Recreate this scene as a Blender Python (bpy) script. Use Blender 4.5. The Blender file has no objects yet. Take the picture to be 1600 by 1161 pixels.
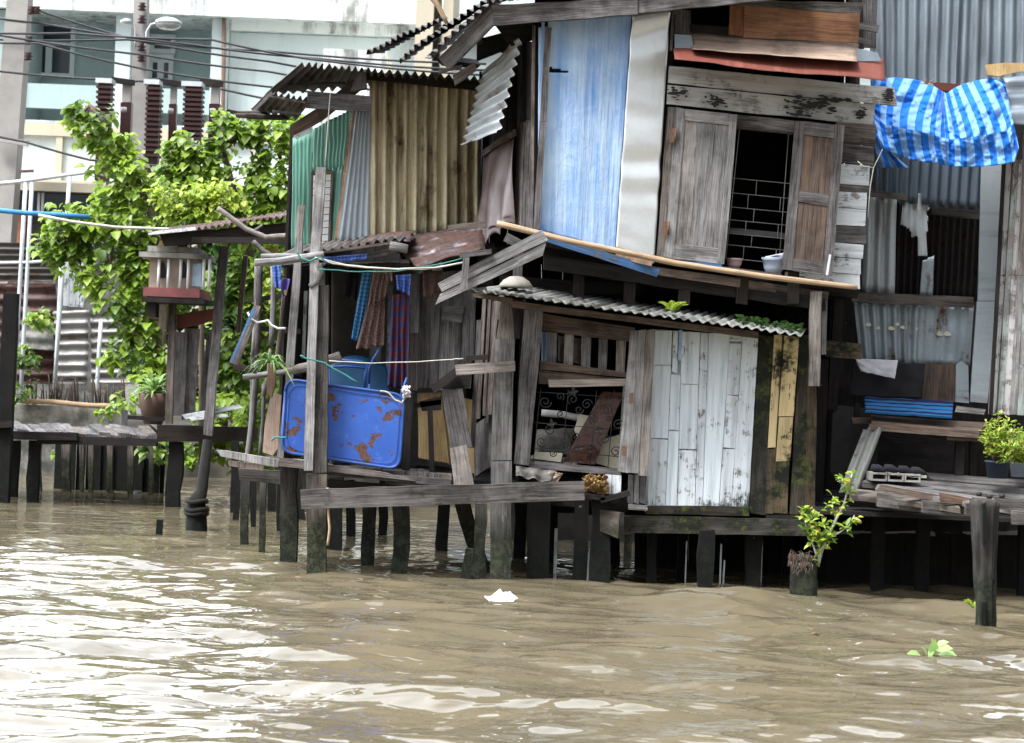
import bpy, math, random
import numpy as np
from mathutils import Vector, Matrix, noise as MN
R = random.Random(7)
SC = bpy.context.scene
# ---------------------------------------------------------------- camera
FPX = 3300.0; ROLL = math.radians(2.3); CAMZ = 2.0
cr, sr = math.cos(ROLL), math.sin(ROLL)
cam_d = bpy.data.cameras.new('camera'); cam = bpy.data.objects.new('camera', cam_d)
SC.collection.objects.link(cam); SC.camera = cam
cam_d.sensor_width = 36; cam_d.lens = 36*FPX/1600; cam_d.clip_start = .1; cam_d.clip_end = 2000
cam.matrix_world = Matrix(((cr, -sr, 0, 0), (0, 0, -1, 0), (sr, cr, 0, CAMZ), (0, 0, 0, 1)))
cam_d.dof.use_dof = True; cam_d.dof.focus_distance = 20; cam_d.dof.aperture_fstop = 4.5
# ---------------------------------------------------------------- world, sun, exposure
SUN_EL, SUN_AZ = math.radians(60), math.radians(-132)   # azimuth from +Y towards +X : high, behind the camera's left shoulder
W = bpy.data.worlds.new('World'); SC.world = W; W.use_nodes = True
wn, wl = W.node_tree.nodes, W.node_tree.links
bg = wn['Background']
sky = wn.new('ShaderNodeTexSky'); sky.sky_type = 'NISHITA'; sky.sun_disc = False
sky.sun_elevation = SUN_EL; sky.sun_rotation = SUN_AZ; sky.dust_density = 4; sky.air_density = 1.2; sky.ozone_density = 1
bw = wn.new('ShaderNodeRGBToBW'); wl.new(sky.outputs[0], bw.inputs[0])
tcw = wn.new('ShaderNodeTexCoord')
mpw = wn.new('ShaderNodeMapping'); mpw.inputs['Scale'].default_value = (1, 1, 2.6); wl.new(tcw.outputs['Generated'], mpw.inputs[0])
cn = wn.new('ShaderNodeTexNoise'); cn.inputs['Scale'].default_value = 2.6; cn.inputs['Detail'].default_value = 6; wl.new(mpw.outputs[0], cn.inputs['Vector'])
crp = wn.new('ShaderNodeValToRGB'); crp.color_ramp.elements[0].position = .3; crp.color_ramp.elements[0].color = (1.1, 1.13, 1.17, 1)
crp.color_ramp.elements[1].position = .7; crp.color_ramp.elements[1].color = (2.35, 2.48, 2.62, 1); wl.new(cn.outputs[0], crp.inputs[0])
mulw = wn.new('ShaderNodeMix'); mulw.data_type = 'RGBA'; mulw.blend_type = 'MULTIPLY'; mulw.inputs[0].default_value = 1
wl.new(bw.outputs[0], mulw.inputs[6]); wl.new(crp.outputs[0], mulw.inputs[7])
mxw = wn.new('ShaderNodeMix'); mxw.data_type = 'RGBA'; mxw.inputs[0].default_value = .86
wl.new(sky.outputs[0], mxw.inputs[6]); wl.new(mulw.outputs[2], mxw.inputs[7])
# bright region added to the sky at front left, to whiten the water
dotn = wn.new('ShaderNodeVectorMath'); dotn.operation = 'DOT_PRODUCT'; wl.new(tcw.outputs['Generated'], dotn.inputs[0])
dotn.inputs[1].default_value = Vector((-.42, .80, .42)).normalized()
gmr = wn.new('ShaderNodeMapRange'); gmr.interpolation_type = 'SMOOTHSTEP'; wl.new(dotn.outputs['Value'], gmr.inputs[0])
gmr.inputs[1].default_value = .45; gmr.inputs[2].default_value = .98; gmr.inputs[3].default_value = 1.0; gmr.inputs[4].default_value = 5.5
dotb = wn.new('ShaderNodeVectorMath'); dotb.operation = 'DOT_PRODUCT'; wl.new(tcw.outputs['Generated'], dotb.inputs[0])
dotb.inputs[1].default_value = Vector((.15, -.93, -.30)).normalized()          # sky dimming added behind the camera, to darken the space under the houses
gmb = wn.new('ShaderNodeMapRange'); gmb.interpolation_type = 'SMOOTHSTEP'; wl.new(dotb.outputs['Value'], gmb.inputs[0])
gmb.inputs[1].default_value = .15; gmb.inputs[2].default_value = .85; gmb.inputs[3].default_value = 1.0; gmb.inputs[4].default_value = .34
gmm = wn.new('ShaderNodeMath'); gmm.operation = 'MULTIPLY'; wl.new(gmr.outputs[0], gmm.inputs[0]); wl.new(gmb.outputs[0], gmm.inputs[1])
glow = wn.new('ShaderNodeVectorMath'); glow.operation = 'SCALE'; wl.new(mxw.outputs[2], glow.inputs[0]); wl.new(gmm.outputs[0], glow.inputs[3]); wl.new(glow.outputs[0], bg.inputs[0])
bg.inputs[1].default_value = .15
sun_d = bpy.data.lights.new('sun', 'SUN'); sun_d.energy = 2.3; sun_d.angle = math.radians(14); sun_d.color = (1, .98, .945)
sun = bpy.data.objects.new('sun', sun_d); SC.collection.objects.link(sun)
sdir = Vector((math.sin(SUN_AZ)*math.cos(SUN_EL), math.cos(SUN_AZ)*math.cos(SUN_EL), math.sin(SUN_EL)))
sun.rotation_euler = sdir.to_track_quat('Z', 'Y').to_euler()
SC.view_settings.view_transform = 'Standard'; SC.view_settings.look = 'None'
SC.view_settings.exposure = 1.0; SC.view_settings.gamma = 1
SC.cycles.max_bounces = 6; SC.cycles.diffuse_bounces = 3; SC.cycles.glossy_bounces = 3; SC.cycles.transparent_max_bounces = 6

# ---------------------------------------------------------------- helpers
def P(px, py, Y):
    u = (px-800)/FPX; v = (580.5-py)/FPX
    return Vector(((u*cr-v*sr)*Y, Y, CAMZ+(u*sr+v*cr)*Y))
def YW(px, py, z=0.0):                                      # distance of the water surface seen at a pixel
    u = (px-800)/FPX; v = (580.5-py)/FPX
    return (z-CAMZ)/(u*sr+v*cr)
WLOC = {}
def props(o, label=None, cat=None, group=None, kind=None):
    if label: o['label'] = label
    if cat: o['category'] = cat
    if group: o['group'] = group
    if kind: o['kind'] = kind
    return o
def T(name, label, cat, loc, group=None):
    o = bpy.data.objects.new(name, None); SC.collection.objects.link(o)
    o.location = loc; o.empty_display_size = .1; WLOC[o.name] = Vector(loc)
    return props(o, label, cat, group)
def lerp(a, b, t): return a+(b-a)*t

class MB:
    def __init__(s, seed=None):
        s.v = []; s.f = []; s.uv = []; s.t = []; s.sm = []
        s.r = random.Random(seed if seed is not None else R.random())
    def face(s, idx, uvs, tone, smooth=False):
        s.f.append(idx); s.uv.extend(uvs); s.t.append(tone); s.sm.append(smooth)
    def strip4(s, secs, tone, uo=0, vo=0, smooth=False):    # secs: list of 4-vertex rings
        b = len(s.v)
        for q in secs: s.v.extend(q)
        k = len(secs); u = uo
        for i in range(k-1):
            L = (secs[i+1][0]-secs[i][0]).length
            v = vo
            for j in range(4):
                w = (secs[i][(j+1) % 4]-secs[i][j]).length
                a0, a1 = b+4*i+j, b+4*i+(j+1) % 4
                s.face((a0, a1, a1+4, a0+4), [(u, v), (u, v+w), (u+L, v+w), (u+L, v)], tone, smooth); v += w
            u += L
        for ring, rev in ((0, 1), (k-1, 0)):
            q = [b+4*ring+j for j in range(4)]
            w = (secs[ring][1]-secs[ring][0]).length
            uvs = [(uo, vo), (uo, vo+w), (uo+.03, vo+w), (uo+.03, vo)]
            if rev: q.reverse()
            s.face(tuple(q), uvs, tone*.8)
    def rough(s, prof, Y, depth=.9, n=14, seed=1, groove=.10, tone=.5):
        """an eroded round pile; prof: list of (y px, x0 px, x1 px) from top to bottom"""
        b = len(s.v); k = 0; us = 0; rings = []
        full = []
        for i in range(len(prof)-1):
            for q in range(4): full.append(tuple(lerp(prof[i][c], prof[i+1][c], q/4) for c in range(3)))
        full.append(prof[-1]); K = len(full)
        for i, (y, x0, x1) in enumerate(full):
            r = (x1-x0)/2/FPX*Y; c = P((x0+x1)/2, y, Y)+Vector((0, r*depth, 0))
            for j in range(n):
                a = 2*math.pi*j/n
                g = 1-groove*abs(MN.noise(Vector((math.cos(a)*3.4, math.sin(a)*3.4, c.z*.7+seed))))*2+.16*MN.noise(Vector((math.cos(a)*2, math.sin(a)*2, c.z*3+seed)))+.06*MN.noise(Vector((a*3, c.z*1.2, seed)))
                ez = .05*MN.noise(Vector((math.cos(a)*3, math.sin(a)*3, seed+9))) if i == 0 else 0
                s.v.append(c+Vector((math.cos(a)*r*g*1.08, math.sin(a)*r*depth*g, ez)))
        for i in range(K-1):
            L = abs(full[i+1][0]-full[i][0])/FPX*Y
            for j in range(n):
                j2 = (j+1) % n; w0, w1 = j*.05, (j+1)*.05
                s.face((b+(i+1)*n+j, b+(i+1)*n+j2, b+i*n+j2, b+i*n+j), [(us+L, w0), (us+L, w1), (us, w1), (us, w0)], tone, True)
            us += L
        s.face(tuple(b+j for j in range(n)), [(0, j*.05) for j in range(n)], tone*.8)
    def quad(s, a, b, c, d, th=.03, tone=None, jit=.04, rag=.006, bow=.008):
        """prism on world corners a,b (one end) d,c (other end); long axis a->d"""
        if tone is None: tone = s.r.random()
        if (b-a).length > (d-a).length: a, b, c, d = b, c, d, a
        L = max((d-a).length, .01); k = max(1, min(14, int(L/.22)))
        n = (d-a).cross(b-a)
        if n.length < 1e-9: return
        n.normalize()
        if n.y > 0: n = -n
        secs = []; w = (b-a).length
        bo = s.r.uniform(-bow, bow)
        ra, rb = s.r.uniform(-rag, rag), s.r.uniform(-rag, rag)
        for i in range(k+1):
            t = i/k; l = lerp(a, d, t); r = lerp(b, c, t); x = (r-l)
            if x.length > 1e-6: x = x.normalized()
            j1, j2 = s.r.uniform(-jit, jit)*min(w, .12), s.r.uniform(-jit, jit)*min(w, .12)
            l = l+x*j1; r = r+x*j2
            dd = (d-a)/L
            if i in (0, k): l = l+dd*ra; r = r+dd*rb
            o = n*(bo*math.sin(t*math.pi))
            secs.append([l+o, r+o, r-n*th+o, l-n*th+o])
        s.strip4(secs, tone, s.r.random()*40, s.r.random()*40)
    def beam(s, p0, p1, w, th, n=(0, -1, 0), tone=None, jit=.04):
        d = (p1-p0).normalized(); n = Vector(n); x = d.cross(n)
        if x.length < 1e-3: x = d.cross(Vector((1, 0, 0)))
        x.normalize(); n = x.cross(d).normalized()
        if n.y > 0: n = -n
        h = x*w/2; o = n*th/2
        if w < .001: return
        if (p1-p0).length < w:
            s.quad(p0-h+o, p1-h+o, p1+h+o, p0+h+o, th, tone, jit); return
        s.quad(p0-h+o, p0+h+o, p1+h+o, p1-h+o, th, tone, jit)
    def bd(s, x0, y0, x1, y1, w, Y, th=.035, Y1=None, tone=None):   # board between two photo points
        Y1 = Y if Y1 is None else Y1
        s.beam(P(x0, y0, Y), P(x1, y1, Y1), w/FPX*(Y+Y1)/2, th, tone=tone)
    def q4(s, pts, Y, th=.03, tone=None, jit=.04, rag=.006):
        Ys = Y if isinstance(Y, (list, tuple)) else [Y]*4
        if callable(Y): Ys = [Y(p[0]) for p in pts]
        s.quad(*[P(p[0], p[1], y) for p, y in zip(pts, Ys)], th=th, tone=tone, jit=jit, rag=rag)
    def planks(s, A, B, C, D, n, th=.025, gap=.004, stag=.02, tone=(0, 1), wj=.25, dj=.008):
        """A,B,C,D world; planks run A->D, laid side by side A->B"""
        ws = [1+s.r.uniform(-wj, wj) for _ in range(n)]; S = sum(ws); c = 0
        nn = (D-A).cross(B-A).normalized()
        if nn.y > 0: nn = -nn
        L = (D-A).length; W_ = (B-A).length
        for w in ws:
            t0 = c/S+gap/W_/2; t1 = (c+w)/S-gap/W_/2; c += w
            e0, e1 = s.r.uniform(-stag, stag)/L, s.r.uniform(-stag, stag)/L
            a, b = lerp(A, B, t0), lerp(A, B, t1); d, cc = lerp(D, C, t0), lerp(D, C, t1)
            o = nn*s.r.uniform(-dj, dj)
            a2, d2 = lerp(a, d, e0), lerp(a, d, 1+e1); b2, c2 = lerp(b, cc, e0), lerp(b, cc, 1+e1)
            s.quad(a2+o, b2+o, c2+o, d2+o, th, s.r.uniform(*tone))
    def box(s, lo, hi, tone=.5):
        lo, hi = Vector(lo), Vector(hi)
        z0, z1 = lo.z, hi.z
        s.strip4([[Vector((lo.x, lo.y, z)), Vector((hi.x, lo.y, z)), Vector((hi.x, hi.y, z)), Vector((lo.x, hi.y, z))] for z in (z0, z1)], tone, s.r.random()*9, s.r.random()*9)
    def poly(s, pts, Y, th=.02, tone=None):                 # extruded outline
        if tone is None: tone = s.r.random()
        F_ = [P(p[0], p[1], p[2] if len(p) > 2 else Y) for p in pts]
        s.polyw(F_, th, tone)
    def polyw(s, F_, th, tone=.5, dirn=Vector((0, 1, 0))):
        b = len(s.v); k = len(F_); s.v.extend(F_); s.v.extend([p+dirn*th for p in F_])
        uo, vo = s.r.random()*20, s.r.random()*20
        s.face(tuple(range(b, b+k)), [(p.z+uo, p.x+vo) for p in F_], tone)
        s.face(tuple(range(b+2*k-1, b+k-1, -1)), [(p.z+uo, p.x+vo) for p in reversed(F_)], tone)
        for i in range(k):
            j = (i+1) % k
            L = (F_[j]-F_[i]).length
            s.face((b+i, b+k+i, b+k+j, b+j), [(uo, vo), (uo, vo+th), (uo+L, vo+th), (uo+L, vo)], tone)
    def tube(s, pts, r, n=7, tone=.5, wob=0.0, cap=True, smooth=True):
        b = len(s.v); k = len(pts)
        rs = r if isinstance(r, (list, tuple)) else [r]*k
        u = 0; us = [0]
        for i in range(1, k): u += (pts[i]-pts[i-1]).length; us.append(u)
        uo, vo = s.r.random()*20, s.r.random()*20
        pd = None
        for i in range(k):
            d = (pts[min(i+1, k-1)]-pts[max(i-1, 0)])
            d = d.normalized() if d.length > 1e-9 else Vector((0, 0, 1))
            if pd is None:
                x = d.cross(Vector((0, 1, 0)))
                if x.length < .1: x = d.cross(Vector((1, 0, 0)))
            else: x = pd-d*pd.dot(d)
            x.normalize(); pd = x; y = d.cross(x)
            for j in range(n):
                a = 2*math.pi*j/n; rr = rs[i]*(1+s.r.uniform(-wob, wob))
                s.v.append(pts[i]+x*math.cos(a)*rr+y*math.sin(a)*rr)
        for i in range(k-1):
            for j in range(n):
                j2 = (j+1) % n; w0, w1 = 2*math.pi*rs[i]*j/n, 2*math.pi*rs[i]*(j+1)/n
                s.face((b+i*n+j, b+i*n+j2, b+(i+1)*n+j2, b+(i+1)*n+j),
                       [(us[i]+uo, w0+vo), (us[i]+uo, w1+vo), (us[i+1]+uo, w1+vo), (us[i+1]+uo, w0+vo)], tone, smooth)
        if cap:
            s.face(tuple(b+j for j in reversed(range(n))), [(uo, vo)]*n, tone*.8)
            s.face(tuple(b+(k-1)*n+j for j in range(n)), [(uo, vo)]*n, tone*.8)
    def tp(s, pts, rpx, Y, n=7, tone=.5, wob=.06, sub=3):   # pole through photo points, radius in photo px
        w = [P(p[0], p[1], p[2] if len(p) > 2 else Y) for p in pts]
        out = []
        for i in range(len(w)-1):
            for q in range(sub): out.append(lerp(w[i], w[i+1], q/sub))
        out.append(w[-1]); y = w[0].y
        if isinstance(rpx, tuple): rr = [lerp(rpx[0], rpx[1], i/(len(out)-1))/FPX*y for i in range(len(out))]
        else: rr = rpx/FPX*y
        s.tube(out, rr, n, tone, wob)
    def sheet(s, A, B, C, D, nu, nv, disp, th=.004, edge=None, tone=.5, keep=None):
        """surface on world corners (A->B is u, A->D is v) displaced along its normal, with thickness"""
        n = (B-A).cross(D-A).normalized()
        if n.y > 0: n = -n
        b = len(s.v); U = ((B-A).length+(C-D).length)/2; V = ((D-A).length+(C-B).length)/2
        uo, vo = s.r.random()*20, s.r.random()*20
        for side in (0, 1):
            for i in range(nv+1):
                for j in range(nu+1):
                    u, v = j/nu, i/nv
                    if edge: eu, ev = edge(u, v)
                    else: eu, ev = u, v
                    p = lerp(lerp(A, B, eu), lerp(D, C, eu), ev)
                    s.v.append(p+n*(disp(u, v)-side*th))
        N = (nu+1)*(nv+1); st = nu+1
        kp = [[(keep is None or keep((j+.5)/nu, (i+.5)/nv)) for j in range(nu)] for i in range(nv)]
        def uvf(i, j): return (j/nu*U+uo, i/nv*V+vo)
        for i in range(nv):
            for j in range(nu):
                if not kp[i][j]: continue
                q = [(i, j), (i, j+1), (i+1, j+1), (i+1, j)]
                s.face(tuple(b+y*st+x for y, x in q), [uvf(y, x) for y, x in q], tone, True)
                q.reverse()
                s.face(tuple(b+N+y*st+x for y, x in q), [uvf(y, x) for y, x in q], tone, True)
                for (di, dj, e0, e1) in ((-1, 0, (i, j), (i, j+1)), (1, 0, (i+1, j+1), (i+1, j)), (0, -1, (i+1, j), (i, j)), (0, 1, (i, j+1), (i+1, j+1))):
                    ii, jj = i+di, j+dj
                    if 0 <= ii < nv and 0 <= jj < nu and kp[ii][jj]: continue
                    a0, a1 = b+e0[0]*st+e0[1], b+e1[0]*st+e1[1]
                    s.face((a1, a0, a0+N, a1+N), [uvf(*e1), uvf(*e0), uvf(*e0), uvf(*e1)], tone)
    def corr(s, pts, waves, amp=.02, nv=8, th=.003, tone=.5, bend=.02, ragged=.02, keep=None, Y=None):
        """corrugated sheet; ridges run A->D. pts: four (x,y,Y) photo points"""
        w = [P(p[0], p[1], p[2] if len(p) > 2 else Y) for p in pts]
        ph = s.r.random()*6; L = (w[3]-w[0]).length; sd = s.r.random()*50
        lat = [s.r.uniform(-1, 1)*ragged/max(L, .1) for _ in range(waves*2+2)]
        per = 8
        def disp(u, v): return amp*math.sin(u*waves*2*math.pi+ph)+bend*MN.noise(Vector((u*3+sd, v*3, sd)))
        def edge(u, v):
            e = lat[int(u*waves*2)]
            return u+.004*MN.noise(Vector((v*6, sd, 0))), v+e*(1 if v > .99 else 0)-lat[-1-int(u*waves*2)]*(1 if v < .01 else 0)
        s.sheet(w[0], w[1], w[2], w[3], waves*per, nv, disp, th, edge, tone, keep)
    def lathe(s, prof, c, n=24, tone=.5):
        b = len(s.v); k = len(prof)
        for r, z in prof:
            for j in range(n): s.v.append(c+Vector((math.cos(2*math.pi*j/n)*r, math.sin(2*math.pi*j/n)*r, z)))
        for i in range(k-1):
            for j in range(n):
                j2 = (j+1) % n
                s.face((b+i*n+j, b+i*n+j2, b+(i+1)*n+j2, b+(i+1)*n+j), [(j/n, prof[i][1]), ((j+1)/n, prof[i][1]), ((j+1)/n, prof[i+1][1]), (j/n, prof[i+1][1])], tone, True)
        s.face(tuple(b+j for j in reversed(range(n))), [(0, 0)]*n, tone); s.face(tuple(b+(k-1)*n+j for j in range(n)), [(0, 0)]*n, tone)
    def leaf(s, c, d, up, L, w, tone, fold=.25):
        d = d.normalized(); x = d.cross(up)
        if x.length < .01: x = d.cross(Vector((1, 0, .3)))
        x.normalize(); n = x.cross(d)
        b = len(s.v)
        s.v.extend([c, c+d*L*.35+x*w*.5+n*fold*w, c+d*L*.72+x*w*.4+n*fold*w*.8-n*L*.05, c+d*L-n*L*.18, c+d*L*.72-x*w*.4+n*fold*w*.8-n*L*.05, c+d*L*.35-x*w*.5+n*fold*w, c+d*L*.4, c+d*L*.75-n*L*.08])
        for q in ((0, 1, 6), (1, 2, 7, 6), (2, 3, 7), (0, 6, 5), (6, 7, 4, 5), (7, 3, 4)):
            s.face(tuple(b+i for i in q), [(0, 0)]*len(q), tone, True)
    def clusters(s):
        par = list(range(len(s.v)))
        def fd(i):
            while par[i] != i: par[i] = par[par[i]]; i = par[i]
            return i
        for f in s.f:
            a = fd(f[0])
            for i in f[1:]: par[fd(i)] = a
        isl = {}
        for i, p in enumerate(s.v): isl.setdefault(fd(i), []).append(i)
        if len(isl) > 250: return None
        ks = list(isl); e = .025; bb = []
        for k in ks:
            q = [s.v[i] for i in isl[k]]
            bb.append([min(p[c] for p in q)-e for c in range(3)]+[max(p[c] for p in q)+e for c in range(3)])
        g = list(range(len(ks)))
        def fg(i):
            while g[i] != i: i = g[i]
            return i
        for i in range(len(ks)):
            for j in range(i):
                if all(bb[i][c] < bb[j][c+3] and bb[j][c] < bb[i][c+3] for c in range(3)): g[fg(i)] = fg(j)
        if len({fg(i) for i in range(len(ks))}) < 2: return None
        own = {}
        for n, k in enumerate(ks):
            for i in isl[k]: own[i] = fg(n)
        out = {}; ui = 0
        for n, f in enumerate(s.f):
            m = out.setdefault(own[f[0]], (MB(0), {}))
            mb, mp = m; idx = []
            for i in f:
                if i not in mp: mp[i] = len(mb.v); mb.v.append(s.v[i])
                idx.append(mp[i])
            mb.face(tuple(idx), s.uv[ui:ui+len(f)], s.t[n], s.sm[n]); ui += len(f)
        return [m[0] for m in out.values()]
    def build(s, name, mat, parent=None, label=None, cat=None, group=None, kind=None, whole=False):
        if parent is not None and not whole and not any(k in name for k in ('foliage', 'crown', 'leaves', 'grass', 'trunk', 'stem', 'twigs', 'joints', 'grille', 'arch')):
            cl = s.clusters()
            if cl:
                nm = name[:-1] if name.endswith('s') and not name.endswith('ss') else name
                return [c.build(nm, mat, parent, label, cat, group, kind, True) for c in cl][0]
        me = bpy.data.meshes.new(name)
        if parent is not None: org = WLOC[parent.name]
        elif kind == 'structure': org = Vector((0, 0, 0))
        else:
            xs = [p.x for p in s.v]; ys = [p.y for p in s.v]; zs = [p.z for p in s.v]
            org = Vector(((min(xs)+max(xs))/2, (min(ys)+max(ys))/2, min(zs)))
        me.from_pydata([tuple(p-org) for p in s.v], [], s.f)
        uvl = me.uv_layers.new(name='UVMap')
        uvl.data.foreach_set('uv', np.array(s.uv, dtype=np.float32).ravel())
        at = me.attributes.new('tone', 'FLOAT', 'FACE'); at.data.foreach_set('value', np.array(s.t, dtype=np.float32))
        me.polygons.foreach_set('use_smooth', s.sm)
        me.materials.append(mat); me.update()
        o = bpy.data.objects.new(name, me); SC.collection.objects.link(o)
        if parent is not None: o.parent = parent; WLOC[o.name] = org
        else: o.location = org; WLOC[o.name] = org
        return props(o, label, cat, group, kind)

# ---------------------------------------------------------------- materials
class NB:
    def __init__(s, name):
        s.m = bpy.data.materials.new(name); s.m.use_nodes = True
        s.n, s.l = s.m.node_tree.nodes, s.m.node_tree.links
        s.b = s.n['Principled BSDF']
    def put(s, sock, v):
        if v is None: return
        if isinstance(v, bpy.types.NodeSocket): s.l.new(v, sock)
        elif isinstance(v, (tuple, list)): sock.default_value = tuple(v)+((1,) if len(v) == 3 and len(sock.default_value) == 4 else ())
        else: sock.default_value = v
    def math(s, op, a, b=0, c=0):
        x = s.n.new('ShaderNodeMath'); x.operation = op; s.put(x.inputs[0], a); s.put(x.inputs[1], b); s.put(x.inputs[2], c); return x.outputs[0]
    def uv(s):
        if not hasattr(s, '_uv'):
            a = s.n.new('ShaderNodeUVMap'); a.uv_map = 'UVMap'; q = s.n.new('ShaderNodeSeparateXYZ'); s.l.new(a.outputs[0], q.inputs[0]); s._uv = (q.outputs[0], q.outputs[1])
        return s._uv
    def tone(s):
        if not hasattr(s, '_t'):
            a = s.n.new('ShaderNodeAttribute'); a.attribute_name = 'tone'; s._t = a.outputs['Fac']
        return s._t
    def pos(s):
        if not hasattr(s, '_p'):
            a = s.n.new('ShaderNodeNewGeometry'); s._p = a.outputs['Position']
        return s._p
    def vec(s, x, y, z=0):
        c = s.n.new('ShaderNodeCombineXYZ'); s.put(c.inputs[0], x); s.put(c.inputs[1], y); s.put(c.inputs[2], z); return c.outputs[0]
    def noise(s, v, scale=1, det=5, rough=.6, dist=0):
        x = s.n.new('ShaderNodeTexNoise'); s.put(x.inputs['Vector'], v); x.inputs['Scale'].default_value = scale
        x.inputs['Detail'].default_value = det; x.inputs['Roughness'].default_value = rough; x.inputs['Distortion'].default_value = dist; return x.outputs[0]
    def ss(s, v, a, b):                                     # smooth step a..b
        x = s.n.new('ShaderNodeMapRange'); x.interpolation_type = 'SMOOTHSTEP'; s.put(x.inputs[0], v); x.inputs[1].default_value = a; x.inputs[2].default_value = b; return x.outputs[0]
    def mix(s, f, a, b, mode='MIX'):
        x = s.n.new('ShaderNodeMix'); x.data_type = 'RGBA'; x.blend_type = mode; s.put(x.inputs[0], f); s.put(x.inputs[6], a); s.put(x.inputs[7], b); return x.outputs[2]
    def scalecol(s, c, f):
        x = s.n.new('ShaderNodeVectorMath'); x.operation = 'SCALE'; s.put(x.inputs[0], c); s.put(x.inputs[3], f); return x.outputs[0]
    def bump(s, h, st=.5, dist=.01):
        x = s.n.new('ShaderNodeBump'); x.inputs['Strength'].default_value = st; x.inputs['Distance'].default_value = dist; s.put(x.inputs['Height'], h); s.l.new(x.outputs[0], s.b.inputs['Normal'])
    def done(s, col, rough=.8, metal=0, spec=.3):
        s.put(s.b.inputs['Base Color'], col); s.put(s.b.inputs['Roughness'], rough); s.put(s.b.inputs['Metallic'], metal); s.b.inputs['Specular IOR Level'].default_value = spec; return s.m
def wood(name, dark=(.022, .018, .016), light=(.190, .178, .175), paint=None, pa=0, pscale=5, moss=0, tide=None, tcol=(.045, .052, .028), mould=None, tvar=.75, blot=.5, warm=.0, psoft=.03):
    b = NB(name); u, v = b.uv(); t = b.tone()
    ts = b.math('MULTIPLY', t, 31)
    n1 = b.noise(b.vec(b.math('MULTIPLY_ADD', u, 3.0, ts), b.math('MULTIPLY', v, 95), ts), 1, 7, .72)
    n2 = b.noise(b.vec(b.math('MULTIPLY', u, 1.4), b.math('MULTIPLY_ADD', v, 9, ts), 3), 1, 4, .6, .5)
    f = b.ss(b.math('MULTIPLY_ADD', n1, .48, b.math('MULTIPLY_ADD', n2, .30, b.math('MULTIPLY', b.noise(b.pos(), 3.2, 7, .7), .22))), .37, .63)
    col = b.mix(f, dark, light)
    cr_ = b.noise(b.vec(b.math('MULTIPLY', u, 1.1), b.math('MULTIPLY_ADD', v, 150, ts), 7), 1, 3, .6)
    crm = b.ss(cr_, .37, .31); col = b.mix(b.math('MULTIPLY', crm, .8), col, (.012, .011, .01))
    n3 = b.noise(b.pos(), 1.7, 5, .65); n4 = b.noise(b.pos(), 14, 4, .7)
    col = b.scalecol(col, b.math('MULTIPLY_ADD', t, tvar, 1.0-tvar*.5))
    col = b.mix(b.math('MULTIPLY', b.ss(n3, .50, .60), blot), col, b.mix(.68, col, (.012, .010, .009)))
    hue = b.math('FRACT', b.math('MULTIPLY', t, 7.31))
    col = b.mix(1.0, col, b.mix(b.ss(hue, .68, .95), (1.0, 1.0, 1.02), (1.08, .95, .85)), 'MULTIPLY')
    if warm: col = b.mix(b.math('MULTIPLY', b.ss(n2, .5, .75), warm), col, (.16, .09, .05))
    sp = b.ss(n4, .30, .2); col = b.mix(b.math('MULTIPLY', sp, .6), col, (.45, .44, .42))
    h = b.math('SUBTRACT', n1, b.math('MULTIPLY', crm, .8))
    rgh = .85
    if paint is not None:
        pn = b.noise(b.pos(), pscale, 8, .72)
        pm = b.math('MULTIPLY_ADD', n1, .35, b.math('MULTIPLY', pn, .65))
        thr = .5+(.5-pa)*.42
        mask = b.ss(pm, thr-psoft, thr+psoft)
        dirt = b.noise(b.vec(b.math('MULTIPLY', u, .9), b.math('MULTIPLY_ADD', v, 14, ts), 1), 1, 5, .65)
        pc = b.mix(b.ss(dirt, .42, .72), paint, tuple(c*.62 for c in paint))
        pc = b.scalecol(pc, b.math('MULTIPLY_ADD', t, .22, .89))
        col = b.mix(mask, col, pc); h = b.math('MULTIPLY_ADD', mask, .5, h)
    if moss:
        mn = b.noise(b.pos(), 2.6, 8, .7); thr = .5+(.5-moss)*.4
        mk = b.ss(mn, thr-.05, thr+.06)
        mc = b.mix(b.ss(b.noise(b.pos(), 9, 6, .7), .48, .66), (.012, .013, .009), (.07, .085, .02))
        col = b.mix(mk, col, mc)
    if mould:
        q = b.n.new('ShaderNodeSeparateXYZ'); b.l.new(b.pos(), q.inputs[0])
        mm = b.math('MULTIPLY_ADD', b.noise(b.pos(), 5, 9, .78), .75, b.math('MULTIPLY_ADD', q.outputs[0], .30, b.math('MULTIPLY', q.outputs[2], -.62)))
        mm = b.math('MULTIPLY_ADD', n1, .25, mm)
        col = b.mix(b.math('MULTIPLY', b.ss(mm, mould-.05, mould+.07), .93), col, (.016, .017, .012))
    if tide:
        q = b.n.new('ShaderNodeSeparateXYZ'); b.l.new(b.pos(), q.inputs[0])
        z = b.math('MULTIPLY_ADD', n3, -.35, b.math('ADD', q.outputs[2], b.math('MULTIPLY', n4, -.15)))
        tm = b.ss(z, tide+.08, tide-.25)
        col = b.mix(b.math('MULTIPLY', tm, .92), col, b.mix(b.ss(n4, .45, .62), tuple(c*.25 for c in tcol), tcol))
        n7 = b.noise(b.pos(), 45, 5, .75); col = b.mix(b.math('MULTIPLY', b.math('MULTIPLY', tm, b.ss(n7, .50, .66)), .6), col, tuple(c*1.7 for c in tcol)); h = b.math('MULTIPLY_ADD', b.math('MULTIPLY', n7, tm), 1.2, h)
    b.bump(h, .6, .012)
    return b.done(col, rgh, 0, .25)
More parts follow.
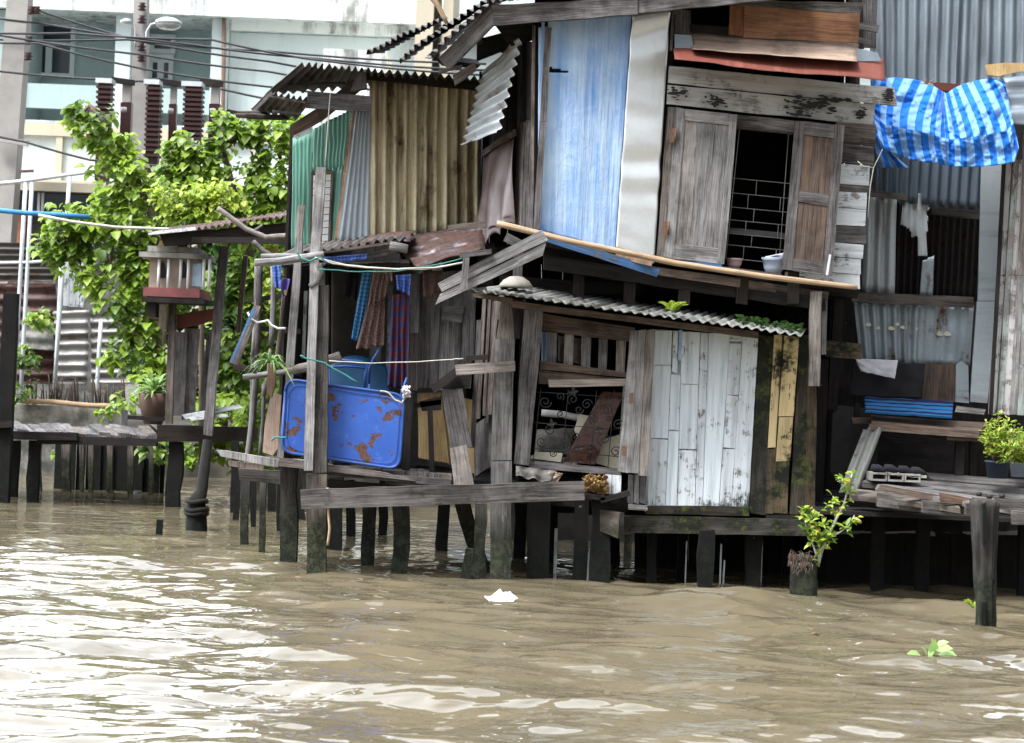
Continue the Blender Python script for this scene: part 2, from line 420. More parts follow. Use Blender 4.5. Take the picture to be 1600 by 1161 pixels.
def metal(name, base=(.42, .45, .48), rust=(.15, .065, .03), ra=.3, dirt=(.12, .11, .10), da=.4, met=.35, rough=.5, rscale=3, streak=7, dark=(.03, .02, .018)):
    b = NB(name); u, v = b.uv(); t = b.tone()
    st = b.noise(b.vec(b.math('MULTIPLY', u, streak), b.math('MULTIPLY', v, .7), b.math('MULTIPLY', t, 19)), 1, 6, .65)
    n = b.noise(b.pos(), rscale, 8, .7); n2 = b.noise(b.pos(), 22, 4, .6)
    d = b.mix(b.math('MULTIPLY', b.ss(st, .60-.3*da, .78-.2*da), .85), base, dirt)
    d = b.mix(b.math('MULTIPLY', b.ss(n2, .45, .75), .35), d, b.mix(.5, d, dirt))
    thr = .5+(.5-ra)*.45
    m = b.math('MULTIPLY_ADD', st, .4, b.math('MULTIPLY', n, .6)); mk = b.ss(m, thr-.03, thr+.05)
    rc = b.mix(b.ss(n2, .4, .65), rust, dark)
    col = b.mix(mk, d, rc)
    b.bump(b.math('ADD', n2, mk), .25, .006)
    return b.done(b.scalecol(col, b.math('MULTIPLY_ADD', t, .5, .75)), b.math('MULTIPLY_ADD', mk, .35, rough), b.math('MULTIPLY', b.math('SUBTRACT', 1, mk), met), .4)
def plain(name, c, rough=.6, metal_=0, var=.25, scale=6, spec=.4, c2=None, bump=.2):
    b = NB(name); n = b.noise(b.pos(), scale, 6, .65)
    c2 = c2 or tuple(x*(1-var) for x in c)
    col = b.mix(b.ss(n, .35, .65), c, c2)
    col = b.scalecol(col, b.math('MULTIPLY_ADD', b.tone(), var, 1-var*.5))
    if bump: b.bump(n, bump, .01)
    return b.done(col, rough, metal_, spec)
def leafmat(name, dark, light, warm=None, wa=0):
    b = NB(name); t = b.tone(); n = b.noise(b.pos(), 5, 3, .6)
    col = b.mix(b.ss(t, 0, .85), dark, light)
    if warm: col = b.mix(b.ss(t, 1-wa, 1.0), col, warm)
    col = b.scalecol(col, b.math('MULTIPLY_ADD', n, .6, .7))
    b.done(col, .42, 0, .45)
    tr = b.n.new('ShaderNodeBsdfTranslucent'); b.put(tr.inputs[0], b.scalecol(col, 1.3))
    mx = b.n.new('ShaderNodeMixShader'); mx.inputs[0].default_value = .35
    b.l.new(b.b.outputs[0], mx.inputs[1]); b.l.new(tr.outputs[0], mx.inputs[2])
    b.l.new(mx.outputs[0], b.n['Material Output'].inputs[0]); return b.m
def clothmat(name, kind, c1, c2, k=20, k2=None, c3=None):
    b = NB(name); u, v = b.uv(); k2 = k2 or k
    def st(x, kk, w=.5): return b.ss(b.math('FRACT', b.math('MULTIPLY', x, kk)), w-.04, w+.04)
    n = b.noise(b.pos(), 30, 4, .6)
    if kind == 'check': f = b.math('MULTIPLY_ADD', st(u, k), .5, b.math('MULTIPLY', st(v, k2), .5)); col = b.mix(f, c1, c2)
    elif kind == 'plaid':
        col = b.mix(st(u, k), c1, c2); col = b.mix(b.math('MULTIPLY', st(v, k2), .6), col, c3)
    elif kind == 'stripe': col = b.mix(st(u, k), c1, c2)
    elif kind == 'hstripe': col = b.mix(st(v, k), c1, c2)
    elif kind == 'pattern': col = b.mix(b.ss(b.noise(b.vec(b.math('MULTIPLY', u, k), b.math('MULTIPLY', v, k2)), 1, 3, .7), .45, .55), c1, c2)
    else: col = c1
    col = b.mix(b.math('MULTIPLY', n, .4), col, b.mix(.4, col, (.02, .02, .02)))
    return b.done(col, .85, 0, .2)
M = {}
M['wood'] = wood('weathered_wood')
M['woodl'] = wood('pale_weathered_wood', dark=(.07, .065, .063), light=(.33, .318, .31), blot=.5)
M['woodd'] = wood('dark_weathered_shaded_wood', dark=(.006, .005, .0045), light=(.028, .023, .021), blot=.5)  # darkened further to paint in the shade of interiors and under-floors
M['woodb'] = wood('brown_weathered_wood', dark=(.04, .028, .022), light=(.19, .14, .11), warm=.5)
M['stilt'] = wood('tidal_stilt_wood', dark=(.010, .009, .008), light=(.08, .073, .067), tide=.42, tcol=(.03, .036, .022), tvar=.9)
M['stiltd'] = wood('black_shaded_stilt_wood', dark=(.002, .002, .002), light=(.008, .0075, .007), tide=.3, tcol=(.006, .008, .005))  # near-black version of the stilt wood, under-house shade painted into its colour
M['postg'] = wood('tidal_grey_post_wood', dark=(.018, .016, .015), light=(.165, .15, .14), tide=.36, blot=.8)
M['postp'] = wood('grey_post_with_flaking_paint', dark=(.03, .028, .026), light=(.20, .19, .18), tide=.36, paint=(.5, .5, .49), pa=.26)
M['white'] = wood('peeling_white_paint_wood', dark=(.08, .07, .065), light=(.30, .28, .27), paint=(.68, .75, .80), pa=.77, mould=.60, pscale=4, tvar=.4, blot=.2)
M['whitem'] = wood('worn_white_paint_with_mould', dark=(.08, .075, .07), light=(.28, .27, .26), paint=(.66, .71, .75), pa=.66, pscale=7, blot=.25, mould=.60)
M['postk'] = wood('eroded_black_post', dark=(.008, .007, .006), light=(.075, .068, .062), tide=.30, tcol=(.03, .035, .022), tvar=.5)
M['stump'] = wood('mossy_rotten_wood', dark=(.01, .009, .007), light=(.07, .06, .045), moss=.55, tide=.15, tcol=(.03, .035, .022))
M['whitew'] = wood('worn_white_paint_wood', dark=(.10, .095, .09), light=(.34, .33, .32), paint=(.60, .63, .66), pa=.62, pscale=7, blot=.3)
M['whiteb'] = wood('white_board_black_mould', dark=(.10, .095, .09), light=(.33, .32, .31), paint=(.43, .425, .415), pa=.62, blot=.3)
M['black'] = wood('mossy_black_wood', dark=(.008, .008, .007), light=(.06, .055, .045), moss=.5)
M['yellow'] = wood('peeling_yellow_paint_wood', dark=(.02, .018, .012), light=(.12, .10, .07), paint=(.60, .47, .25), pa=.66, moss=.30, psoft=.02)
M['mossy'] = wood('mossy_brown_wood', dark=(.02, .015, .01), light=(.14, .10, .06), moss=.42)
M['blueplank'] = wood('faded_blue_paint_wood', dark=(.05, .05, .05), light=(.16, .17, .18), paint=(.06, .14, .30), pa=.62)
M['pinkpost'] = wood('pale_pink_painted_wood', dark=(.10, .08, .08), light=(.30, .26, .25), paint=(.52, .50, .50), pa=.6)
M['greenpost'] = wood('pale_green_painted_wood', dark=(.14, .13, .12), light=(.34, .34, .32), paint=(.38, .43, .41), pa=.5)
M['ply'] = wood('orange_plywood', dark=(.12, .055, .028), light=(.30, .155, .085), tvar=.3, warm=.3)
M['plyb'] = wood('beige_plywood', dark=(.20, .135, .095), light=(.40, .30, .23), tvar=.3)
M['yply'] = wood('yellow_plywood', dark=(.36, .24, .11), light=(.56, .41, .20), tvar=.2, blot=.25)
M['bamboo'] = wood('dry_bamboo', dark=(.24, .15, .08), light=(.48, .36, .24), tvar=.3, blot=.3)
M['galv'] = metal('galvanised_corrugated_iron', base=(.20, .24, .275), ra=.16, da=.5, dirt=(.12, .13, .15))
M['galvr'] = metal('rust_stained_corrugated_iron', base=(.27, .32, .355), ra=.38, da=.3, rscale=2.2)
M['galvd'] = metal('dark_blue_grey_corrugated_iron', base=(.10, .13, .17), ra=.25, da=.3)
M['galvl'] = metal('light_corrugated_iron', base=(.40, .43, .45), ra=.3, da=.4, rust=(.22, .13, .08))
M['brown'] = metal('lichened_brown_corrugated_iron', base=(.68, .60, .41), ra=.36, da=.8, dirt=(.17, .12, .065), rust=(.17, .11, .055), dark=(.06, .04, .022), met=0, rough=.85, streak=9)
M['rusty'] = metal('dark_rusted_iron', base=(.10, .055, .05), ra=.5, da=.5, rust=(.09, .035, .02), dark=(.02, .012, .01), met=.1, rough=.6)
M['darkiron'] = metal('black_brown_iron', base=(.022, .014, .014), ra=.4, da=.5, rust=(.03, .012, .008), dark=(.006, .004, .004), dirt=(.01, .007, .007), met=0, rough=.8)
M['purple'] = metal('purple_brown_rusted_iron', base=(.085, .07, .078), ra=.6, da=.8, dirt=(.03, .02, .022), rust=(.075, .032, .022), met=.5, rough=.45, streak=4)
M['redsheet'] = metal('red_painted_sheet', base=(.13, .031, .019), ra=.2, da=.25, dirt=(.22, .07, .05), met=0, rough=.7)
M['asb'] = metal('mossy_fibre_cement', base=(.25, .25, .235), ra=.42, da=.6, rust=(.06, .06, .035), dark=(.03, .03, .02), dirt=(.10, .10, .09), met=0, rough=.9)
M['roofd'] = metal('blackened_roof_iron', base=(.10, .09, .085), ra=.4, da=.5, rust=(.07, .035, .02), dirt=(.04, .036, .034), met=.1, rough=.8)
M['green'] = metal('green_ribbed_sheet', base=(.09, .23, .18), ra=.06, da=.3, dirt=(.05, .13, .10), met=0, rough=.55)
M['ggrey'] = metal('grey_ribbed_sheet', base=(.33, .37, .40), ra=.06, da=.4, dirt=(.20, .22, .23), met=.1, rough=.6)
M['silver'] = metal('silver_dented_sheet', base=(.80, .82, .82), ra=.0, da=.1, dirt=(.60, .60, .56), met=.5, rough=.28, streak=3)
M['bluesheet'] = None
def _blue():
    b = NB('faded_blue_plastic_sheet'); u, v = b.uv()
    n = b.noise(b.vec(b.math('MULTIPLY', u, 9), b.math('MULTIPLY', v, .55)), 1, 6, .6, .3)
    n2 = b.noise(b.vec(b.math('MULTIPLY', u, 40), b.math('MULTIPLY', v, 1.5)), 1, 4, .6); n3 = b.noise(b.pos(), 1.6, 4, .6)
    f = b.math('ADD', b.math('MULTIPLY', n, .5), b.math('MULTIPLY_ADD', n2, .1, b.math('MULTIPLY', n3, .4)))
    col = b.mix(b.ss(f, .38, .70), (.44, .58, .76), (.05, .20, .56))
    n5 = b.noise(b.pos(), 9, 8, .7, .6); col = b.mix(b.math('MULTIPLY', b.ss(n5, .52, .70), .22), col, (.62, .70, .78))
    b.bump(b.math('ADD', n2, n5), .6, .02); return b.done(col, .5, 0, .4)
M['bluesheet'] = _blue()
M['brownpl'] = plain('brown_plastic_sheeting', (.16, .125, .125), .4, c2=(.07, .045, .042), scale=3)
M['iron'] = plain('black_iron', (.012, .012, .012), .6)
M['grille'] = plain('pale_wire', (.42, .42, .40), .6)
M['hinge'] = plain('rusty_hinge', (.16, .09, .06), .8, var=.5, scale=60)
M['bluemetal'] = None
def _bt():
    b = NB('blue_enamel_with_rust'); n = b.noise(b.pos(), 5.5, 7, .62); n2 = b.noise(b.pos(), 30, 4, .6); n3 = b.noise(b.pos(), 2, 3, .5)
    mk = b.ss(n, .553, .568)
    base = b.mix(b.ss(n3, .3, .7), (.030, .095, .40), (.045, .13, .48))
    col = b.mix(mk, base, b.mix(b.ss(n2, .4, .6), (.13, .065, .048), (.07, .038, .033)))
    n6 = b.noise(b.pos(), 11, 8, .75); col = b.mix(b.math('MULTIPLY', b.ss(n6, .60, .66), .7), col, (.10, .06, .05)); col = b.mix(b.math('MULTIPLY', b.ss(n6, .42, .34), .3), col, (.20, .28, .48))
    b.bump(b.math('SUBTRACT', n2, mk), .2, .004); return b.done(col, b.math('MULTIPLY_ADD', mk, .45, .42), 0, .45)
M['bluemetal'] = _bt()
M['blueframe'] = plain('blue_tube_enamel', (.03, .09, .32), .4)
M['teal'] = plain('dark_blue_green_plastic', (.008, .075, .17), .45)
M['whitepl'] = plain('white_plastic', (.72, .72, .72), .4, var=.12)
M['whitecl'] = plain('white_cloth', (.58, .57, .62), .9, var=.15)
M['darkcl'] = plain('dark_brown_cloth', (.014, .012, .015), .9)
M['beige'] = plain('beige_plaster', (.26, .24, .20), .9)
M['conc'] = plain('stained_concrete', (.30, .29, .265), .9, c2=(.10, .098, .09), scale=4, var=.35)
M['pole'] = plain('concrete_pole', (.36, .34, .325), .85, var=.15, scale=3)
M['rope'] = plain('pale_rope', (.50, .48, .42), .9)
M['ropet'] = plain('teal_rope', (.04, .20, .18), .8)
M['ropeb'] = plain('blue_rope', (.03, .20, .45), .7)
M['wire'] = plain('black_cable', (.03, .03, .035), .6)
M['mint'] = None
def wallmat(name, c, stain=(.25, .25, .22), amt=.3):
    b = NB(name); n = b.noise(b.pos(), .5, 8, .7); q = b.n.new('ShaderNodeSeparateXYZ'); b.l.new(b.pos(), q.inputs[0])
    s_ = b.noise(b.vec(b.math('MULTIPLY', q.outputs[0], 2.2), b.math('MULTIPLY', q.outputs[1], 2.2), b.math('MULTIPLY', q.outputs[2], .35)), 1, 7, .7)
    col = b.mix(b.math('MULTIPLY', b.ss(b.math('MULTIPLY_ADD', n, .4, b.math('MULTIPLY', s_, .6)), .48, .62), amt), c, stain)
    return b.done(col, .85, 0, .3)
M['mint'] = wallmat('pale_mint_render', (.42, .53, .52), amt=.25)
M['mintw'] = wallmat('white_render', (.58, .65, .65), amt=.25)
M['slab'] = wallmat('mould_streaked_white_slab', (.72, .75, .73), stain=(.08, .08, .07), amt=.8)
M['cream'] = wallmat('cream_render', (.55, .49, .38), amt=.2)
M['glassd'] = plain('dark_window_glass', (.03, .045, .06), .12, spec=.6, var=.1, bump=0)
M['frame'] = plain('pale_window_frame', (.78, .82, .82), .6, var=.08)
M['brick'] = plain('orange_brick_wall', (.42, .17, .10), .9, scale=8)
M['maroon'] = plain('maroon_glazed_porcelain', (.05, .02, .02), .35)
M['galvp'] = plain('white_pipe', (.55, .58, .62), .5, var=.15)
M['tincorr'] = metal('old_tin_fence', base=(.30, .29, .28), ra=.35, da=.5, rust=(.16, .08, .05))
M['bark'] = wood('tree_bark', dark=(.06, .045, .035), light=(.26, .20, .16))
M['leaf'] = leafmat('tree_leaf', (.03, .08, .010), (.30, .43, .055), (.42, .26, .10), .05)
M['leafy'] = leafmat('young_yellow_green_leaf', (.09, .19, .015), (.40, .50, .07), (.5, .38, .08), .15)
M['leafg'] = leafmat('grassy_leaf', (.05, .13, .03), (.28, .42, .14))
M['leafd'] = leafmat('dark_shaded_leaf', (.012, .035, .008), (.06, .15, .02))  # darker leaf green, the shade of the rear foliage is in the colour
M['pot'] = plain('dark_blue_pot', (.035, .055, .085), .55)
M['potc'] = plain('clay_pot', (.11, .065, .05), .85)
M['pinkb'] = plain('pink_enamel_bowl', (.50, .36, .36), .4)
M['blueb'] = plain('pale_blue_plastic_bowl', (.42, .50, .62), .4)
M['purplecl'] = plain('purple_cloth', (.10, .08, .32), .8)
M['sack'] = plain('grey_sack', (.14, .13, .12), .95, var=.4, scale=12)
M['paper'] = plain('faded_paper', (.62, .58, .46), .8)
M['gold'] = plain('golden_scrap', (.38, .25, .10), .5, c2=(.10, .05, .02), scale=14)
M['shrinec'] = plain('shrine_cream_paint', (.36, .29, .23), .7)
M['shriner'] = plain('shrine_red_paint', (.20, .06, .06), .7)
M['shrineb'] = plain('shrine_blue_paint', (.38, .50, .62), .7)
M['striped'] = clothmat('blue_striped_tarpaulin', 'stripe', (.015, .15, .60), (.19, .37, .72), 8.2)
M['mat'] = clothmat('blue_striped_mat', 'hstripe', (.008, .012, .05), (.02, .12, .30), 9)
M['bcheck'] = clothmat('blue_checked_towel', 'check', (.03, .14, .40), (.14, .42, .68), 24)
M['btowel'] = clothmat('brown_patterned_towel', 'pattern', (.10, .055, .045), (.24, .16, .14), 60, 80)
M['plaid'] = clothmat('red_blue_plaid_cloth', 'check', (.085, .016, .022), (.02, .03, .09), 11, 9)
M['bshirt'] = clothmat('blue_shirt', 'check', (.03, .07, .30), (.10, .18, .45), 30)
M['black_cl'] = plain('black_cloth', (.01, .01, .015), .9)
M['mud'] = plain('river_mud', (.05, .043, .032), .95, c2=(.02, .018, .014), scale=2, bump=.6)
# ================================================================ THE SETTING
def river():
    nr = np.random.RandomState(3)
    xs = np.concatenate([np.linspace(-300, -11, 12), np.arange(-10.5, 10.5, .042), np.linspace(11, 300, 12)])
    ys = np.concatenate([[-40, -10, 2, 6], np.arange(9.5, 22, .034), np.arange(22, 40, .075), [42, 50]])
    X, Y = np.meshgrid(xs, ys)
    Z = np.zeros_like(X)
    for i in range(52):                                     # wind and boat ripples
        lam = .17*(15 ** (i/51.0)); a = .0060*lam ** .80
        th = nr.normal(math.pi/2+.12, .42)
        k = 2*math.pi/lam; ph = nr.uniform(0, 7)
        X2 = X+.25*np.sin(Y*.9+i)+.12*np.sin(X*1.7+i*2); Y2 = Y+.18*np.sin(X*1.1+i*1.7)
        Z += a*np.sin(k*(X2*math.cos(th)+Y2*math.sin(th))+ph)*(.65+.35*np.sin(X*.8+Y*.6+i))
    # the wake of a boat: three rounded crests running past the stumps on the right
    for (x0, y0, ang, amp, wd, ln) in ((1.9, 18.6, .25, .085, .40, 1.25), (3.0, 17.3, .10, .05, .33, 1.6), (.6, 16.0, -.06, .04, .30, 2.0), (3.9, 18.9, -.35, .05, .35, 1.0), (-3.5, 14.5, .08, .04, .35, 3), (-1.0, 12.9, -.1, .035, .3, 2.5), (2.5, 13.8, .05, .035, .4, 2.5)):
        u = (X-x0)*math.cos(ang)+(Y-y0)*math.sin(ang); v = -(X-x0)*math.sin(ang)+(Y-y0)*math.cos(ang)
        Z += 1.7*amp*np.exp(-(v/wd)**2-(u/ln)**2)
    cheb = np.clip((25-Y)/4, .25, 1); Z *= cheb
    edge = (np.abs(X) < 10.5) & (Y > 9) & (Y < 40); Z = np.where(edge, Z, 0)
    ny, nx = X.shape
    co = np.stack([X, Y, Z], -1).reshape(-1, 3).astype(np.float32)
    i = np.arange(ny-1)[:, None]*nx+np.arange(nx-1)[None, :]
    F_ = np.stack([i, i+1, i+nx+1, i+nx], -1).reshape(-1, 4).astype(np.int32)
    me = bpy.data.meshes.new('river'); me.vertices.add(len(co)); me.vertices.foreach_set('co', co.ravel())
    me.loops.add(F_.size); me.loops.foreach_set('vertex_index', F_.ravel())
    me.polygons.add(len(F_)); me.polygons.foreach_set('loop_start', np.arange(0, F_.size, 4, dtype=np.int32))
    me.polygons.foreach_set('use_smooth', np.ones(len(F_), dtype=bool)); me.update(calc_edges=True)
    b = NB('muddy_river_water')
    n = b.noise(b.pos(), .8, 4, .6)
    col = b.mix(b.ss(n, .3, .7), (.120, .099, .063), (.088, .074, .048))
    mp = b.n.new('ShaderNodeMapping'); mp.inputs['Scale'].default_value = (1.5, 3.4, 1); b.l.new(b.pos(), mp.inputs[0])
    rp = b.noise(mp.outputs[0], 1.8, 1.5, .5, .5)
    b.bump(rp, 1.0, .020)
    b.b.inputs['IOR'].default_value = 1.34
    m = b.done(col, .02, 0, .5); me.materials.append(m)
    o = bpy.data.objects.new('river', me); SC.collection.objects.link(o); o['kind'] = 'structure'
river()
def bank():
    mb = MB(5)
    def h(x, y):
        e = 35.5 if x < -4.2 else (30.5 if x < 0 else 24.6)
        e += .5*math.sin(x*1.3)
        t = max(0, min(1, (y-e+.4)/1.3))
        return -1.2+(1.2+.75)*t*t*(3-2*t)+max(0, (y-e-1))*.03+.12*MN.noise(Vector((x*.8, y*.8, 0)))*t
    xs = [-400, -150, -60, -25]+[i*.5 for i in range(-24, 33)]+[25, 60, 150, 400]
    ys = [i*.4 for i in range(54, 100)]+[45, 60, 90, 150, 300, 900]
    for y in ys:
        for x in xs: mb.v.append(Vector((x, y, h(x, y) if y < 46 else 1.2)))
    n = len(xs)
    for i in range(len(ys)-1):
        for j in range(n-1):
            q = (i*n+j, i*n+j+1, (i+1)*n+j+1, (i+1)*n+j)
            mb.face(q, [(mb.v[a].x, mb.v[a].y) for a in q], .5, True)
    mb.build('river_bank', M['mud'], kind='structure')
bank()

# ---------------------------------------------------------------- far apartment block
def PB(x, y, Y): return P(x, y, Y)
def far_building():
    Yb = 58.0
    t = T('apartment_building', 'pale mint apartment block with recessed balconies and mould streaked white slabs', 'building', (P(330, 300, Yb).x, Yb+4, .8))
    z0 = .8
    # wall masses in world units so that it stays a building from the side
    xl, xr = P(-1100, 100, Yb).x, P(1500, 100, Yb).x
    zt = P(300, -50, Yb).z
    m = MB(1); m.box((xl, Yb+2.2, z0), (xr, Yb+12, zt)); m.build('back_wall', M['mint'], t)
    def zz(y, x=300): return P(x, y, Yb).z
    def xx(x): return P(x, 100, Yb).x
    # floor slab with its streaked edge
    m = MB(2); m.box((xl, Yb-.5, zz(28)), (xx(700), Yb+2.19, zz(-6))); m.build('floor_slab', M['slab'], t)
    m = MB(3); m.box((xx(352), Yb, zz(52, 500)), (xr, Yb+2.1, zz(36, 500))); m.build('ledge', M['slab'], t)
    m = MB(4)
    m.box((xx(356), Yb+.3, z0), (xr, Yb+2.1, zz(53, 500))); m.build('side_wall', M['mintw'], t)
    m = MB(44); m.box((xx(356), Yb+.35, zz(35, 500)), (xr, Yb+2.1, zt)); m.build('upper_wall', M['mintw'], t)
    m = MB(45); m.box((xl, Yb+.2, zz(-8)), (xx(355), Yb+2.1, zt)); m.build('upper_wall', M['mint'], t)
    for (a, b_) in ((-700, -660), (-380, -350), (-60, 38), (180, 204), (330, 355)):
        m = MB(5+a); m.box((xx(a), Yb-.1, z0), (xx(b_), Yb+2.15, zz(28.5))); m.build('column', M['mintw'] if a > 0 else M['mint'], t)
    m = MB(9); m.box((xx(38)+.01, Yb, zz(178)), (xx(330)-.01, Yb+.15, zz(140))); m.build('balcony_parapet', M['mint'], t)
    m = MB(10); m.box((xx(38)+.01, Yb+.02, zz(203)), (xx(330), Yb+2.15, zz(197))); m.build('lower_slab', M['slab'], t)
    m = MB(11); m.box((xl, Yb-.45, z0), (xx(350), Yb-.12, zz(203))); m.build('ground_floor_wall', M['mint'], t)
    # windows (back of the recess)
    Yw = Yb+2.2
    def win(x0, y0, x1, y1, mid, Yw=Yw):
        a, c = P(x0, y0, Yw), P(x1, y1, Yw)
        m = MB(x0); m.box((a.x, Yw-.06, c.z), (c.x, Yw-.003, a.z)); f = m.build('window', M['glassd'], t)
        m = MB(x1); w = .13
        m.box((a.x-w, Yw-.16, c.z-w), (a.x, Yw-.004, a.z+w)); m.box((c.x, Yw-.16, c.z-w), (c.x+w, Yw-.004, a.z+w))
        m.box((a.x, Yw-.15, c.z-w), (c.x, Yw-.005, c.z)); m.box((a.x, Yw-.15, a.z), (c.x, Yw-.005, a.z+w))
        zm = lerp(c.z, a.z, mid); m.box((a.x, Yw-.14, zm-.05), (c.x, Yw-.006, zm+.05))
        xm = (a.x+c.x)/2; m.box((xm-.09, Yw-.13, c.z), (xm+.09, Yw-.007, zm-.05))
        m.build('window_frame', M['frame'], f)
    win(46, 40, 110, 116, .62); win(206, 60, 268, 78, .5); win(240, 92, 264, 124, .9); win(196, 60, 205, 122, .4)
    m = MB(12); p = [P(351, -60, Yb-.2), P(349, 130, Yb-.2), P(347, 320, Yb-.2)]; m.tube(p, .055, 8); m.build('downpipe', plain('brown_downpipe', (.22, .13, .09)), t)
    # right-hand block with yellow bands
    m = MB(13); Yc = Yb-6
    m.box((P(648, 60, Yc).x, Yc, z0), (P(676, 60, Yc).x, Yc+5, zt)); m.box((P(690, 60, Yc).x, Yc+.2, z0), (P(706, 60, Yc).x, Yc+5, zt)); m.build('yellow_pier', M['cream'], t)
    m = MB(14); m.box((P(500, 60, Yc).x, Yc+1, z0), (P(600, 70, Yc).x, Yc+5.8, P(550, 68, Yc).z)); m.build('stair_block', M['slab'], t)
far_building()
def cream_wall():
    Y = 48.0
    t = T('perimeter_wall', 'cream rendered wall with pilasters and white panels in front of the mint block', 'wall', (P(100, 260, Y).x, Y, .8))
    xl, xr = P(-1000, 200, Y).x, P(420, 200, Y).x
    z1 = P(60, 197, Y).z
    m = MB(21); m.box((xl, Y, .8), (xr, Y+.3, z1)); m.build('panel', M['mintw'], t)
    m = MB(22); m.box((xl, Y-.12, P(60, 212, Y).z), (xr, Y-.003, z1+.05))
    m.build('coping', M['cream'], t)
    for x in (-60, 95, 250, 400):
        m = MB(x); m.box((P(x-5, 200, Y).x, Y-.1, .8), (P(x+5, 200, Y).x, Y-.004, P(60, 212, Y).z-.004)); m.build('pilaster', M['cream'], t)
    m = MB(23); m.box((xl, Y-.5, .8), (xr, Y-.13, P(60, 283, Y).z)); m.build('plinth', M['cream'], t)
cream_wall()
def dark_shed():
    Y = 41.0
    t = T('low_shed', 'low dark glazed shed with an orange brick base behind the white pipe fence', 'shed', (P(60, 330, Y).x, Y+2, .8))
    xl, xr = P(-900, 300, Y).x, P(176, 300, Y).x
    m = MB(25); m.box((xl, Y, P(60, 332, Y).z), (xr, Y+4, P(60, 300, Y).z)); m.build('dark_window', M['glassd'], t)
    m = MB(26); m.box((xl-.2, Y-.3, P(60, 300, Y).z+.004), (xr+.2, Y+4.2, P(60, 286, Y).z)); m.build('roof', M['cream'], t)
    m = MB(27); m.box((xl, Y-.02, P(0, 384, Y).z), (P(42, 300, Y).x, Y+4, P(60, 332, Y).z-.004)); m.build('brick_base', M['brick'], t)
    m = MB(127); m.box((P(42, 300, Y).x+.01, Y+.3, .7), (xr, Y+4, P(60, 332, Y).z-.004)); m.box((xl, Y+.3, .7), (P(42, 300, Y).x, Y+4, P(0, 385, Y).z)); m.build('lower_wall', M['conc'], t, whole=True)
    m = MB(28)
    for x in (-100, 10, 60, 66, 150): m.box((P(x, 300, Y).x, Y-.06, P(60, 331, Y).z), (P(x+4, 300, Y).x, Y-.002, P(60, 301, Y).z))
    m.build('mullion', M['frame'], t)
dark_shed()
def utility_poles():
    for i, (xa, ya, xb, yb, w, Y, lab) in enumerate((
        (36, -60, 8, 300, 34, 40.0, 'thick tapering concrete utility pole at the far left edge beside the mint block'),
        (222, -40, 216, 330, 22, 40.5, 'slim concrete utility pole carrying the street lamp'))):
        a, b_ = P(xa, ya, Y), P(xb, yb, Y)
        d = (a-b_).normalized(); bot = b_-d*((b_.z-.8)/d.z)
        t = T('utility_pole', lab, 'utility pole', bot)
        m = MB(30+i); wp = w/FPX*Y/2
        k = 9
        secs = []
        for q in range(k):
            p = lerp(bot, a, q/(k-1)); r = wp*lerp(1.25, .95, q/(k-1)); secs.append([p+Vector((-r, -r, 0)), p+Vector((r, -r, 0)), p+Vector((r, r, 0)), p+Vector((-r, r, 0))])
        m.strip4(secs, .5); m.build('shaft', M['pole'], t)
        for (y, n) in (((18, 2), (65, 1), (90, 1)) if i == 0 else ((12, 1), (32, 1), (75, 1), (92, 1))):
            m = MB(y); xx_ = xa+(xb-xa)*(y-ya)/(yb-ya)
            for q in range(n):
                c = P(xx_+(w/2+3 if i == 0 else 1)+q*8, y, Y-.25)
                m.lathe([(.05, -.06), (.09, -.04), (.04, -.01), (.09, .02), (.04, .06), (.07, .09)], c, 10)
            m.build('insulator', M['maroon'], t)
        if i == 0:
            m = MB(33); m.bd(-6, 216, 44, 224, 9, Y-.4, .08); m.build('crossbar', M['pole'], t)
            m = MB(34); m.bd(30, 268, 52, 267, 4, Y-.4, .08); m.build('bracket', M['rusty'], t)
        WLOC[t.name] = bot
    Y = 40.2
    t = T('street_lamp', 'street lamp with a clear cobra head on a curved arm, fixed to the slim pole', 'street lamp', P(226, 70, Y))
    m = MB(35); m.tp([(228, 74), (229, 50), (236, 38), (248, 36)], 1.8, Y, sub=3); m.build('arm', M['galvp'], t)
    m = MB(36); c = P(263, 38, Y)
    m.lathe([(.02, -.10), (.16, -.09), (.24, -.03), (.25, 0), (.05, .02)], c, 14); sh = m.build('lens', plain('clear_lamp_glass', (.66, .68, .68), .1), t)
    m = MB(37); m.lathe([(.26, .0), (.25, .06), (.12, .12), (.02, .13)], c, 14); m.build('hood', M['galvp'], t)
    m = MB(38); m.tp([(211, 74), (211, 45), (205, 33), (194, 30)], 1.6, Y, sub=3)
    t2 = T('lamp_bracket', 'small curved lamp bracket on the left face of the slim pole', 'bracket', P(205, 74, Y)); m.build('arm', M['galvp'], t2)
    m = MB(39); m.lathe([(.02, -.06), (.1, -.05), (.13, 0), (.02, .05)], P(198, 33, Y), 12); m.build('lamp_shade', M['galvp'], t2)
utility_poles()
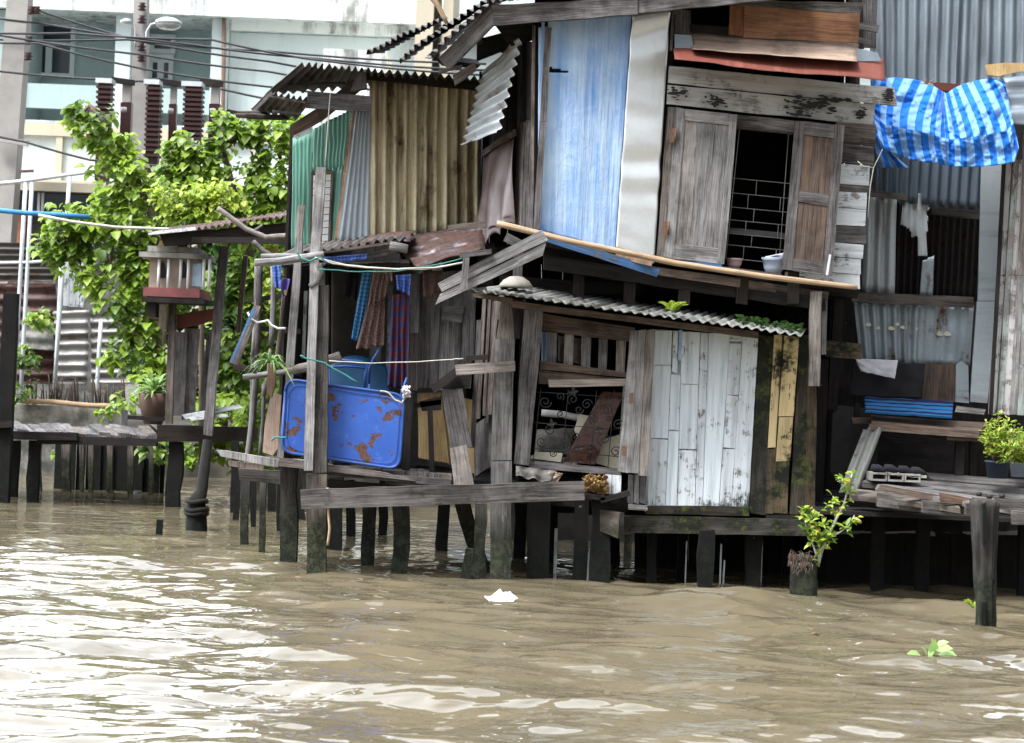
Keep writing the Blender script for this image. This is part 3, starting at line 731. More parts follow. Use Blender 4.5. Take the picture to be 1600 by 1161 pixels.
def insulators():
    Y = 38.5
    labs = ['shortest maroon ribbed insulator column, left of the slim pole above the leafy tree', 'tallest maroon ribbed insulator column, directly right of the slim pole', 'fat maroon ribbed insulator column between two maroon steel posts']
    for (x0, x1, y0, y1, lab) in ((152, 175, 132, 180, labs[0]), (227, 249, 134, 246, labs[1]), (286, 315, 137, 220, labs[2])):
        a, b_ = P((x0+x1)/2+2, y0, Y), P((x0+x1)/2, y1, Y)
        t = T('insulator_column', lab, 'insulator', (b_.x, Y, b_.z-1.2), 'ribbed insulators of the substation')
        r = (x1-x0)/2/FPX*Y; H = a.z-b_.z; n = int(H/.088); m = MB(x0)
        m.box((b_.x-r*.86, Y-.12, b_.z-1.2), (b_.x+r*.86, Y+.12, a.z), .2)
        for i in range(n):
            z = b_.z+H*i/n; m.box((b_.x-r, Y-.2, z), (b_.x+r, Y+.2, z+.045), .8)
        m.build('ribbed_body', M['maroon'], t, whole=True)
        m = MB(x1); m.box((a.x-r*1.15, Y-.2, a.z+.003), (a.x+r*1.05, Y+.2, a.z+.09)); m.build('cap', M['galvp'], t)
    for j, (x0, x1, y0, y1) in enumerate(((189, 206, 132, 226), (264, 276, 134, 240), (327, 344, 134, 232))):
        a, b_ = P((x0+x1)/2+2, y0, Y+.6), P((x0+x1)/2, y1, Y+.6)
        lab = ['maroon steel post behind the slim pole, left of the others', 'narrow maroon steel post just right of the tallest ribbed insulator', 'maroon steel post nearest the shack roofs'][j]
        t = T('switch_post', lab, 'post', (b_.x, Y+.6, b_.z-1.2), 'maroon posts of the substation')
        w = (x1-x0)/FPX*Y
        m = MB(x0+1); m.beam(b_-Vector((0, 0, 1.2)), a-Vector((0, 0, .35)), w, w, tone=.5); m.build('post', M['maroon'], t)
        m = MB(x0+2); m.beam(a-Vector((0, 0, .34)), a, w*.8, w*.8, tone=.4); m.build('upper_post', M['pole'], t)
        m = MB(x0+3); m.beam(a+Vector((-.28, -.1, .06)), a+Vector((.14, -.1, .02)), .10, .12, n=(0, -1, 0)); m.build('head_bracket', M['woodd'], t)
        m = MB(x0+4); m.lathe([(.01, -.05), (.055, -.04), (.055, .04), (.01, .05)], a+Vector((0, -.28, -.5)), 10); m.build('dial', M['whitepl'], t)
insulators()
def wires():
    ls = [(13, -8), (25, 16), (40, 34), (52, 60), (60, 78), (75, 92), (104, 140), (210, 262)]
    labs = ['topmost black overhead cable', 'overhead cable second from the top', 'overhead cable passing below the first pole insulators', 'overhead cable crossing the lamp arm', 'overhead cable crossing the left balcony window', 'overhead cable crossing just above the ribbed insulators', 'overhead cable sagging in front of the substation', 'low twin cable left of the leafy tree']
    data = [([(-60, 13), (50, 13), (225, 66), (420, 96), (760, 150)], 40), ([(-60, 20), (60, 36), (300, 70), (500, 92), (760, 110)], 39.8), ([(-60, 45), (225, 86), (420, 112), (760, 165)], 39.6),
            ([(-60, 60), (200, 62), (420, 80), (760, 100)], 39.9), ([(-60, 64), (60, 68), (225, 108), (460, 140), (760, 180)], 39.4), ([(-60, 104), (120, 122), (300, 128), (470, 165)], 39.3),
            ([(-60, 50), (110, 52), (330, 62), (480, 92), (760, 118)], 39.7), ([(-60, 200), (40, 222), (140, 250), (300, 262)], 37.5)]
    for i, (pts, Y) in enumerate(data):
        m = MB(60+i); out = []
        w = [P(a, b_, Y) for a, b_ in pts]
        for q in range(len(w)-1):
            L = (w[q+1]-w[q]).length
            for s_ in range(6): out.append(lerp(w[q], w[q+1], s_/6)-Vector((0, 0, .02*L*math.sin(math.pi*s_/6)/2)))
        out.append(w[-1]); m.tube(out, .022, 5)
        m.build('overhead_cable', M['wire'], label=labs[i], cat='cable', group='overhead cables')
wires()
# ---------------------------------------------------------------- left bank: fences, walls
def pipe_fence():
    Y = 36.0
    t = T('pipe_fence', 'tall white pipe fence of uprights and sloping top rail on the left bank', 'fence', P(90, 640, Y))
    m = MB(70); m.tp([(-60, 292), (20, 285), (145, 268), (152, 269)], 3.2, Y); m.build('top_rail', M['galvp'], t)
    m = MB(71); m.tp([(-60, 412), (50, 410), (70, 408)], 2.6, Y); m.build('middle_rail', M['galvp'], t)
    for i, (a, b_) in enumerate((((40, 285), (20, 640)), ((50, 285), (31, 640)), ((109, 276), (84, 620)), ((97, 390), (85, 620)), ((158, 500), (149, 640)))):
        m = MB(72+i); m.tp([a, b_], 3.2, Y); m.build('upright', M['galvp'], t)
pipe_fence()
def bank_walls():
    Y = 36.6
    t = T('tin_fence', 'patched fence of dark and grey corrugated tin behind the white pipes', 'fence', P(80, 600, Y))
    m = MB(80); m.corr([(-60, 440), (-60, 378), (92, 380), (88, 440)], 6, .035, 10, Y=Y); m.build('dark_sheet', M['roofd'], t)
    m = MB(81); m.corr([(84, 600), (84, 486), (140, 484), (136, 600)], 7, .035, 8, Y=Y-.1, tone=.7); m.build('grey_sheet', M['tincorr'], t)
    m = MB(82); m.corr([(142, 600), (142, 490), (215, 488), (210, 600)], 7, .035, 8, Y=Y-.05, tone=.4); m.build('grey_sheet', M['tincorr'], t)
    m = MB(83); m.corr([(-60, 600), (-60, 442), (88, 444), (86, 600)], 8, .035, 8, Y=Y, tone=.3); m.build('brown_sheet', M['rusty'], t)
    m = MB(84); A, B_, C, D = [P(x, y, Y-.08) for x, y in ((100, 390), (140, 380), (130, 480), (98, 478))]; m.planks(A, B_, C, D, 4, .03); m.build('white_slats', M['whitew'], t)
    m = MB(184); m.corr([(30, 545), (34, 505), (84, 508), (84, 548)], 2, .02, 4, Y=Y-.15, tone=.9); m.build('pale_panel', M['conc'], t)
    Y = 35.2
    t = T('stone_embankment', 'low stained stone embankment wall topped with a pale bamboo rail at the waterside', 'wall', P(100, 655, Y))
    a, b_ = P(-1000, 640, Y), P(190, 645, Y)
    m = MB(85); m.box((a.x, Y, 0), (b_.x, Y+.6, P(90, 634, Y).z)); m.build('stone_face', M['conc'], t)
    m = MB(86); m.tp([(34, 627), (80, 628), (130, 633), (178, 635)], 4.2, Y-.1); m.build('bamboo_rail', M['bamboo'], t)
    m = MB(87)
    for i in range(64):
        x = R.uniform(34, 200); y = R.uniform(590, 625); m.tp([(x, 632), (x+R.uniform(-5, 5), y), (x+R.uniform(-8, 8), y-R.uniform(0, 9))], (1.3, .5), Y+R.uniform(.05, .5), n=4, tone=R.random(), sub=1)
    m.build('dry_twigs', M['woodb'], t)
bank_walls()
# ---------------------------------------------------------------- trees and plants
def blob_leaves(m, blobs, per, L, rr, droop=.5, fill=.75):
    for (c, r, ry) in blobs:
        for i in range(int(per*r*r*37)):
            d = Vector((rr.gauss(0, 1), rr.gauss(0, 1), rr.gauss(0, 1))).normalized()
            rad = r*(rr.random() ** .45)
            p = c+Vector((d.x*rad, d.y*rad*ry, d.z*rad*.9))
            ld = Vector((d.x*.8+rr.uniform(-.7, .7), d.y*.6-.35+rr.uniform(-.6, .6), rr.uniform(-.9, .45)-droop*.3))
            if MN.noise(p*2.3+Vector((7, 3, 1))) < -.33: continue
            s_ = L*rr.uniform(.45, 1.25)
            cl = .45+1.0*MN.noise(p*1.3)
            m.leaf(p, ld, Vector((rr.uniform(-.3, .3), rr.uniform(-.5, .1), 1)), s_, s_*.78, min(1, max(0, cl*.55+rr.uniform(0, .45))))
def tree(label, base, limbs, blobs, seed, leafm, L, per, trunk_r, ry=.9):
    rr = random.Random(seed)
    t = T('leafy_tree', label, 'tree', base)
    m = MB(seed)
    for (pts, r0, r1) in limbs:
        k = len(pts); m.tube([Vector(p) for p in pts], [lerp(r0, r1, i/(k-1)) for i in range(k)], 7, .5, .1)
    for (c, r, q) in blobs:
        s0 = min((Vector(p) for l in limbs for p in l[0]), key=lambda p: (p-c).length)
        mid = (s0+c)/2+Vector((rr.uniform(-.15, .15), 0, -.1)); m.tube([s0, mid, c], [.03, .02, .01], 5, .4)
    m.build('trunk', M['bark'], t)
    m = MB(seed+1); blob_leaves(m, [(c, r, q) for (c, r, q) in blobs], per, L, rr); m.build('crown', M[leafm], t)
def bl(x, y, r, Y, ry=.8): return (P(x, y, Y), r/FPX*Y, ry)
Yt = 32.5
g = P(240, 640, Yt); g.z = .5
tree('broad leaved tree with a leaning stem and tufted top at its upper left', g,
     [([g, P(255, 500, Yt), P(246, 360, Yt), P(212, 275, Yt), P(170, 200, Yt), P(140, 165, Yt)], .09, .03), ([P(246, 360, Yt), P(270, 300, Yt), P(290, 250, Yt)], .05, .02), ([P(246, 380, Yt), P(180, 360, Yt), P(110, 350, Yt)], .04, .015)],
     [bl(133, 165, 26, Yt), bl(118, 186, 18, Yt), bl(162, 175, 20, Yt), bl(140, 205, 28, Yt), bl(170, 235, 30, Yt), bl(155, 262, 22, Yt), bl(195, 260, 32, Yt), bl(212, 300, 36, Yt), bl(175, 305, 26, Yt), bl(100, 345, 36, Yt), bl(150, 350, 42, Yt), bl(80, 385, 26, Yt), bl(205, 355, 44, Yt), bl(170, 410, 46, Yt), bl(110, 405, 30, Yt), bl(225, 420, 46, Yt), bl(185, 470, 42, Yt), bl(212, 520, 38, Yt), bl(180, 555, 24, Yt), bl(235, 565, 34, Yt), bl(240, 330, 30, Yt+.5), bl(245, 380, 34, Yt+.4), bl(130, 375, 34, Yt+.3), bl(250, 290, 28, Yt+.5), bl(195, 215, 14, Yt), bl(145, 445, 24, Yt), bl(250, 480, 40, Yt+.4)], 101, 'leaf', .175, 30, .1)
Yt2 = 31.0
g = P(420, 640, Yt2); g.z = .5
tree('dense bushy tree with reddish young tips behind the green tin wall', g,
     [([g, P(410, 500, Yt2), P(385, 380, Yt2), P(360, 280, Yt2), P(345, 220, Yt2)], .12, .03), ([P(385, 380, Yt2), P(430, 320, Yt2), P(440, 250, Yt2)], .06, .02)],
     [bl(350, 215, 34, Yt2), bl(385, 205, 34, Yt2), bl(300, 228, 30, Yt2), bl(270, 262, 26, Yt2), bl(345, 180, 16, Yt2), bl(455, 200, 26, Yt2), bl(425, 215, 40, Yt2), bl(320, 240, 30, Yt2), bl(285, 245, 28, Yt2), bl(268, 232, 15, Yt2), bl(300, 280, 46, Yt2), bl(365, 265, 50, Yt2), bl(420, 280, 50, Yt2), bl(460, 240, 36, Yt2), bl(450, 310, 44, Yt2), bl(340, 330, 52, Yt2), bl(400, 350, 52, Yt2), bl(455, 370, 40, Yt2), bl(400, 420, 44, Yt2), bl(440, 470, 50, Yt2), bl(385, 500, 56, Yt2), bl(360, 450, 50, Yt2), bl(400, 570, 56, Yt2), bl(350, 560, 40, Yt2), bl(340, 620, 30, Yt2)], 103, 'leaf', .155, 38, .1)
Yt3 = 29.8
g = P(320, 640, Yt3); g.z = .5
tree('young small leaved shrub of yellow green sprays in front of the taller trees', g,
     [([g, P(315, 480, Yt3), P(310, 380, Yt3), P(325, 320, Yt3)], .05, .02)],
     [bl(300, 330, 30, Yt3), bl(340, 318, 26, Yt3), bl(280, 345, 18, Yt3), bl(322, 345, 26, Yt3), bl(350, 300, 24, Yt3), bl(310, 300, 24, Yt3), bl(370, 318, 18, Yt3), bl(255, 300, 22, Yt3), bl(265, 330, 20, Yt3)], 105, 'leafy', .11, 65, .1)
Yt4 = 33.6
g = P(350, 640, Yt4); g.z = .6
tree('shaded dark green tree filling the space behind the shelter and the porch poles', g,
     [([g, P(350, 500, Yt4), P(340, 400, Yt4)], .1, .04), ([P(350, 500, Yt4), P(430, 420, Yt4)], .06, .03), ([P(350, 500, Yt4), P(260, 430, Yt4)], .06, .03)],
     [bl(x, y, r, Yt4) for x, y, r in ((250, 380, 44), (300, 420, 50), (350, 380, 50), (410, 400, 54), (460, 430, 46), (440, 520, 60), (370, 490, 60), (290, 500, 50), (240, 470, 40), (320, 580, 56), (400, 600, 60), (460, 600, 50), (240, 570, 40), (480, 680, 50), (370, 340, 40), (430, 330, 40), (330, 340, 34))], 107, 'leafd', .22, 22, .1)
def undergrowth():
    rr = random.Random(11); m = MB(110)
    bs = [bl(x, y, r, Y) for x, y, r, Y in ((230, 600, 26, 31), (195, 630, 22, 31.5), (165, 640, 16, 32), (355, 640, 40, 30), (410, 660, 46, 29.5), (345, 690, 36, 29.6), (400, 720, 40, 29.8), (240, 700, 26, 31), (170, 715, 16, 33), (290, 710, 24, 31), (60, 500, 22, 35), (40, 560, 26, 35), (30, 620, 28, 34.9), (470, 700, 30, 30), (525, 690, 30, 30.5), (330, 640, 30, 30.2), (440, 610, 40, 30.2), (95, 710, 14, 34))]
    blob_leaves(m, bs, 34, .14, rr); m.build('undergrowth', M['leaf'], kind='stuff', label='low green undergrowth along the muddy left bank', cat='undergrowth')
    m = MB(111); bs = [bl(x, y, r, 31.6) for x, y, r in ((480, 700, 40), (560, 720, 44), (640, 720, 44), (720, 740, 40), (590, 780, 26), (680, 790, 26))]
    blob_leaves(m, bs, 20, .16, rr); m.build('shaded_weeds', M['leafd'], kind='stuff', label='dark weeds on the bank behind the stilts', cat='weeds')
undergrowth()
def rosette(name, label, cat, px, py, Y, L, n, w, potr=None, seed=5, mat='leafg', droop=.35):
    c = P(px, py, Y); rr = random.Random(seed)
    t = T(name, label, cat, c-Vector((0, 0, .25 if potr else 0)))
    m = MB(seed)
    for i in range(n):
        a = rr.uniform(0, 2*math.pi); el = rr.uniform(.15, 1.3); LL = L*rr.uniform(.6, 1.1)
        d = Vector((math.cos(a)*math.cos(el), math.sin(a)*math.cos(el), math.sin(el)))
        x = d.cross(Vector((0, 0, 1))).normalized()
        pts = [c+d*LL*q-Vector((0, 0, droop*LL*q*q*1.3)) for q in (0, .33, .66, 1)]
        b = len(m.v); ww = w*rr.uniform(.7, 1.2)
        for q, p in enumerate(pts):
            f = (1, .9, .6, .05)[q]; m.v.extend([p-x*ww*f, p+Vector((0, 0, -ww*.5*f)), p+x*ww*f])
        tn = rr.random()
        for q in range(3):
            for e in range(2): m.face((b+q*3+e, b+q*3+e+1, b+q*3+e+4, b+q*3+e+3), [(0, 0)]*4, tn, True)
    m.build('foliage', M[mat], t)
    if potr:
        m = MB(seed+1); m.lathe([(potr*.6, -.42), (potr*.95, -.15), (potr, 0), (potr*.85, .0)], c-Vector((0, 0, .02)), 16); m.build('pot', M['potc'], t)
rosette('potted_plant', 'spiky rosette plant in a clay pot standing on the far pier', 'potted plant', 241, 612, 28.6, .55, 46, .035, .21, 5)
# ================================================================ THE MAIN TWO-STOREY SHACK
MS = T('plank_shack', 'two storey plank shack on stilts with faded blue sheet and open upper shutters', 'shack', (P(1000, 905, 20.3).x, 21.0, 0))
def YU(x): return 19.75+max(0, x-830)*.0012
YL = 20.3
def part(seed, name, mat, fn, parent=MS, **k):
    m = MB(seed); fn(m); return m.build(name, M[mat], parent, **k)
def q(*pts): return [P(x, y, YU(x)) for x, y in pts]
# ---- closed dark inside of the upper room (real walls, floor and ceiling)
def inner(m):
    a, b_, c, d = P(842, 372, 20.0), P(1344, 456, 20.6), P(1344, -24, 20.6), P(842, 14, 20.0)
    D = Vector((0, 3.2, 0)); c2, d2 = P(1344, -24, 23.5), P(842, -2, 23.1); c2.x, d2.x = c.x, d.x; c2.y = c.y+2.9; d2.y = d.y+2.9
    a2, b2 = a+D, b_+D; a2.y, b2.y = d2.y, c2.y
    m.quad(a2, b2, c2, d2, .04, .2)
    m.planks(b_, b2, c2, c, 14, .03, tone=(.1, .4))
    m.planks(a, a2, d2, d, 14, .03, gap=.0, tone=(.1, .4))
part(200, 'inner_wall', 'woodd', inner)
def flo(m):
    a, b_ = P(842, 384, 19.88), P(1342, 462, 20.5); D = Vector((0, 3.3, 0))
    m.planks(a, b_, b_+D, a+D, 18, .04, gap=0, tone=(.1, .4))
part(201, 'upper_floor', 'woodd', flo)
# ---- blue sheet, batten, silver sheet
def blue(m):
    w = [P(841, 34, 19.70), P(987, 23, 19.85), P(962, 392, 19.85), P(841, 359, 19.72)]
    n = (w[1]-w[0]).cross(w[3]-w[0])
    def disp(u, v):
        p = Vector((u*5, v*1.3, 0)); d = .018*MN.noise(p)+.006*MN.noise(Vector((u*22, v*2.5, 3)))
        d += .014*math.sin((u*1.0+v*1.8)*9)*max(0, 1-v*3)*max(0, 1-u*1.4)     # sagging creases near the top corner
        d += .02*math.exp(-((v-.24)/.05)**2)*math.exp(-(u/.35)**2)
        return d
    def keep(u, v): return not (abs(v-.235-(u-.2)*.05) < .012*(1-(u-.12)/.22) and .10 < u < .33) and not (v < .03 and u < .06+.05*math.sin(u*90))
    m.sheet(*w, 60, 110, disp, .003, None, .5, keep)
part(202, 'blue_plastic_sheet', 'bluesheet', blue, label='faded blue plastic sheet with a small tear')
part(203, 'tear_backing', 'woodb', lambda m: m.q4([(843, 60), (905, 58), (900, 200), (842, 200)], 19.92, .02))
def batten(m): m.bd(857, 44, 848, 190, 10, 19.66, .04, tone=.6); m.bd(848, 191, 838, 358, 10, 19.66, .04, tone=.5)
part(204, 'batten', 'wood', batten)
def silver(m):
    w = [P(988, 24, 19.80), P(1047, 17, 19.93), P(1022, 411, 19.93), P(962, 392, 19.80)]
    def disp(u, v):
        return .012*math.sin(v*30+1.9*math.sin(v*9)+u*.9)*(0.5+.5*math.sin(v*11+1))+.008*MN.noise(Vector((u*1.2, v*14, 1)))
    m.sheet(*w, 16, 110, disp, .003)
part(205, 'silver_sheet', 'silver', silver, label='dented silver metal sheet')
def silver_low(m): m.poly([(962, 385), (1022, 402), (1018, 416), (1005, 413), (985, 408), (962, 400)], 19.78, .01, .4)
part(206, 'lower_flashing', 'plyb', silver_low)
def dgap(m): m.q4([(1047, 20), (1056, 22), (1030, 410), (1021, 410)], 20.05, .05, .2)
part(207, 'dark_jamb', 'woodd', dgap)
# ---- left corner boards
def corner(m):
    m.q4([(806, 72), (829, 66), (826, 358), (802, 354)], [20.6, 19.86, 19.86, 20.6], .03, .45)
    m.q4([(822, 188), (832, 188), (826, 360), (816, 358)], 19.80, .03, .7)
    m.q4([(808, 190), (819, 190), (814, 356), (803, 354)], [20.3, 20.0, 20.0, 20.3], .03, .8)
    m.bd(834, 40, 831, 300, 5, 19.72, .03, tone=.95); m.bd(829, 300, 827, 362, 10, 19.7, .04, tone=.5)
part(208, 'corner_boards', 'wood', corner)
part(209, 'corner_post', 'woodd', lambda m: (m.bd(838, 40, 835, 362, 9, 19.84, .1, tone=.3), m.bd(822, 60, 820, 360, 12, 20.1, .1, tone=.3)))
# side wall that runs back from the corner
def side(m):
    A, B_, C, D = P(756, 110, 22.6), P(806, 72, 20.5), P(802, 356, 20.5), P(750, 350, 22.6)
    m.planks(A, B_, C, D, 14, .03, gap=.004, tone=(.1, .6))
part(210, 'side_wall', 'woodd', side)
def sheeting(m):
    w = [P(757, 236, 21.6), P(803, 214, 20.1), P(800, 350, 20.05), P(742, 388, 20.9)]
    m.sheet(*w, 24, 40, lambda u, v: .05*MN.noise(Vector((u*3, v*1.2, 2)))+.03*math.sin(u*14+v*3)*v, .003, lambda u, v: (u, v+(.10*MN.noise(Vector((u*5, 0, 9))) if v > .9 else 0)))
part(211, 'brown_sheeting', 'brownpl', sheeting)
part(212, 'sheeting_frame', 'wood', lambda m: (m.bd(755, 240, 804, 207, 9, 21.5, .03, 20.0), m.bd(757, 238, 753, 350, 4, 21.5, .03)))
def flap(m): m.corr([(722, 228, 20.9), (754, 116, 21.2), (813, 60, 19.75), (779, 208, 19.55)], 9, .022, 14, tone=.8, ragged=.015, bend=.03)
part(213, 'awning_flap', 'galvl', flap, label='hanging corrugated awning flap on the left side')
# ---- roof
def fascia(m):
    m.q4([(768, 8), (996, -4), (996, 22), (771, 39)], [19.45, 19.5, 19.5, 19.45], .05, .75)
    m.q4([(996, -3), (1235, -36), (1240, -4), (997, 21)], [19.52, 19.7, 19.7, 19.52], .05, .6)
    m.q4([(1235, -36), (1400, -48), (1400, -18), (1240, -5)], [19.7, 19.9, 19.9, 19.7], .05, .5)
part(214, 'fascia_board', 'wood', fascia)
part(215, 'rafter', 'wood', lambda m: m.q4([(768, 8), (771, 39), (699, 109), (685, 90)], [19.45, 19.45, 19.6, 19.6], .05, .85))
part(216, 'purlins', 'woodd', lambda m: (m.bd(690, 95, 745, 100, 12, 20.2, .06, 22.5), m.bd(740, 60, 790, 78, 12, 19.7, .06, 22.5), m.q4([(745, 62), (835, 36), (835, 60), (745, 95)], 20.3, .05, .3), m.q4([(772, 38), (842, 32), (842, 60), (800, 72)], 19.9, .04, .3)))
part(217, 'eave_stub', 'wood', lambda m: (m.q4([(707, 118), (742, 97), (744, 110), (710, 134)], 19.9, .05, .8), m.bd(686, 112, 722, 104, 5, 19.8, .04, tone=.9)))
def roof(m):
    m.corr([(768, 4, 19.3), (672, 98, 19.45), (690, 70, 23.5), (780, -10, 23.5)][0:0] or [(664, 92, 19.5), (766, 2, 19.35), (800, -12, 23.6), (690, 78, 23.6)], 9, .022, 10, tone=.4, ragged=.03)
    m.corr([(764, 1, 19.35), (1240, -42, 19.6), (1420, -40, 24), (800, -14, 23.6)], 40, .022, 8, tone=.5, ragged=.02)
part(218, 'corrugated_roof', 'roofd', roof)
def roof2(m):
    m.corr([(570, 82, 21.6), (692, 28, 21.6), (700, 26, 24), (600, 80, 24)], 13, .022, 6, tone=.3, ragged=.05)
    m.corr([(622, 96, 21.0), (700, 38, 21.0), (735, 20, 24), (640, 88, 24)], 9, .022, 6, tone=.3, ragged=.05)
    m.corr([(640, 80, 20.3), (764, -2, 20.2), (780, -6, 24), (665, 68, 24)], 12, .024, 8, tone=.45, ragged=.05)
part(219, 'ragged_roof_sheet', 'roofd', roof2)
part(220, 'roof_stick', 'bamboo', lambda m: m.tp([(668, -14), (684, 8), (698, 36)], (6, 3), 20.2))
# ---- top right of the upper front
part(221, 'plywood_panel', 'ply', lambda m: (m.q4([(1140, 6), (1164, 8), (1162, 58), (1138, 55)], 20.02, .02, .4), m.q4([(1164, 8), (1345, 20), (1341, 67), (1162, 58)], 20.0, .02, .6)))
def curved(m):
    w = [P(1078, 51, 20.02), P(1342, 68, 20.08), P(1340, 96, 19.66), P(1083, 77, 19.6)]
    m.sheet(*w, 30, 8, lambda u, v: .05*math.sin(v*math.pi)*-1+.008*MN.noise(Vector((u*6, v, 0))), .004)
part(222, 'curved_plywood', 'plyb', curved)
part(223, 'awning_corner', 'galv', lambda m: (m.q4([(1054, 53), (1080, 55), (1084, 78), (1054, 77)], 19.85, .01, .4), m.q4([(1339, 76), (1372, 82), (1377, 95), (1340, 96)], 19.85, .01, .9)))
def red(m):
    w = [P(1052, 77, 19.78), P(1380, 92, 19.95), P(1384, 127, 19.66), P(1054, 94, 19.50)]
    m.sheet(*w, 40, 8, lambda u, v: .012*math.sin(u*8+1)+.01*MN.noise(Vector((u*9, v*2, 0))), .004)
part(224, 'red_awning_sheet', 'redsheet', red, label='rust red sheet awning over the shutters')
part(225, 'upper_posts', 'wood', lambda m: (m.q4([(1048, 14), (1079, 16), (1079, 54), (1048, 52)], 20.1, .03, .5), m.bd(1052, 22, 1048, 80, 4, 19.95, .03, tone=.9), m.q4([(1349, -10), (1371, -8), (1369, 76), (1350, 74)], 20.3, .03, .3), m.bd(1340, 40, 1372, 46, 11, 20.2, .03, tone=.7), m.bd(1340, 62, 1360, 66, 8, 20.2, .03, tone=.6), m.q4([(1130, 0), (1350, 4), (1345, 21), (1140, 8)], 20.0, .03, .3)))
part(226, 'shaded_panel', 'woodd', lambda m: (m.q4([(1340, -10), (1352, -10), (1350, 76), (1340, 76)], 20.4, .03, .1), m.q4([(1078, 38), (1140, 42), (1140, 54), (1078, 51)], 20.05, .03, .3)))
# ---- board wall round the window
def boards(m):
    m.q4([(1047, 103), (1398, 137), (1402, 165), (1045, 130)], [19.92, 20.28, 20.28, 19.92], .035, .7)
    m.q4([(1045, 132), (1368, 164), (1364, 195), (1042, 163)], [19.93, 20.28, 20.28, 19.93], .035, .85)
part(227, 'header_boards', 'whiteb', boards)
def mould(m):
    rr = random.Random(4)
    for (cx, cy, rx, ry, n) in ((1260, 163, 38, 13, 90), (1120, 159, 16, 8, 40), (1058, 145, 14, 9, 30), (1388, 150, 9, 10, 30), (1345, 176, 8, 10, 30), (1310, 156, 24, 5, 30), (1250, 178, 24, 3, 20)):
        for i in range(n):
            a, b_ = rr.gauss(0, .45), rr.gauss(0, .45)
            x, y = cx+a*rx, cy+b_*ry+a*rx*.09; Y = YU(x)+.022 if False else lerp(19.92, 20.28, (x-1046)/352)-.0375
            w, h = rr.uniform(1.5, 7), rr.uniform(.6, 2.6)
            m.polyw([P(x-w, y, Y), P(x-w*.3, y-h, Y), P(x+w*.6, y-h*.6, Y), P(x+w, y+w*.1, Y), P(x+w*.2, y+h, Y)], .002, rr.random())
part(228, 'mould_stain', 'iron', mould)
def smallboards(m):
    ys = [194, 228, 259, 291, 302, 328, 355, 382, 405, 429, 452]; rr = random.Random(2)
    for i in range(10):
        if i in (2, 4, 5, 7, 8, 9): continue
        ext = rr.uniform(-6, 4) if i > 1 else 3
        xa = 1319-i*2; xb = 1366-i*2.6+ext
        m.q4([(xa-12, ys[i]-4), (xb, ys[i]), (xb-1, ys[i+1]-1), (xa-14, ys[i+1]-5)], [20.2, 20.25, 20.25, 20.2], .03)
    m.q4([(1222, 431), (1341, 449), (1340, 452), (1222, 440)], 20.2, .03, .6)
part(229, 'right_boards', 'wood', smallboards)
def smallwhite(m):
    ys = [194, 228, 259, 291, 302, 328, 355, 382, 405, 429, 452]; rr = random.Random(5)
    for i in (2, 4, 5, 7, 8, 9):
        xa = 1319-i*2; xb = 1364-i*2.5+rr.uniform(-3, 3)
        if i == 9: xa = 1240
        m.q4([(xa-12, ys[i]-4 if i < 9 else 424), (xb, ys[i]), (xb-1, ys[i+1]-1), (xa-14, ys[i+1]-5 if i < 9 else 438)], [20.2, 20.25, 20.25, 20.2], .03)
part(230, 'white_right_boards', 'whitew', smallwhite)
part(231, 'window_jamb', 'wood', lambda m: (m.q4([(1043, 166), (1056, 167), (1038, 402), (1026, 401)], 19.95, .05, .8), m.q4([(1152, 179), (1242, 189), (1241, 206), (1151, 196)], 20.1, .04, .9), m.q4([(1153, 196), (1241, 205), (1240, 209), (1152, 200)], 20.12, .1, .3), m.q4([(1030, 404), (1222, 428), (1222, 434), (1030, 411)], 20.0, .1, .4)))
part(331, 'blue_sill_strip', 'blueplank', lambda m: m.bd(1038, 405, 1128, 416, 5, 19.97, .02))
def gr(m):
    Yg = 20.45
    def ln(x0, y0, x1, y1, r=.0036): m.tube([P(x0, y0, Yg), P(x1, y1, Yg)], r, 5)
    def X0(y): return 1152-(y-190)*.09
    def X1(y): return 1241-(y-206)*.08
    ys = [278, 301, 323, 343, 364, 382, 403]
    for i, y in enumerate(ys):
        ln(X0(y)-2, y, X1(y), y+9)
        if i < 6:
            for f in ((.3, .85) if i % 2 else (.42,)):
                x = X0(y)+(X1(y)-X0(y))*f; ln(x, y+9*f, x-1.6, ys[i+1]+9*f)
    ln(1156, 196, 1134, 405); ln(1232, 210, 1216, 428)
part(232, 'window_grille', 'grille', gr)
part(233, 'window_rail', 'wood', lambda m: m.bd(1137, 360, 1226, 369, 9, 20.5, .04, tone=.5))
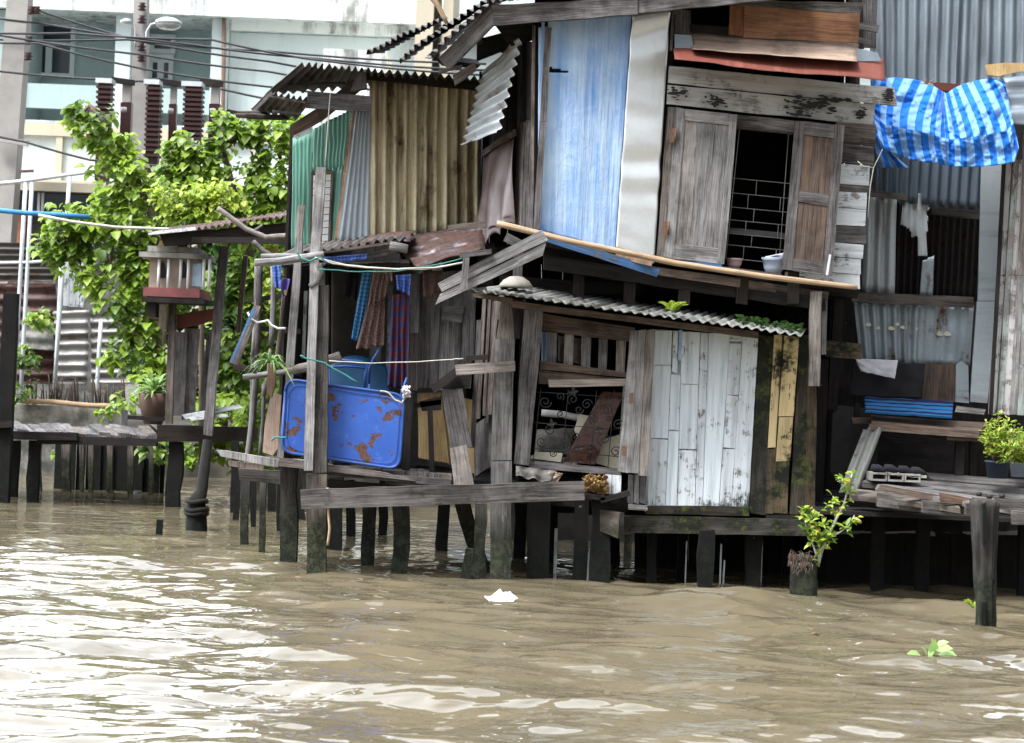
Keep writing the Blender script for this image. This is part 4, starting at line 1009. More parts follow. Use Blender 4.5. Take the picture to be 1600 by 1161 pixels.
# shutters
def shutter(pts, Ys, inset, seed, matf, lab, hinge=None):
    f = MB(seed); a, b_, c, d = [P(x, y, Y) for (x, y), Y in zip(pts, Ys)]
    def at(u, v): return lerp(lerp(a, b_, u), lerp(d, c, u), v)
    n = (b_-a).cross(d-a).normalized()
    if n.y > 0: n = -n
    s0, s1 = inset
    f.quad(at(0, 0), at(s0, 0), at(s0, 1), at(0, 1), .035, .6); f.quad(at(1-s1, 0), at(1, 0), at(1, 1), at(1-s1, 1), .035, .7)
    cuts = [(0, .08), (.90, 1)] if hinge else [(0, .09), (.47, .54), (.92, 1)]
    for (v0, v1) in cuts: f.quad(at(s0, v0), at(1-s1, v0), at(1-s1, v1), at(s0, v1), .032, .75)
    fr = f.build('window_shutter', M[matf], MS, label=lab)
    p = MB(seed+1)
    vs = [c_[1] for c_ in cuts[:-1]]; ve = [c_[0] for c_ in cuts[1:]]
    for v0, v1 in zip(vs, ve):
        o = n*-.012
        p.planks(at(s0, v0)+o, at(1-s1, v0)+o, at(1-s1, v1)+o, at(s0, v1)+o, 3, .015, gap=.001, stag=0, dj=.001, tone=(.4, .8))
    p.build('shutter_panel', M['woodl' if hinge else 'woodb'], fr)
    if hinge:
        for i, (hx, hy) in enumerate(((1050, 211), (1039, 356))):
            h = MB(seed+3+i); h.q4([(hx-4, hy-11), (hx+5, hy-10), (hx+4, hy+12), (hx-4, hy+11)], 19.90, .01, .6); h.tube([P(hx+6, hy-10, 19.89), P(hx+5, hy+11, 19.89)], .011, 8)
            h.build('hinge', M['hinge'], fr)
    return fr
shutter([(1057, 168), (1152, 179), (1132, 413), (1038, 402)], [19.93, 19.98, 19.98, 19.93], (.15, .12), 240, 'woodl', 'left shutter of plain grey boards', True)
shutter([(1243, 188), (1320, 196), (1300, 431), (1222, 420)], [20.02, 20.0, 20.0, 20.02], (.20, .20), 250, 'wood', 'right shutter with two brown inset panels')
part(256, 'shutter_edge', 'whitel' if 'whitel' in M else 'whitew', lambda m: m.bd(1297, 398, 1292, 430, 3, 19.94, .02, tone=.9))
# bamboo pole and blue plank below
BP = MB(260); BP.tp([(776, 349, 19.5), (905, 380, 19.5), (1060, 412, 19.65), (1200, 433, 19.8), (1338, 449, 19.95)], (5, 4.6), 19.5, tone=.6, sub=6)
BP.build('bamboo_pole', M['bamboo'], label='long tan bamboo pole lashed under the blue sheet and the shutters', cat='pole')
part(261, 'faded_blue_plank', 'blueplank', lambda m: m.bd(846, 368, 1028, 427, 13, 19.62, .03, 19.85, tone=.7))
# ---- floor beams between the storeys
def beams(m):
    m.q4([(850, 398), (1290, 466), (1290, 486), (850, 420)], [20.0, 20.2, 20.2, 20.0], .08, .5)
    m.q4([(780, 430), (1000, 445), (1000, 462), (780, 452)], [20.6, 20.6, 20.6, 20.6], .08, .3)
    for x in (905, 985, 1070, 1160, 1240): m.bd(x, 425, x-2, 475, 18, 20.15, .08, tone=.4)
    m.q4([(840, 388), (1340, 460), (1340, 466), (840, 398)], [20.1, 20.5, 20.5, 20.1], .08, .4)
part(262, 'floor_beam', 'woodd', beams)
part(263, 'red_floor_plank', 'woodb', lambda m: m.q4([(1020, 416), (1296, 456), (1294, 470), (1018, 428)], [19.98, 20.25, 20.25, 19.98], .03, .5))
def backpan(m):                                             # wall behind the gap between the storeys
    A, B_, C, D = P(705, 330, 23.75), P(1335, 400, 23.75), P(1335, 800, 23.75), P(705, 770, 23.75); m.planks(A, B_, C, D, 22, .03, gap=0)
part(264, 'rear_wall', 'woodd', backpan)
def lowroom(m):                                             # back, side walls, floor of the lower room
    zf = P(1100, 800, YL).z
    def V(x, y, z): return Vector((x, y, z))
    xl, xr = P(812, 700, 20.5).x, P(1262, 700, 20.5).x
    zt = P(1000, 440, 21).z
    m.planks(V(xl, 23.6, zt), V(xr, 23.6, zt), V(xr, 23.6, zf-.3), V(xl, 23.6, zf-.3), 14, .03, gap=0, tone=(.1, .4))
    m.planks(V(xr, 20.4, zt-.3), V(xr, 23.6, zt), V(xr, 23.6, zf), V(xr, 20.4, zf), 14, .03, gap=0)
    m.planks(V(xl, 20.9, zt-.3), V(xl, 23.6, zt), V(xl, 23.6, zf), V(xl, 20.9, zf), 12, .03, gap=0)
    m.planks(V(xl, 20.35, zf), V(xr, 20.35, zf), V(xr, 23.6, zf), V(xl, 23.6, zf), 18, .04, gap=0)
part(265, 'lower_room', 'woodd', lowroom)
# ---- lower awning
def awn(m): m.corr([(733, 452, 19.45), (1252, 524, 19.75), (1262, 510, 20.75), (800, 444, 20.5)], 34, .012, 8, tone=.6, ragged=.035, bend=.015, th=.006)
part(266, 'fibre_cement_awning', 'asb', awn)
part(267, 'awning_batten', 'woodb', lambda m: (m.q4([(800, 470), (1185, 519), (1185, 529), (800, 480)], [19.75, 19.9, 19.9, 19.75], .04, .5), m.q4([(735, 458), (800, 466), (800, 474), (740, 464)], 19.7, .04, .9)))
def moss(m):
    rr = random.Random(8)
    for i in range(140):
        t_ = rr.random(); x = lerp(1150, 1252, t_); y = lerp(504, 520, t_)+rr.uniform(-10, 4); p = P(x, y, 20.0+rr.uniform(-.2, .5)*.5)
        m.leaf(p, Vector((rr.uniform(-1, 1), -.4, rr.uniform(.0, 1))), Vector((0, 0, 1)), .05*rr.uniform(.5, 1.3), .05, rr.random())
MO = MB(268); moss(MO); MO.build('moss_clump', M['leafd'], label='clump of green moss on the right end of the lower awning', cat='moss')
def fern(px, py, Y, L, n, seed, label, name='small_fern', up=.7):
    rr = random.Random(seed); m = MB(seed); c = P(px, py, Y)
    for i in range(n):
        a = rr.uniform(0, 6.28); d = Vector((math.cos(a)*.8, math.sin(a)*.6, up+rr.uniform(-.2, .4))).normalized()
        pts = [c+d*L*s-Vector((0, 0, L*.35*s*s)) for s in (0, .33, .66, 1)]; m.tube(pts, .003, 4, .4)
        for s in range(1, 9):
            p = c+d*L*s/8-Vector((0, 0, L*.35*(s/8)**2)); sd = d.cross(Vector((0, 0, 1))).normalized()
            for e in (-1, 1): m.leaf(p, sd*e+d*.5, Vector((0, -.2, 1)), L*.32*(1.1-s/10), L*.13, .4+.5*rr.random())
    m.build(name, M['leafy'], label=label, cat='fern')
fern(1050, 488, 19.7, .2, 13, 269, 'tiny bright green fern sprouting from the lower awning')
BW = MB(270); BW.lathe([(.155, 0), (.16, .02), (.12, .07), (.06, .105), (.02, .11)], P(806, 448, 19.9)+Vector((0, 0, -.01)), 24)
BW.build('upturned_basin', plain('beige_enamel', (.30, .275, .24), .6), label='upturned beige basin lying on the lower awning beneath the diagonal boards', cat='basin')
# ---- lower front: left post board, slatted window
part(271, 'front_post', 'wood', lambda m: (m.q4([(819, 484), (849, 486), (838, 605), (826, 727), (803, 725), (812, 600)][:0] or [(819, 484), (849, 486), (827, 727), (803, 725)], 20.05, .06, .75)))
part(272, 'window_header', 'woodb', lambda m: m.q4([(848, 490), (992, 512), (990, 535), (846, 516)], 20.2, .04, .35))
part(273, 'window_slats', 'woodl', lambda m: [m.q4([(x, 519+(x-855)*.09), (x+w, 520+(x-855)*.09), (x+w-2, 571+(x-855)*.1), (x-1, 570+(x-855)*.1)], 20.24, .02) for x, w in ((855, 16), (882, 15), (909, 15), (936, 14), (963, 15))])
part(274, 'window_midrail', 'woodb', lambda m: (m.q4([(844, 563), (985, 583), (984, 590), (843, 577)], 20.18, .05, .6), m.q4([(842, 578), (984, 592), (984, 604), (842, 600)], 20.22, .03, .5)))
part(275, 'window_upper_rail', 'woodl', lambda m: m.q4([(857, 593), (978, 592), (977, 603), (858, 605)], 20.14, .03, .95))
part(276, 'window_side_rail', 'woodl', lambda m: (m.q4([(975, 592), (985, 592), (974, 738), (965, 737)], 20.14, .05, .7)))
part(277, 'window_sill', 'wood', lambda m: m.q4([(827, 720), (970, 733), (970, 743), (826, 731)], 20.1, .08, .7))
def cloth_q(pts, Ys, amp, kf, mat, name, seed, parent=None, nu=30, nv=30, hem=.04, top=.3, **k):
    m = MB(seed); w = [P(x, y, Y) for (x, y), Y in zip(pts, Ys if isinstance(Ys, (list, tuple)) else [Ys]*4)]
    m.sheet(*w, nu, nv, lambda u, v: amp*(top+(1-top)*v)*math.sin(u*kf+1.5*MN.noise(Vector((u*2, v*2, seed))))+amp*.6*MN.noise(Vector((u*5, v*3, seed+1))), .004,
            lambda u, v: (u+.03*MN.noise(Vector((v*3, seed, 0)))*v, v+(hem*MN.noise(Vector((u*4, 5, seed))) if v > .5 else 0)*v))
    return m.build(name, M[mat], parent, **k)
cloth_q([(846, 518), (858, 519), (858, 566), (846, 564)], 20.5, .01, 9, 'bluesheet', 'blue_cloth', 278, label='strip of blue cloth behind the slats of the lower window', cat='cloth')
cloth_q([(872, 524), (915, 530), (915, 570), (872, 564)], 20.8, .02, 20, 'sack', 'hanging_cloth', 279, label='drab patterned cloth hanging behind the window slats', cat='cloth')
# wrought iron grille with scrolls
def scroll(m, cx, cy, r, turns, dir_, Y, start=0, rad=.006):
    pts = []
    for i in range(int(18*turns)+1):
        t_ = i/(18*turns); a = start+dir_*turns*2*math.pi*t_; rr_ = r*(1-.85*t_); pts.append(P(cx+rr_*math.cos(a), cy+rr_*math.sin(a), Y))
    m.tube(pts, rad, 5)
def wrought(m):
    Yg = 20.08
    rr = random.Random(3)
    for (x, y, r, t_, d, s_) in ((852, 628, 10, 1.6, 1, 0), (875, 620, 7, 1.4, -1, 1), (895, 624, 9, 1.5, 1, 2), (917, 632, 9, 1.5, -1, 0), (948, 640, 10, 1.7, 1, 3), (966, 664, 9, 1.5, -1, 0), (876, 647, 6, 1.3, 1, 1), (944, 686, 11, 1.6, 1, 2), (962, 706, 10, 1.6, -1, 1),
                            (864, 708, 6, 1.4, 1, 0), (884, 694, 9, 1.4, -1, 2), (900, 683, 8, 1.4, 1, 2), (922, 702, 9, 1.5, -1, 0), (846, 690, 8, 1.4, 1, 1), (905, 640, 7, 1.3, 1, 0), (928, 655, 8, 1.5, 1, 2), (860, 672, 8, 1.4, -1, 4)):
        scroll(m, x, y, r, t_, d, Yg, s_)
    for (x0, y0, x1, y1) in ((833, 612, 975, 622), (829, 660, 972, 672), (827, 700, 970, 714), (845, 606, 833, 722), (888, 608, 878, 724), (932, 610, 922, 728), (960, 610, 950, 730)):
        m.tube([P(x0, y0, Yg+.01), P(x1, y1, Yg+.01)], .004, 5)
    for (x, y) in ((896, 612), (862, 662), (936, 672), (905, 700)):
        for a in range(4):
            an = a*math.pi/2+.2; m.leaf(P(x, y, Yg-.01), Vector((math.cos(an), -.2, math.sin(an))), Vector((0, -1, .01)), .05, .03, .5)
part(280, 'scroll_grille', 'iron', wrought)
# things seen inside the window
RS = MB(281); RS.q4([(940, 612), (975, 614), (930, 726), (880, 722)], [20.3, 20.3, 20.35, 20.35], .01, .5); RS.build('rusty_sheet', M['rusty'], label='dark red rusty metal sheet leaning across the lower window', cat='metal sheet')
SK = MB(282)
SK.sheet(P(838, 672, 20.6), P(898, 668, 20.6), P(890, 712, 20.5), P(834, 708, 20.5), 20, 16, lambda u, v: .12*math.sin(u*math.pi)*math.sin(v*math.pi)+.03*MN.noise(Vector((u*5, v*5, 0))), .02)
SK.build('sack', M['sack'], label='lumpy grey sack lying inside the lower window', cat='sack')
TB = MB(283); TB.tp([(846, 645), (880, 648), (914, 655)], 5.5, 20.7, n=12, wob=.01); TB.build('white_tube', M['whitepl'], label='white tube lying in the dark behind the scroll grille', cat='tube')
part(284, 'window_paper', 'paper', lambda m: (m.poly([(905, 647), (921, 650), (914, 668), (902, 682), (897, 672)], 20.45, .01, .9), m.poly([(838, 706), (880, 708), (876, 722), (828, 716)], 20.3, .02, .8), m.poly([(930, 690), (972, 678), (966, 734), (932, 724)], 20.5, .02, .6)))
part(285, 'window_ledge', 'woodl', lambda m: m.poly([(828, 712), (905, 716), (900, 728), (826, 722)], 20.35, .06, .6))
# below the sill: cloth bundle and scraps
cloth_q([(806, 728), (870, 736), (862, 754), (806, 744)], [20.0, 20.0, 19.95, 19.95], .03, 16, 'sack', 'cloth_bundle', 286, label='greyish cloth bundle stuffed beneath the lower window sill', cat='bundle')
cloth_q([(858, 736), (880, 740), (868, 757), (850, 752)], 19.98, .02, 12, 'plyb', 'cardboard_scrap', 287, label='bent scrap of pale cardboard beside the cloth bundle', cat='cardboard')
GS = MB(288); rr_ = random.Random(6)
GS.sheet(P(910, 742, 20.0), P(948, 744, 20.0), P(952, 772, 19.95), P(912, 768, 19.95), 40, 34, lambda u, v: .10*math.sin(u*math.pi)*math.sin(v*math.pi)+.09*MN.noise(Vector((u*5, v*5, 2)))+.05*MN.noise(Vector((u*13, v*13, 1))), .01, lambda u, v: (u+.1*MN.noise(Vector((v*6, 1, 0))), v+.16*MN.noise(Vector((u*6, 3, 0)))))
GS.build('golden_scrap', M['gold'], label='crumpled gold and brown scrap on the ledge under the window', cat='scrap')
part(289, 'white_offcut', 'whitew', lambda m: (m.poly([(946, 741), (956, 742), (955, 772), (944, 771)], 20.05, .02, .9), m.poly([(957, 742), (971, 743), (970, 768), (964, 772), (956, 771)], 20.03, .02, .95)))
part(290, 'rubble_ledge', 'woodd', lambda m: (m.bd(915, 775, 945, 778, 8, 19.95, .1, tone=.9), m.bd(938, 782, 984, 770, 8, 19.95, .1, tone=.6), m.bd(880, 783, 965, 792, 12, 20.2, .1, tone=.3)))
# hinged board panel and the painted plank wall
def hp(m):
    A, B_, C, D = P(986, 516, 20.0), P(1023, 513, 20.05), P(1014, 743, 20.05), P(966, 737, 20.0); m.planks(A, B_, C, D, 3, .03, stag=.008, tone=(.5, .9), gap=.002)
HPp = part(291, 'hinged_panel', 'woodl', hp)
for i, (x, y) in enumerate(((986, 622), (975, 705))):
    m = MB(292+i); m.q4([(x-3, y-8), (x+4, y-8), (x+4, y+8), (x-3, y+8)], 19.95, .012, .6); m.build('hinge', M['hinge'], HPp)
part(294, 'broken_boards', 'woodl', lambda m: [m.q4([(x, 742), (x+w, 742), (x+w-1, 788), (x-2, 786)], 20.15, .02) for x, w in ((982, 8), (992, 7), (1001, 9))]+[m.q4([(982, 788), (1012, 790), (1012, 798), (982, 796)], 20.1, .03, .9)])
def col(m, xs, y0, y1, tone=None, mat=None, Y=YL): m.q4([(xs[0], y0), (xs[1], y0+1), (xs[3], y1+1), (xs[2], y1)], Y, .028, tone, rag=.01, jit=.02)
def L_(x0, y0, x1, y1, y): return x0+(x1-x0)*(y-y0)/(y1-y0)
cols = [(1024, 1050, 1011, 1039), (1051, 1065, 1040, 1057), (1066, 1094, 1058, 1085), (1095, 1107, 1086, 1097), (1108, 1141, 1098, 1122), (1142, 1160, 1123, 1142), (1161, 1185, 1143, 1169)]
def wh(m):
    rr = random.Random(9)
    for i, c in enumerate(cols):
        y0, y1 = 516+(c[0]-1024)*.055, 799
        cuts = {0: (570, 685), 1: (672,), 2: (600, 702), 5: (617, 700)}.get(i, ())
        if i == 1: y0 = 585
        if i == 5: y0 = 536
        ys = [y0]+list(cuts)+[y1]
        for k in range(len(ys)-1):
            a, b_ = ys[k]+(.7 if k else 0), ys[k+1]-.7
            f = lambda y, s: L_(c[s], 516, c[s+2], 799, y)
            if i in (4, ) or (i in (0, 2) and k < 2) or (i == 1): continue
            m.q4([(f(a, 0)-.1, a), (f(a, 1)+.1, a+1), (f(b_, 1)+.1, b_+1), (f(b_, 0)-.1, b_)], YL-rr.uniform(0, .012), .028, rr.uniform(.3, 1), rag=.004, jit=.012)
part(295, 'worn_white_planks', 'whitem', wh)
def wh2(m):
    rr = random.Random(9)
    for i, c in enumerate(cols):
        y0, y1 = 516+(c[0]-1024)*.055, 799
        cuts = {0: (570, 685), 1: (672,), 2: (600, 702)}.get(i, ())
        if i == 1: y0 = 585
        ys = [y0]+list(cuts)+[y1]
        for k in range(len(ys)-1):
            if not (i in (4,) or (i in (0, 2) and k < 2) or (i == 1)): continue
            a, b_ = ys[k]+(.7 if k else 0), ys[k+1]-.7
            f = lambda y, s: L_(c[s], 516, c[s+2], 799, y)
            m.q4([(f(a, 0)-.1, a), (f(a, 1)+.1, a+1), (f(b_, 1)+.1, b_+1), (f(b_, 0)-.1, b_)], YL-rr.uniform(0, .012), .028, rr.uniform(.5, 1), rag=.004, jit=.012)
part(296, 'white_planks', 'white', wh2)
part(297, 'wall_backing', 'whitem', lambda m: (m.q4([(1022, 514), (1190, 524), (1172, 800), (1008, 800)], YL+.035, .03, .5), m.q4([(1142, 523), (1160, 524), (1160, 534), (1141, 534)], YL-.01, .03, .3), m.q4([(1052, 517), (1061, 518), (1058, 584), (1050, 580)], YL-.01, .03, .8)))
part(298, 'blue_strip', 'bluesheet', lambda m: m.q4([(1060, 516), (1066, 516), (1064, 564), (1058, 563)], YL-.01, .02, .2))
def blackp(m):
    for c in ((1186, 1208, 1170, 1198), (1250, 1268, 1234, 1258)): col(m, (c[0], c[1], c[2], c[3]), 524, 803)
    m.q4([(1009, 790), (1170, 792), (1170, 806), (1009, 803)], YL-.04, .03, .4)
part(299, 'mossy_black_planks', 'black', blackp)
def soot(m):
    rr = random.Random(31)
    for i in range(150):
        t_ = rr.random() ** .5; x = lerp(1040, 1184, t_); y = 800-abs(rr.gauss(0, 1))*(3+34*t_ ** 4)
        w, h = rr.uniform(2, 5), rr.uniform(3, 12)
        if x-w < 1012 or x+w > 1186-(y-524)*.05: continue
        m.polyw([P(x-w, y+h*.4, YL-.05), P(x-w*.5, y-h*.6, YL-.05), P(x+w*.2, y-h, YL-.05), P(x+w, y-h*.2, YL-.05), P(x+w*.6, min(804, y+h), YL-.05), P(x-w*.4, min(804, y+h), YL-.05)], .002, rr.random())
part(300, 'yellow_planks', 'yellow', lambda m: (m.q4([(1210, 524), (1222, 524), (1212, 700), (1200, 700)], YL-.02, .03, .8), m.q4([(1226, 524), (1248, 526), (1240, 650), (1217, 650)], YL-.02, .03, .9), m.q4([(1217, 651), (1240, 651), (1234, 720), (1212, 720)], YL-.015, .03, .4)))
part(301, 'mossy_planks', 'mossy', lambda m: (m.q4([(1221, 524), (1227, 524), (1216, 702), (1209, 702)], YL-.01, .03, .8), m.q4([(1199, 701), (1214, 701), (1208, 802), (1196, 802)], YL-.01, .03, .6), m.q4([(1212, 721), (1234, 721), (1230, 802), (1208, 802)], YL-.01, .03, .7)))
part(302, 'right_corner_plank', 'mossy', lambda m: m.q4([(1262, 560), (1277, 560), (1273, 800), (1258, 800)], YL-.01, .04, .1))
part(303, 'corner_stud', 'woodl', lambda m: (m.q4([(1266, 454), (1284, 456), (1281, 604), (1264, 602)], 20.15, .05, .8), m.q4([(1285, 468), (1293, 468), (1291, 554), (1283, 554)], 20.3, .04, .9)))
part(304, 'base_beam', 'black', lambda m: m.q4([(974, 806), (1262, 812), (1262, 838), (974, 832)], 20.22, .14, 1.0))
part(305, 'beam_stub', 'postg', lambda m: (m.q4([(934, 795), (968, 802), (966, 842), (934, 828)], [20.0, 19.9, 19.9, 20.0], .12, .4), m.q4([(976, 836), (988, 836), (985, 888), (974, 886)], 20.25, .08, .5)))
def closing(m):                                             # dark planks added to blacken the shade under the white wall
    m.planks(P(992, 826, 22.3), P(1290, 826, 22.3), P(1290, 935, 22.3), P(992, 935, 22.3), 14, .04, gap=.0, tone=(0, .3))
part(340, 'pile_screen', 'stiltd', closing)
# ---- left flank of the lower storey
def leftwall(m):
    A, B_, C, D = P(640, 430, 20.75), P(745, 424, 20.7), P(736, 606, 20.7), P(637, 608, 20.75); m.planks(A, B_, C, D, 6, .03, stag=.04, tone=(.25, .8))
part(306, 'flank_boards', 'wood', leftwall)
part(307, 'flank_trim', 'wood', lambda m: (m.q4([(640, 428), (657, 428), (654, 520), (641, 520)], 20.6, .03, .9), m.q4([(722, 440), (745, 440), (741, 560), (722, 565)], 20.55, .04, .3), m.q4([(694, 480), (725, 478), (722, 505), (690, 500)], 20.5, .05, .1)))
part(308, 'rust_offcut', 'purple', lambda m: m.corr([(660, 426, 20.4), (693, 420, 20.4), (690, 455, 20.4), (662, 468, 20.4)], 2, .012, 6))
def sticks(m):
    for (x0, y0, x1, y1, w, t_) in ((757, 468, 747, 655, 6, .8), (765, 466, 756, 650, 5, .4), (776, 464, 765, 648, 6, .95), (771, 470, 761, 660, 4, .2), (749, 500, 738, 700, 8, .2), (784, 462, 777, 500, 9, .6)): m.bd(x0, y0, x1, y1, w, 20.3, .03, tone=t_)
part(309, 'thin_laths', 'wood', sticks)
part(310, 'flank_shutter', 'wood', lambda m: (m.q4([(740, 665), (771, 645), (768, 728), (741, 746)], [20.7, 20.3, 20.3, 20.7], .03, .3), m.q4([(741, 668), (748, 664), (748, 742), (742, 745)], [20.66, 20.6, 20.6, 20.66], .03, .7)))
part(311, 'big_front_post', 'postp', lambda m: (m.q4([(775, 495), (803, 495), (801, 700), (768, 700)][:0] or [(774, 530), (804, 530), (799, 720), (767, 720)], 20.0, .14, .7), m.q4([(767, 721), (799, 721), (798, 925), (765, 925)], 19.98, .13, .7), m.q4([(784, 465), (800, 465), (803, 529), (776, 529)], 20.02, .1, .4)))
part(312, 'strut_board', 'wood', lambda m: (m.q4([(690, 610), (722, 608), (738, 700), (705, 702)], 20.15, .05, .3), ))
part(313, 'strut_board_end', 'woodl', lambda m: m.q4([(702, 700), (730, 695), (741, 759), (710, 760)], 20.08, .05, .8))
part(314, 'bracket_beam', 'woodl', lambda m: (m.q4([(710, 570), (804, 564), (804, 580), (712, 586)], 19.85, .07, .8),))
part(315, 'bracket_brace', 'woodd', lambda m: (m.q4([(683, 592), (760, 582), (756, 612), (683, 606)][:0] or [(672, 604), (712, 574), (718, 586), (678, 616)], 20.1, .06, .7), m.q4([(690, 590), (735, 586), (733, 606), (690, 608)], 20.2, .1, .5), m.bd(728, 560, 762, 558, 8, 19.95, .06)))
part(316, 'diagonal_boards', 'woodl', lambda m: (m.q4([(688, 440), (851, 357), (852, 377), (686, 458)], 19.42, .04, .75, rag=.03), m.q4([(686, 459), (852, 378), (852, 396), (738, 447), (684, 473)][:0] or [(686, 460), (852, 379), (852, 397), (684, 474)], 19.43, .04, .6, rag=.03)))
part(317, 'porch_bracket', 'wood', lambda m: (m.bd(718, 399, 768, 393, 8, 19.4, .06, tone=.3), m.bd(729, 402, 724, 452, 10, 19.36, .04, tone=.7), m.q4([(728, 452), (760, 448), (760, 460), (730, 458)], 19.5, .04, .9), m.bd(790, 370, 812, 382, 14, 20.0, .06, tone=.3), m.bd(812, 376, 808, 440, 14, 20.3, .08, tone=.3)))
part(318, 'corner_studs', 'woodd', lambda m: (m.bd(760, 380, 757, 470, 26, 20.7, .08, tone=.5), m.bd(795, 400, 792, 470, 20, 20.8, .08, tone=.4), m.q4([(797, 466), (820, 470), (812, 530), (800, 528)], 20.3, .05, .9), m.q4([(690, 400), (800, 380), (800, 470), (690, 440)], 21.3, .04, .4)))
# long horizontal beam across the stilts
part(319, 'long_tie_beam', 'postg', lambda m: m.q4([(470, 765), (914, 752), (914, 781), (471, 796)], [19.82, 19.78, 19.78, 19.82], .06, .5))
def lowfloor(m):
    A, B_ = P(640, 745, 20.4), P(1010, 790, 20.4); D = Vector((0, 3.0, 0)); m.planks(A, B_, B_+D, A+D, 16, .05, gap=0, tone=(.1, .4))
    m.q4([(860, 772), (980, 784), (980, 800), (860, 790)], 20.35, .1, .3)
part(320, 'floor_planks', 'woodd', lowfloor)
# yellow plywood below the flank
part(321, 'yellow_plywood', 'yply', lambda m: (m.q4([(652, 615), (688, 613), (702, 724), (654, 716)], 20.85, .012, .6), m.q4([(688, 613), (742, 625), (742, 740), (702, 725)], 20.9, .012, .3)))
part(322, 'plywood_frame', 'woodd', lambda m: (m.bd(648, 634, 690, 628, 8, 20.6, .04), m.bd(672, 640, 676, 758, 8, 20.5, .04), m.q4([(655, 627), (690, 618), (690, 640), (660, 642)], 20.58, .03, .2), m.bd(640, 610, 634, 735, 12, 20.5, .05, tone=.9)))
# ---- stilts: every one is a part, set where it meets the water
def stilt(x0, y0, x1, y1, w, seed, mat='stilt', th=None, Y=None, parent=MS, tone=None, name='stilt'):
    Y = Y or YW(x1, y1); m = MB(seed); ww = w/FPX*Y
    a, b_ = P(x0, y0, Y), P(x1, y1, Y); d = (a-b_).normalized(); b_ = b_-d*.7
    m.beam(b_, a, ww, th or ww*.9, tone=tone, jit=.14); return m.build(name, M[mat], parent)
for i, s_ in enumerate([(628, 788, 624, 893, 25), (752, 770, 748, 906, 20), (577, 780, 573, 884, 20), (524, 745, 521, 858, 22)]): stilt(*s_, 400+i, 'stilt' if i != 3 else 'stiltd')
rs = random.Random(12)
for i, (x, yb, w) in enumerate([(735, 903, 26), (838, 908, 34), (905, 912, 24), (936, 915, 30), (1016, 912, 16), (1062, 905, 12), (1100, 921, 22), (1176, 918, 26), (1228, 905, 16), (860, 880, 22), (955, 880, 24), (1140, 886, 30), (690, 862, 18), (810, 872, 18)]):
    top = 858 if i == 0 else 775 if x < 980 else 828
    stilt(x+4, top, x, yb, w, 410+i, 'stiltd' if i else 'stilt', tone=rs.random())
stilt(718, 770, 752, 880, 22, 440, 'stilt', Y=21.0, name='raking_stilt')
def slivers(m):                                             # pale split faces on the shaded piles
    for (x, y0, y1, w) in ((831, 820, 896, 5), (866, 826, 884, 6), (917, 855, 915, 4), (1070, 846, 918, 2), (1112, 862, 905, 2.4), (1124, 850, 890, 3), (1129, 875, 920, 3), (1180, 858, 915, 2.4), (1188, 845, 880, 2.6), (1240, 880, 925, 3), (1372, 900, 930, 4), (1440, 905, 938, 4)):
        m.bd(x+3, y0, x, 928 if x < 1300 else 940, w*.8, 20.6 if x < 1300 else 21.0, .03, tone=.9)
part(441, 'pale_split_pile', 'whitew', slivers)
# things on the window ledge
for (cx, by, r, h, mat, lab, s_) in ((1147, 419, 13, 15, 'pinkb', 'pink bowl on the upper window ledge', 450), (1208, 429, 18, 26, 'blueb', 'pale blue plastic basin on the upper window ledge', 451)):
    m = MB(s_); k = 20.15/FPX; m.lathe([(r*.6*k, 0), (r*.85*k, h*.4*k), (r*1.0*k, h*k), (r*1.1*k, h*k), (r*.93*k, h*.8*k), (r*.5*k, h*.25*k)], P(cx, by, 20.17), 24)
    m.build('bowl', M[mat], label=lab, cat='bowl')
m = MB(452); k = 20.15/FPX
m.sheet(P(1196, 402, 20.12), P(1226, 396, 20.12), P(1222, 410, 20.2), P(1198, 412, 20.2), 14, 8, lambda u, v: .03*math.sin(u*9)*math.sin(v*3), .01); m.build('folded_cloth', M['whitecl'], label='bundle of pale cloth in the blue basin behind the right shutter', cat='cloth')
# ================================================================ TIN ROOM BEHIND THE PORCH
AN = T('tin_shack', 'upper room clad in green, grey and lichened brown corrugated tin above the porch', 'shack', (P(620, 900, 22).x, 22.6, 0))
def ap(seed, name, mat, fn, parent=AN, **k):
    m = MB(seed); fn(m); return m.build(name, M[mat], parent, **k)
ap(500, 'brown_wall', 'brown', lambda m: m.corr([(578, 122, 21.7), (754, 130, 21.9), (752, 352, 21.9), (577, 384, 21.7)], 11, .042, 14, tone=.55, ragged=.02))
ap(501, 'grey_sheet', 'ggrey', lambda m: m.corr([(556, 170, 21.75), (580, 170, 21.72), (577, 384, 21.72), (526, 384, 21.75)], 5, .012, 12, tone=.7))
ap(502, 'pale_brown_strip', 'plyb', lambda m: m.corr([(549, 172, 21.9), (561, 172, 21.8), (542, 380, 21.8), (522, 380, 21.9)], 2, .01, 12, tone=.4))
def greenw(m):
    m.corr([(457, 216, 22.6), (488, 200, 22.45), (487, 392, 22.45), (456, 396, 22.6)], 5, .01, 12, tone=.6)
    m.corr([(488, 202, 22.44), (556, 166, 22.0), (552, 262, 22.0), (488, 268, 22.44)], 11, .01, 10, tone=.55, ragged=.0)
    m.corr([(520, 262, 22.2), (552, 258, 22.0), (530, 382, 22.0), (514, 386, 22.2)], 4, .01, 10, tone=.5, ragged=.0)
ap(503, 'green_wall', 'green', greenw)
def wpan(m):
    a, b_, c, d = P(489, 274, 22.3), P(518, 272, 22.2), P(512, 385, 22.2), P(487, 387, 22.3)
    m.quad(a, b_, c, d, .02, .9, jit=0)
WP = ap(504, 'white_window_panel', 'whitepl', wpan)
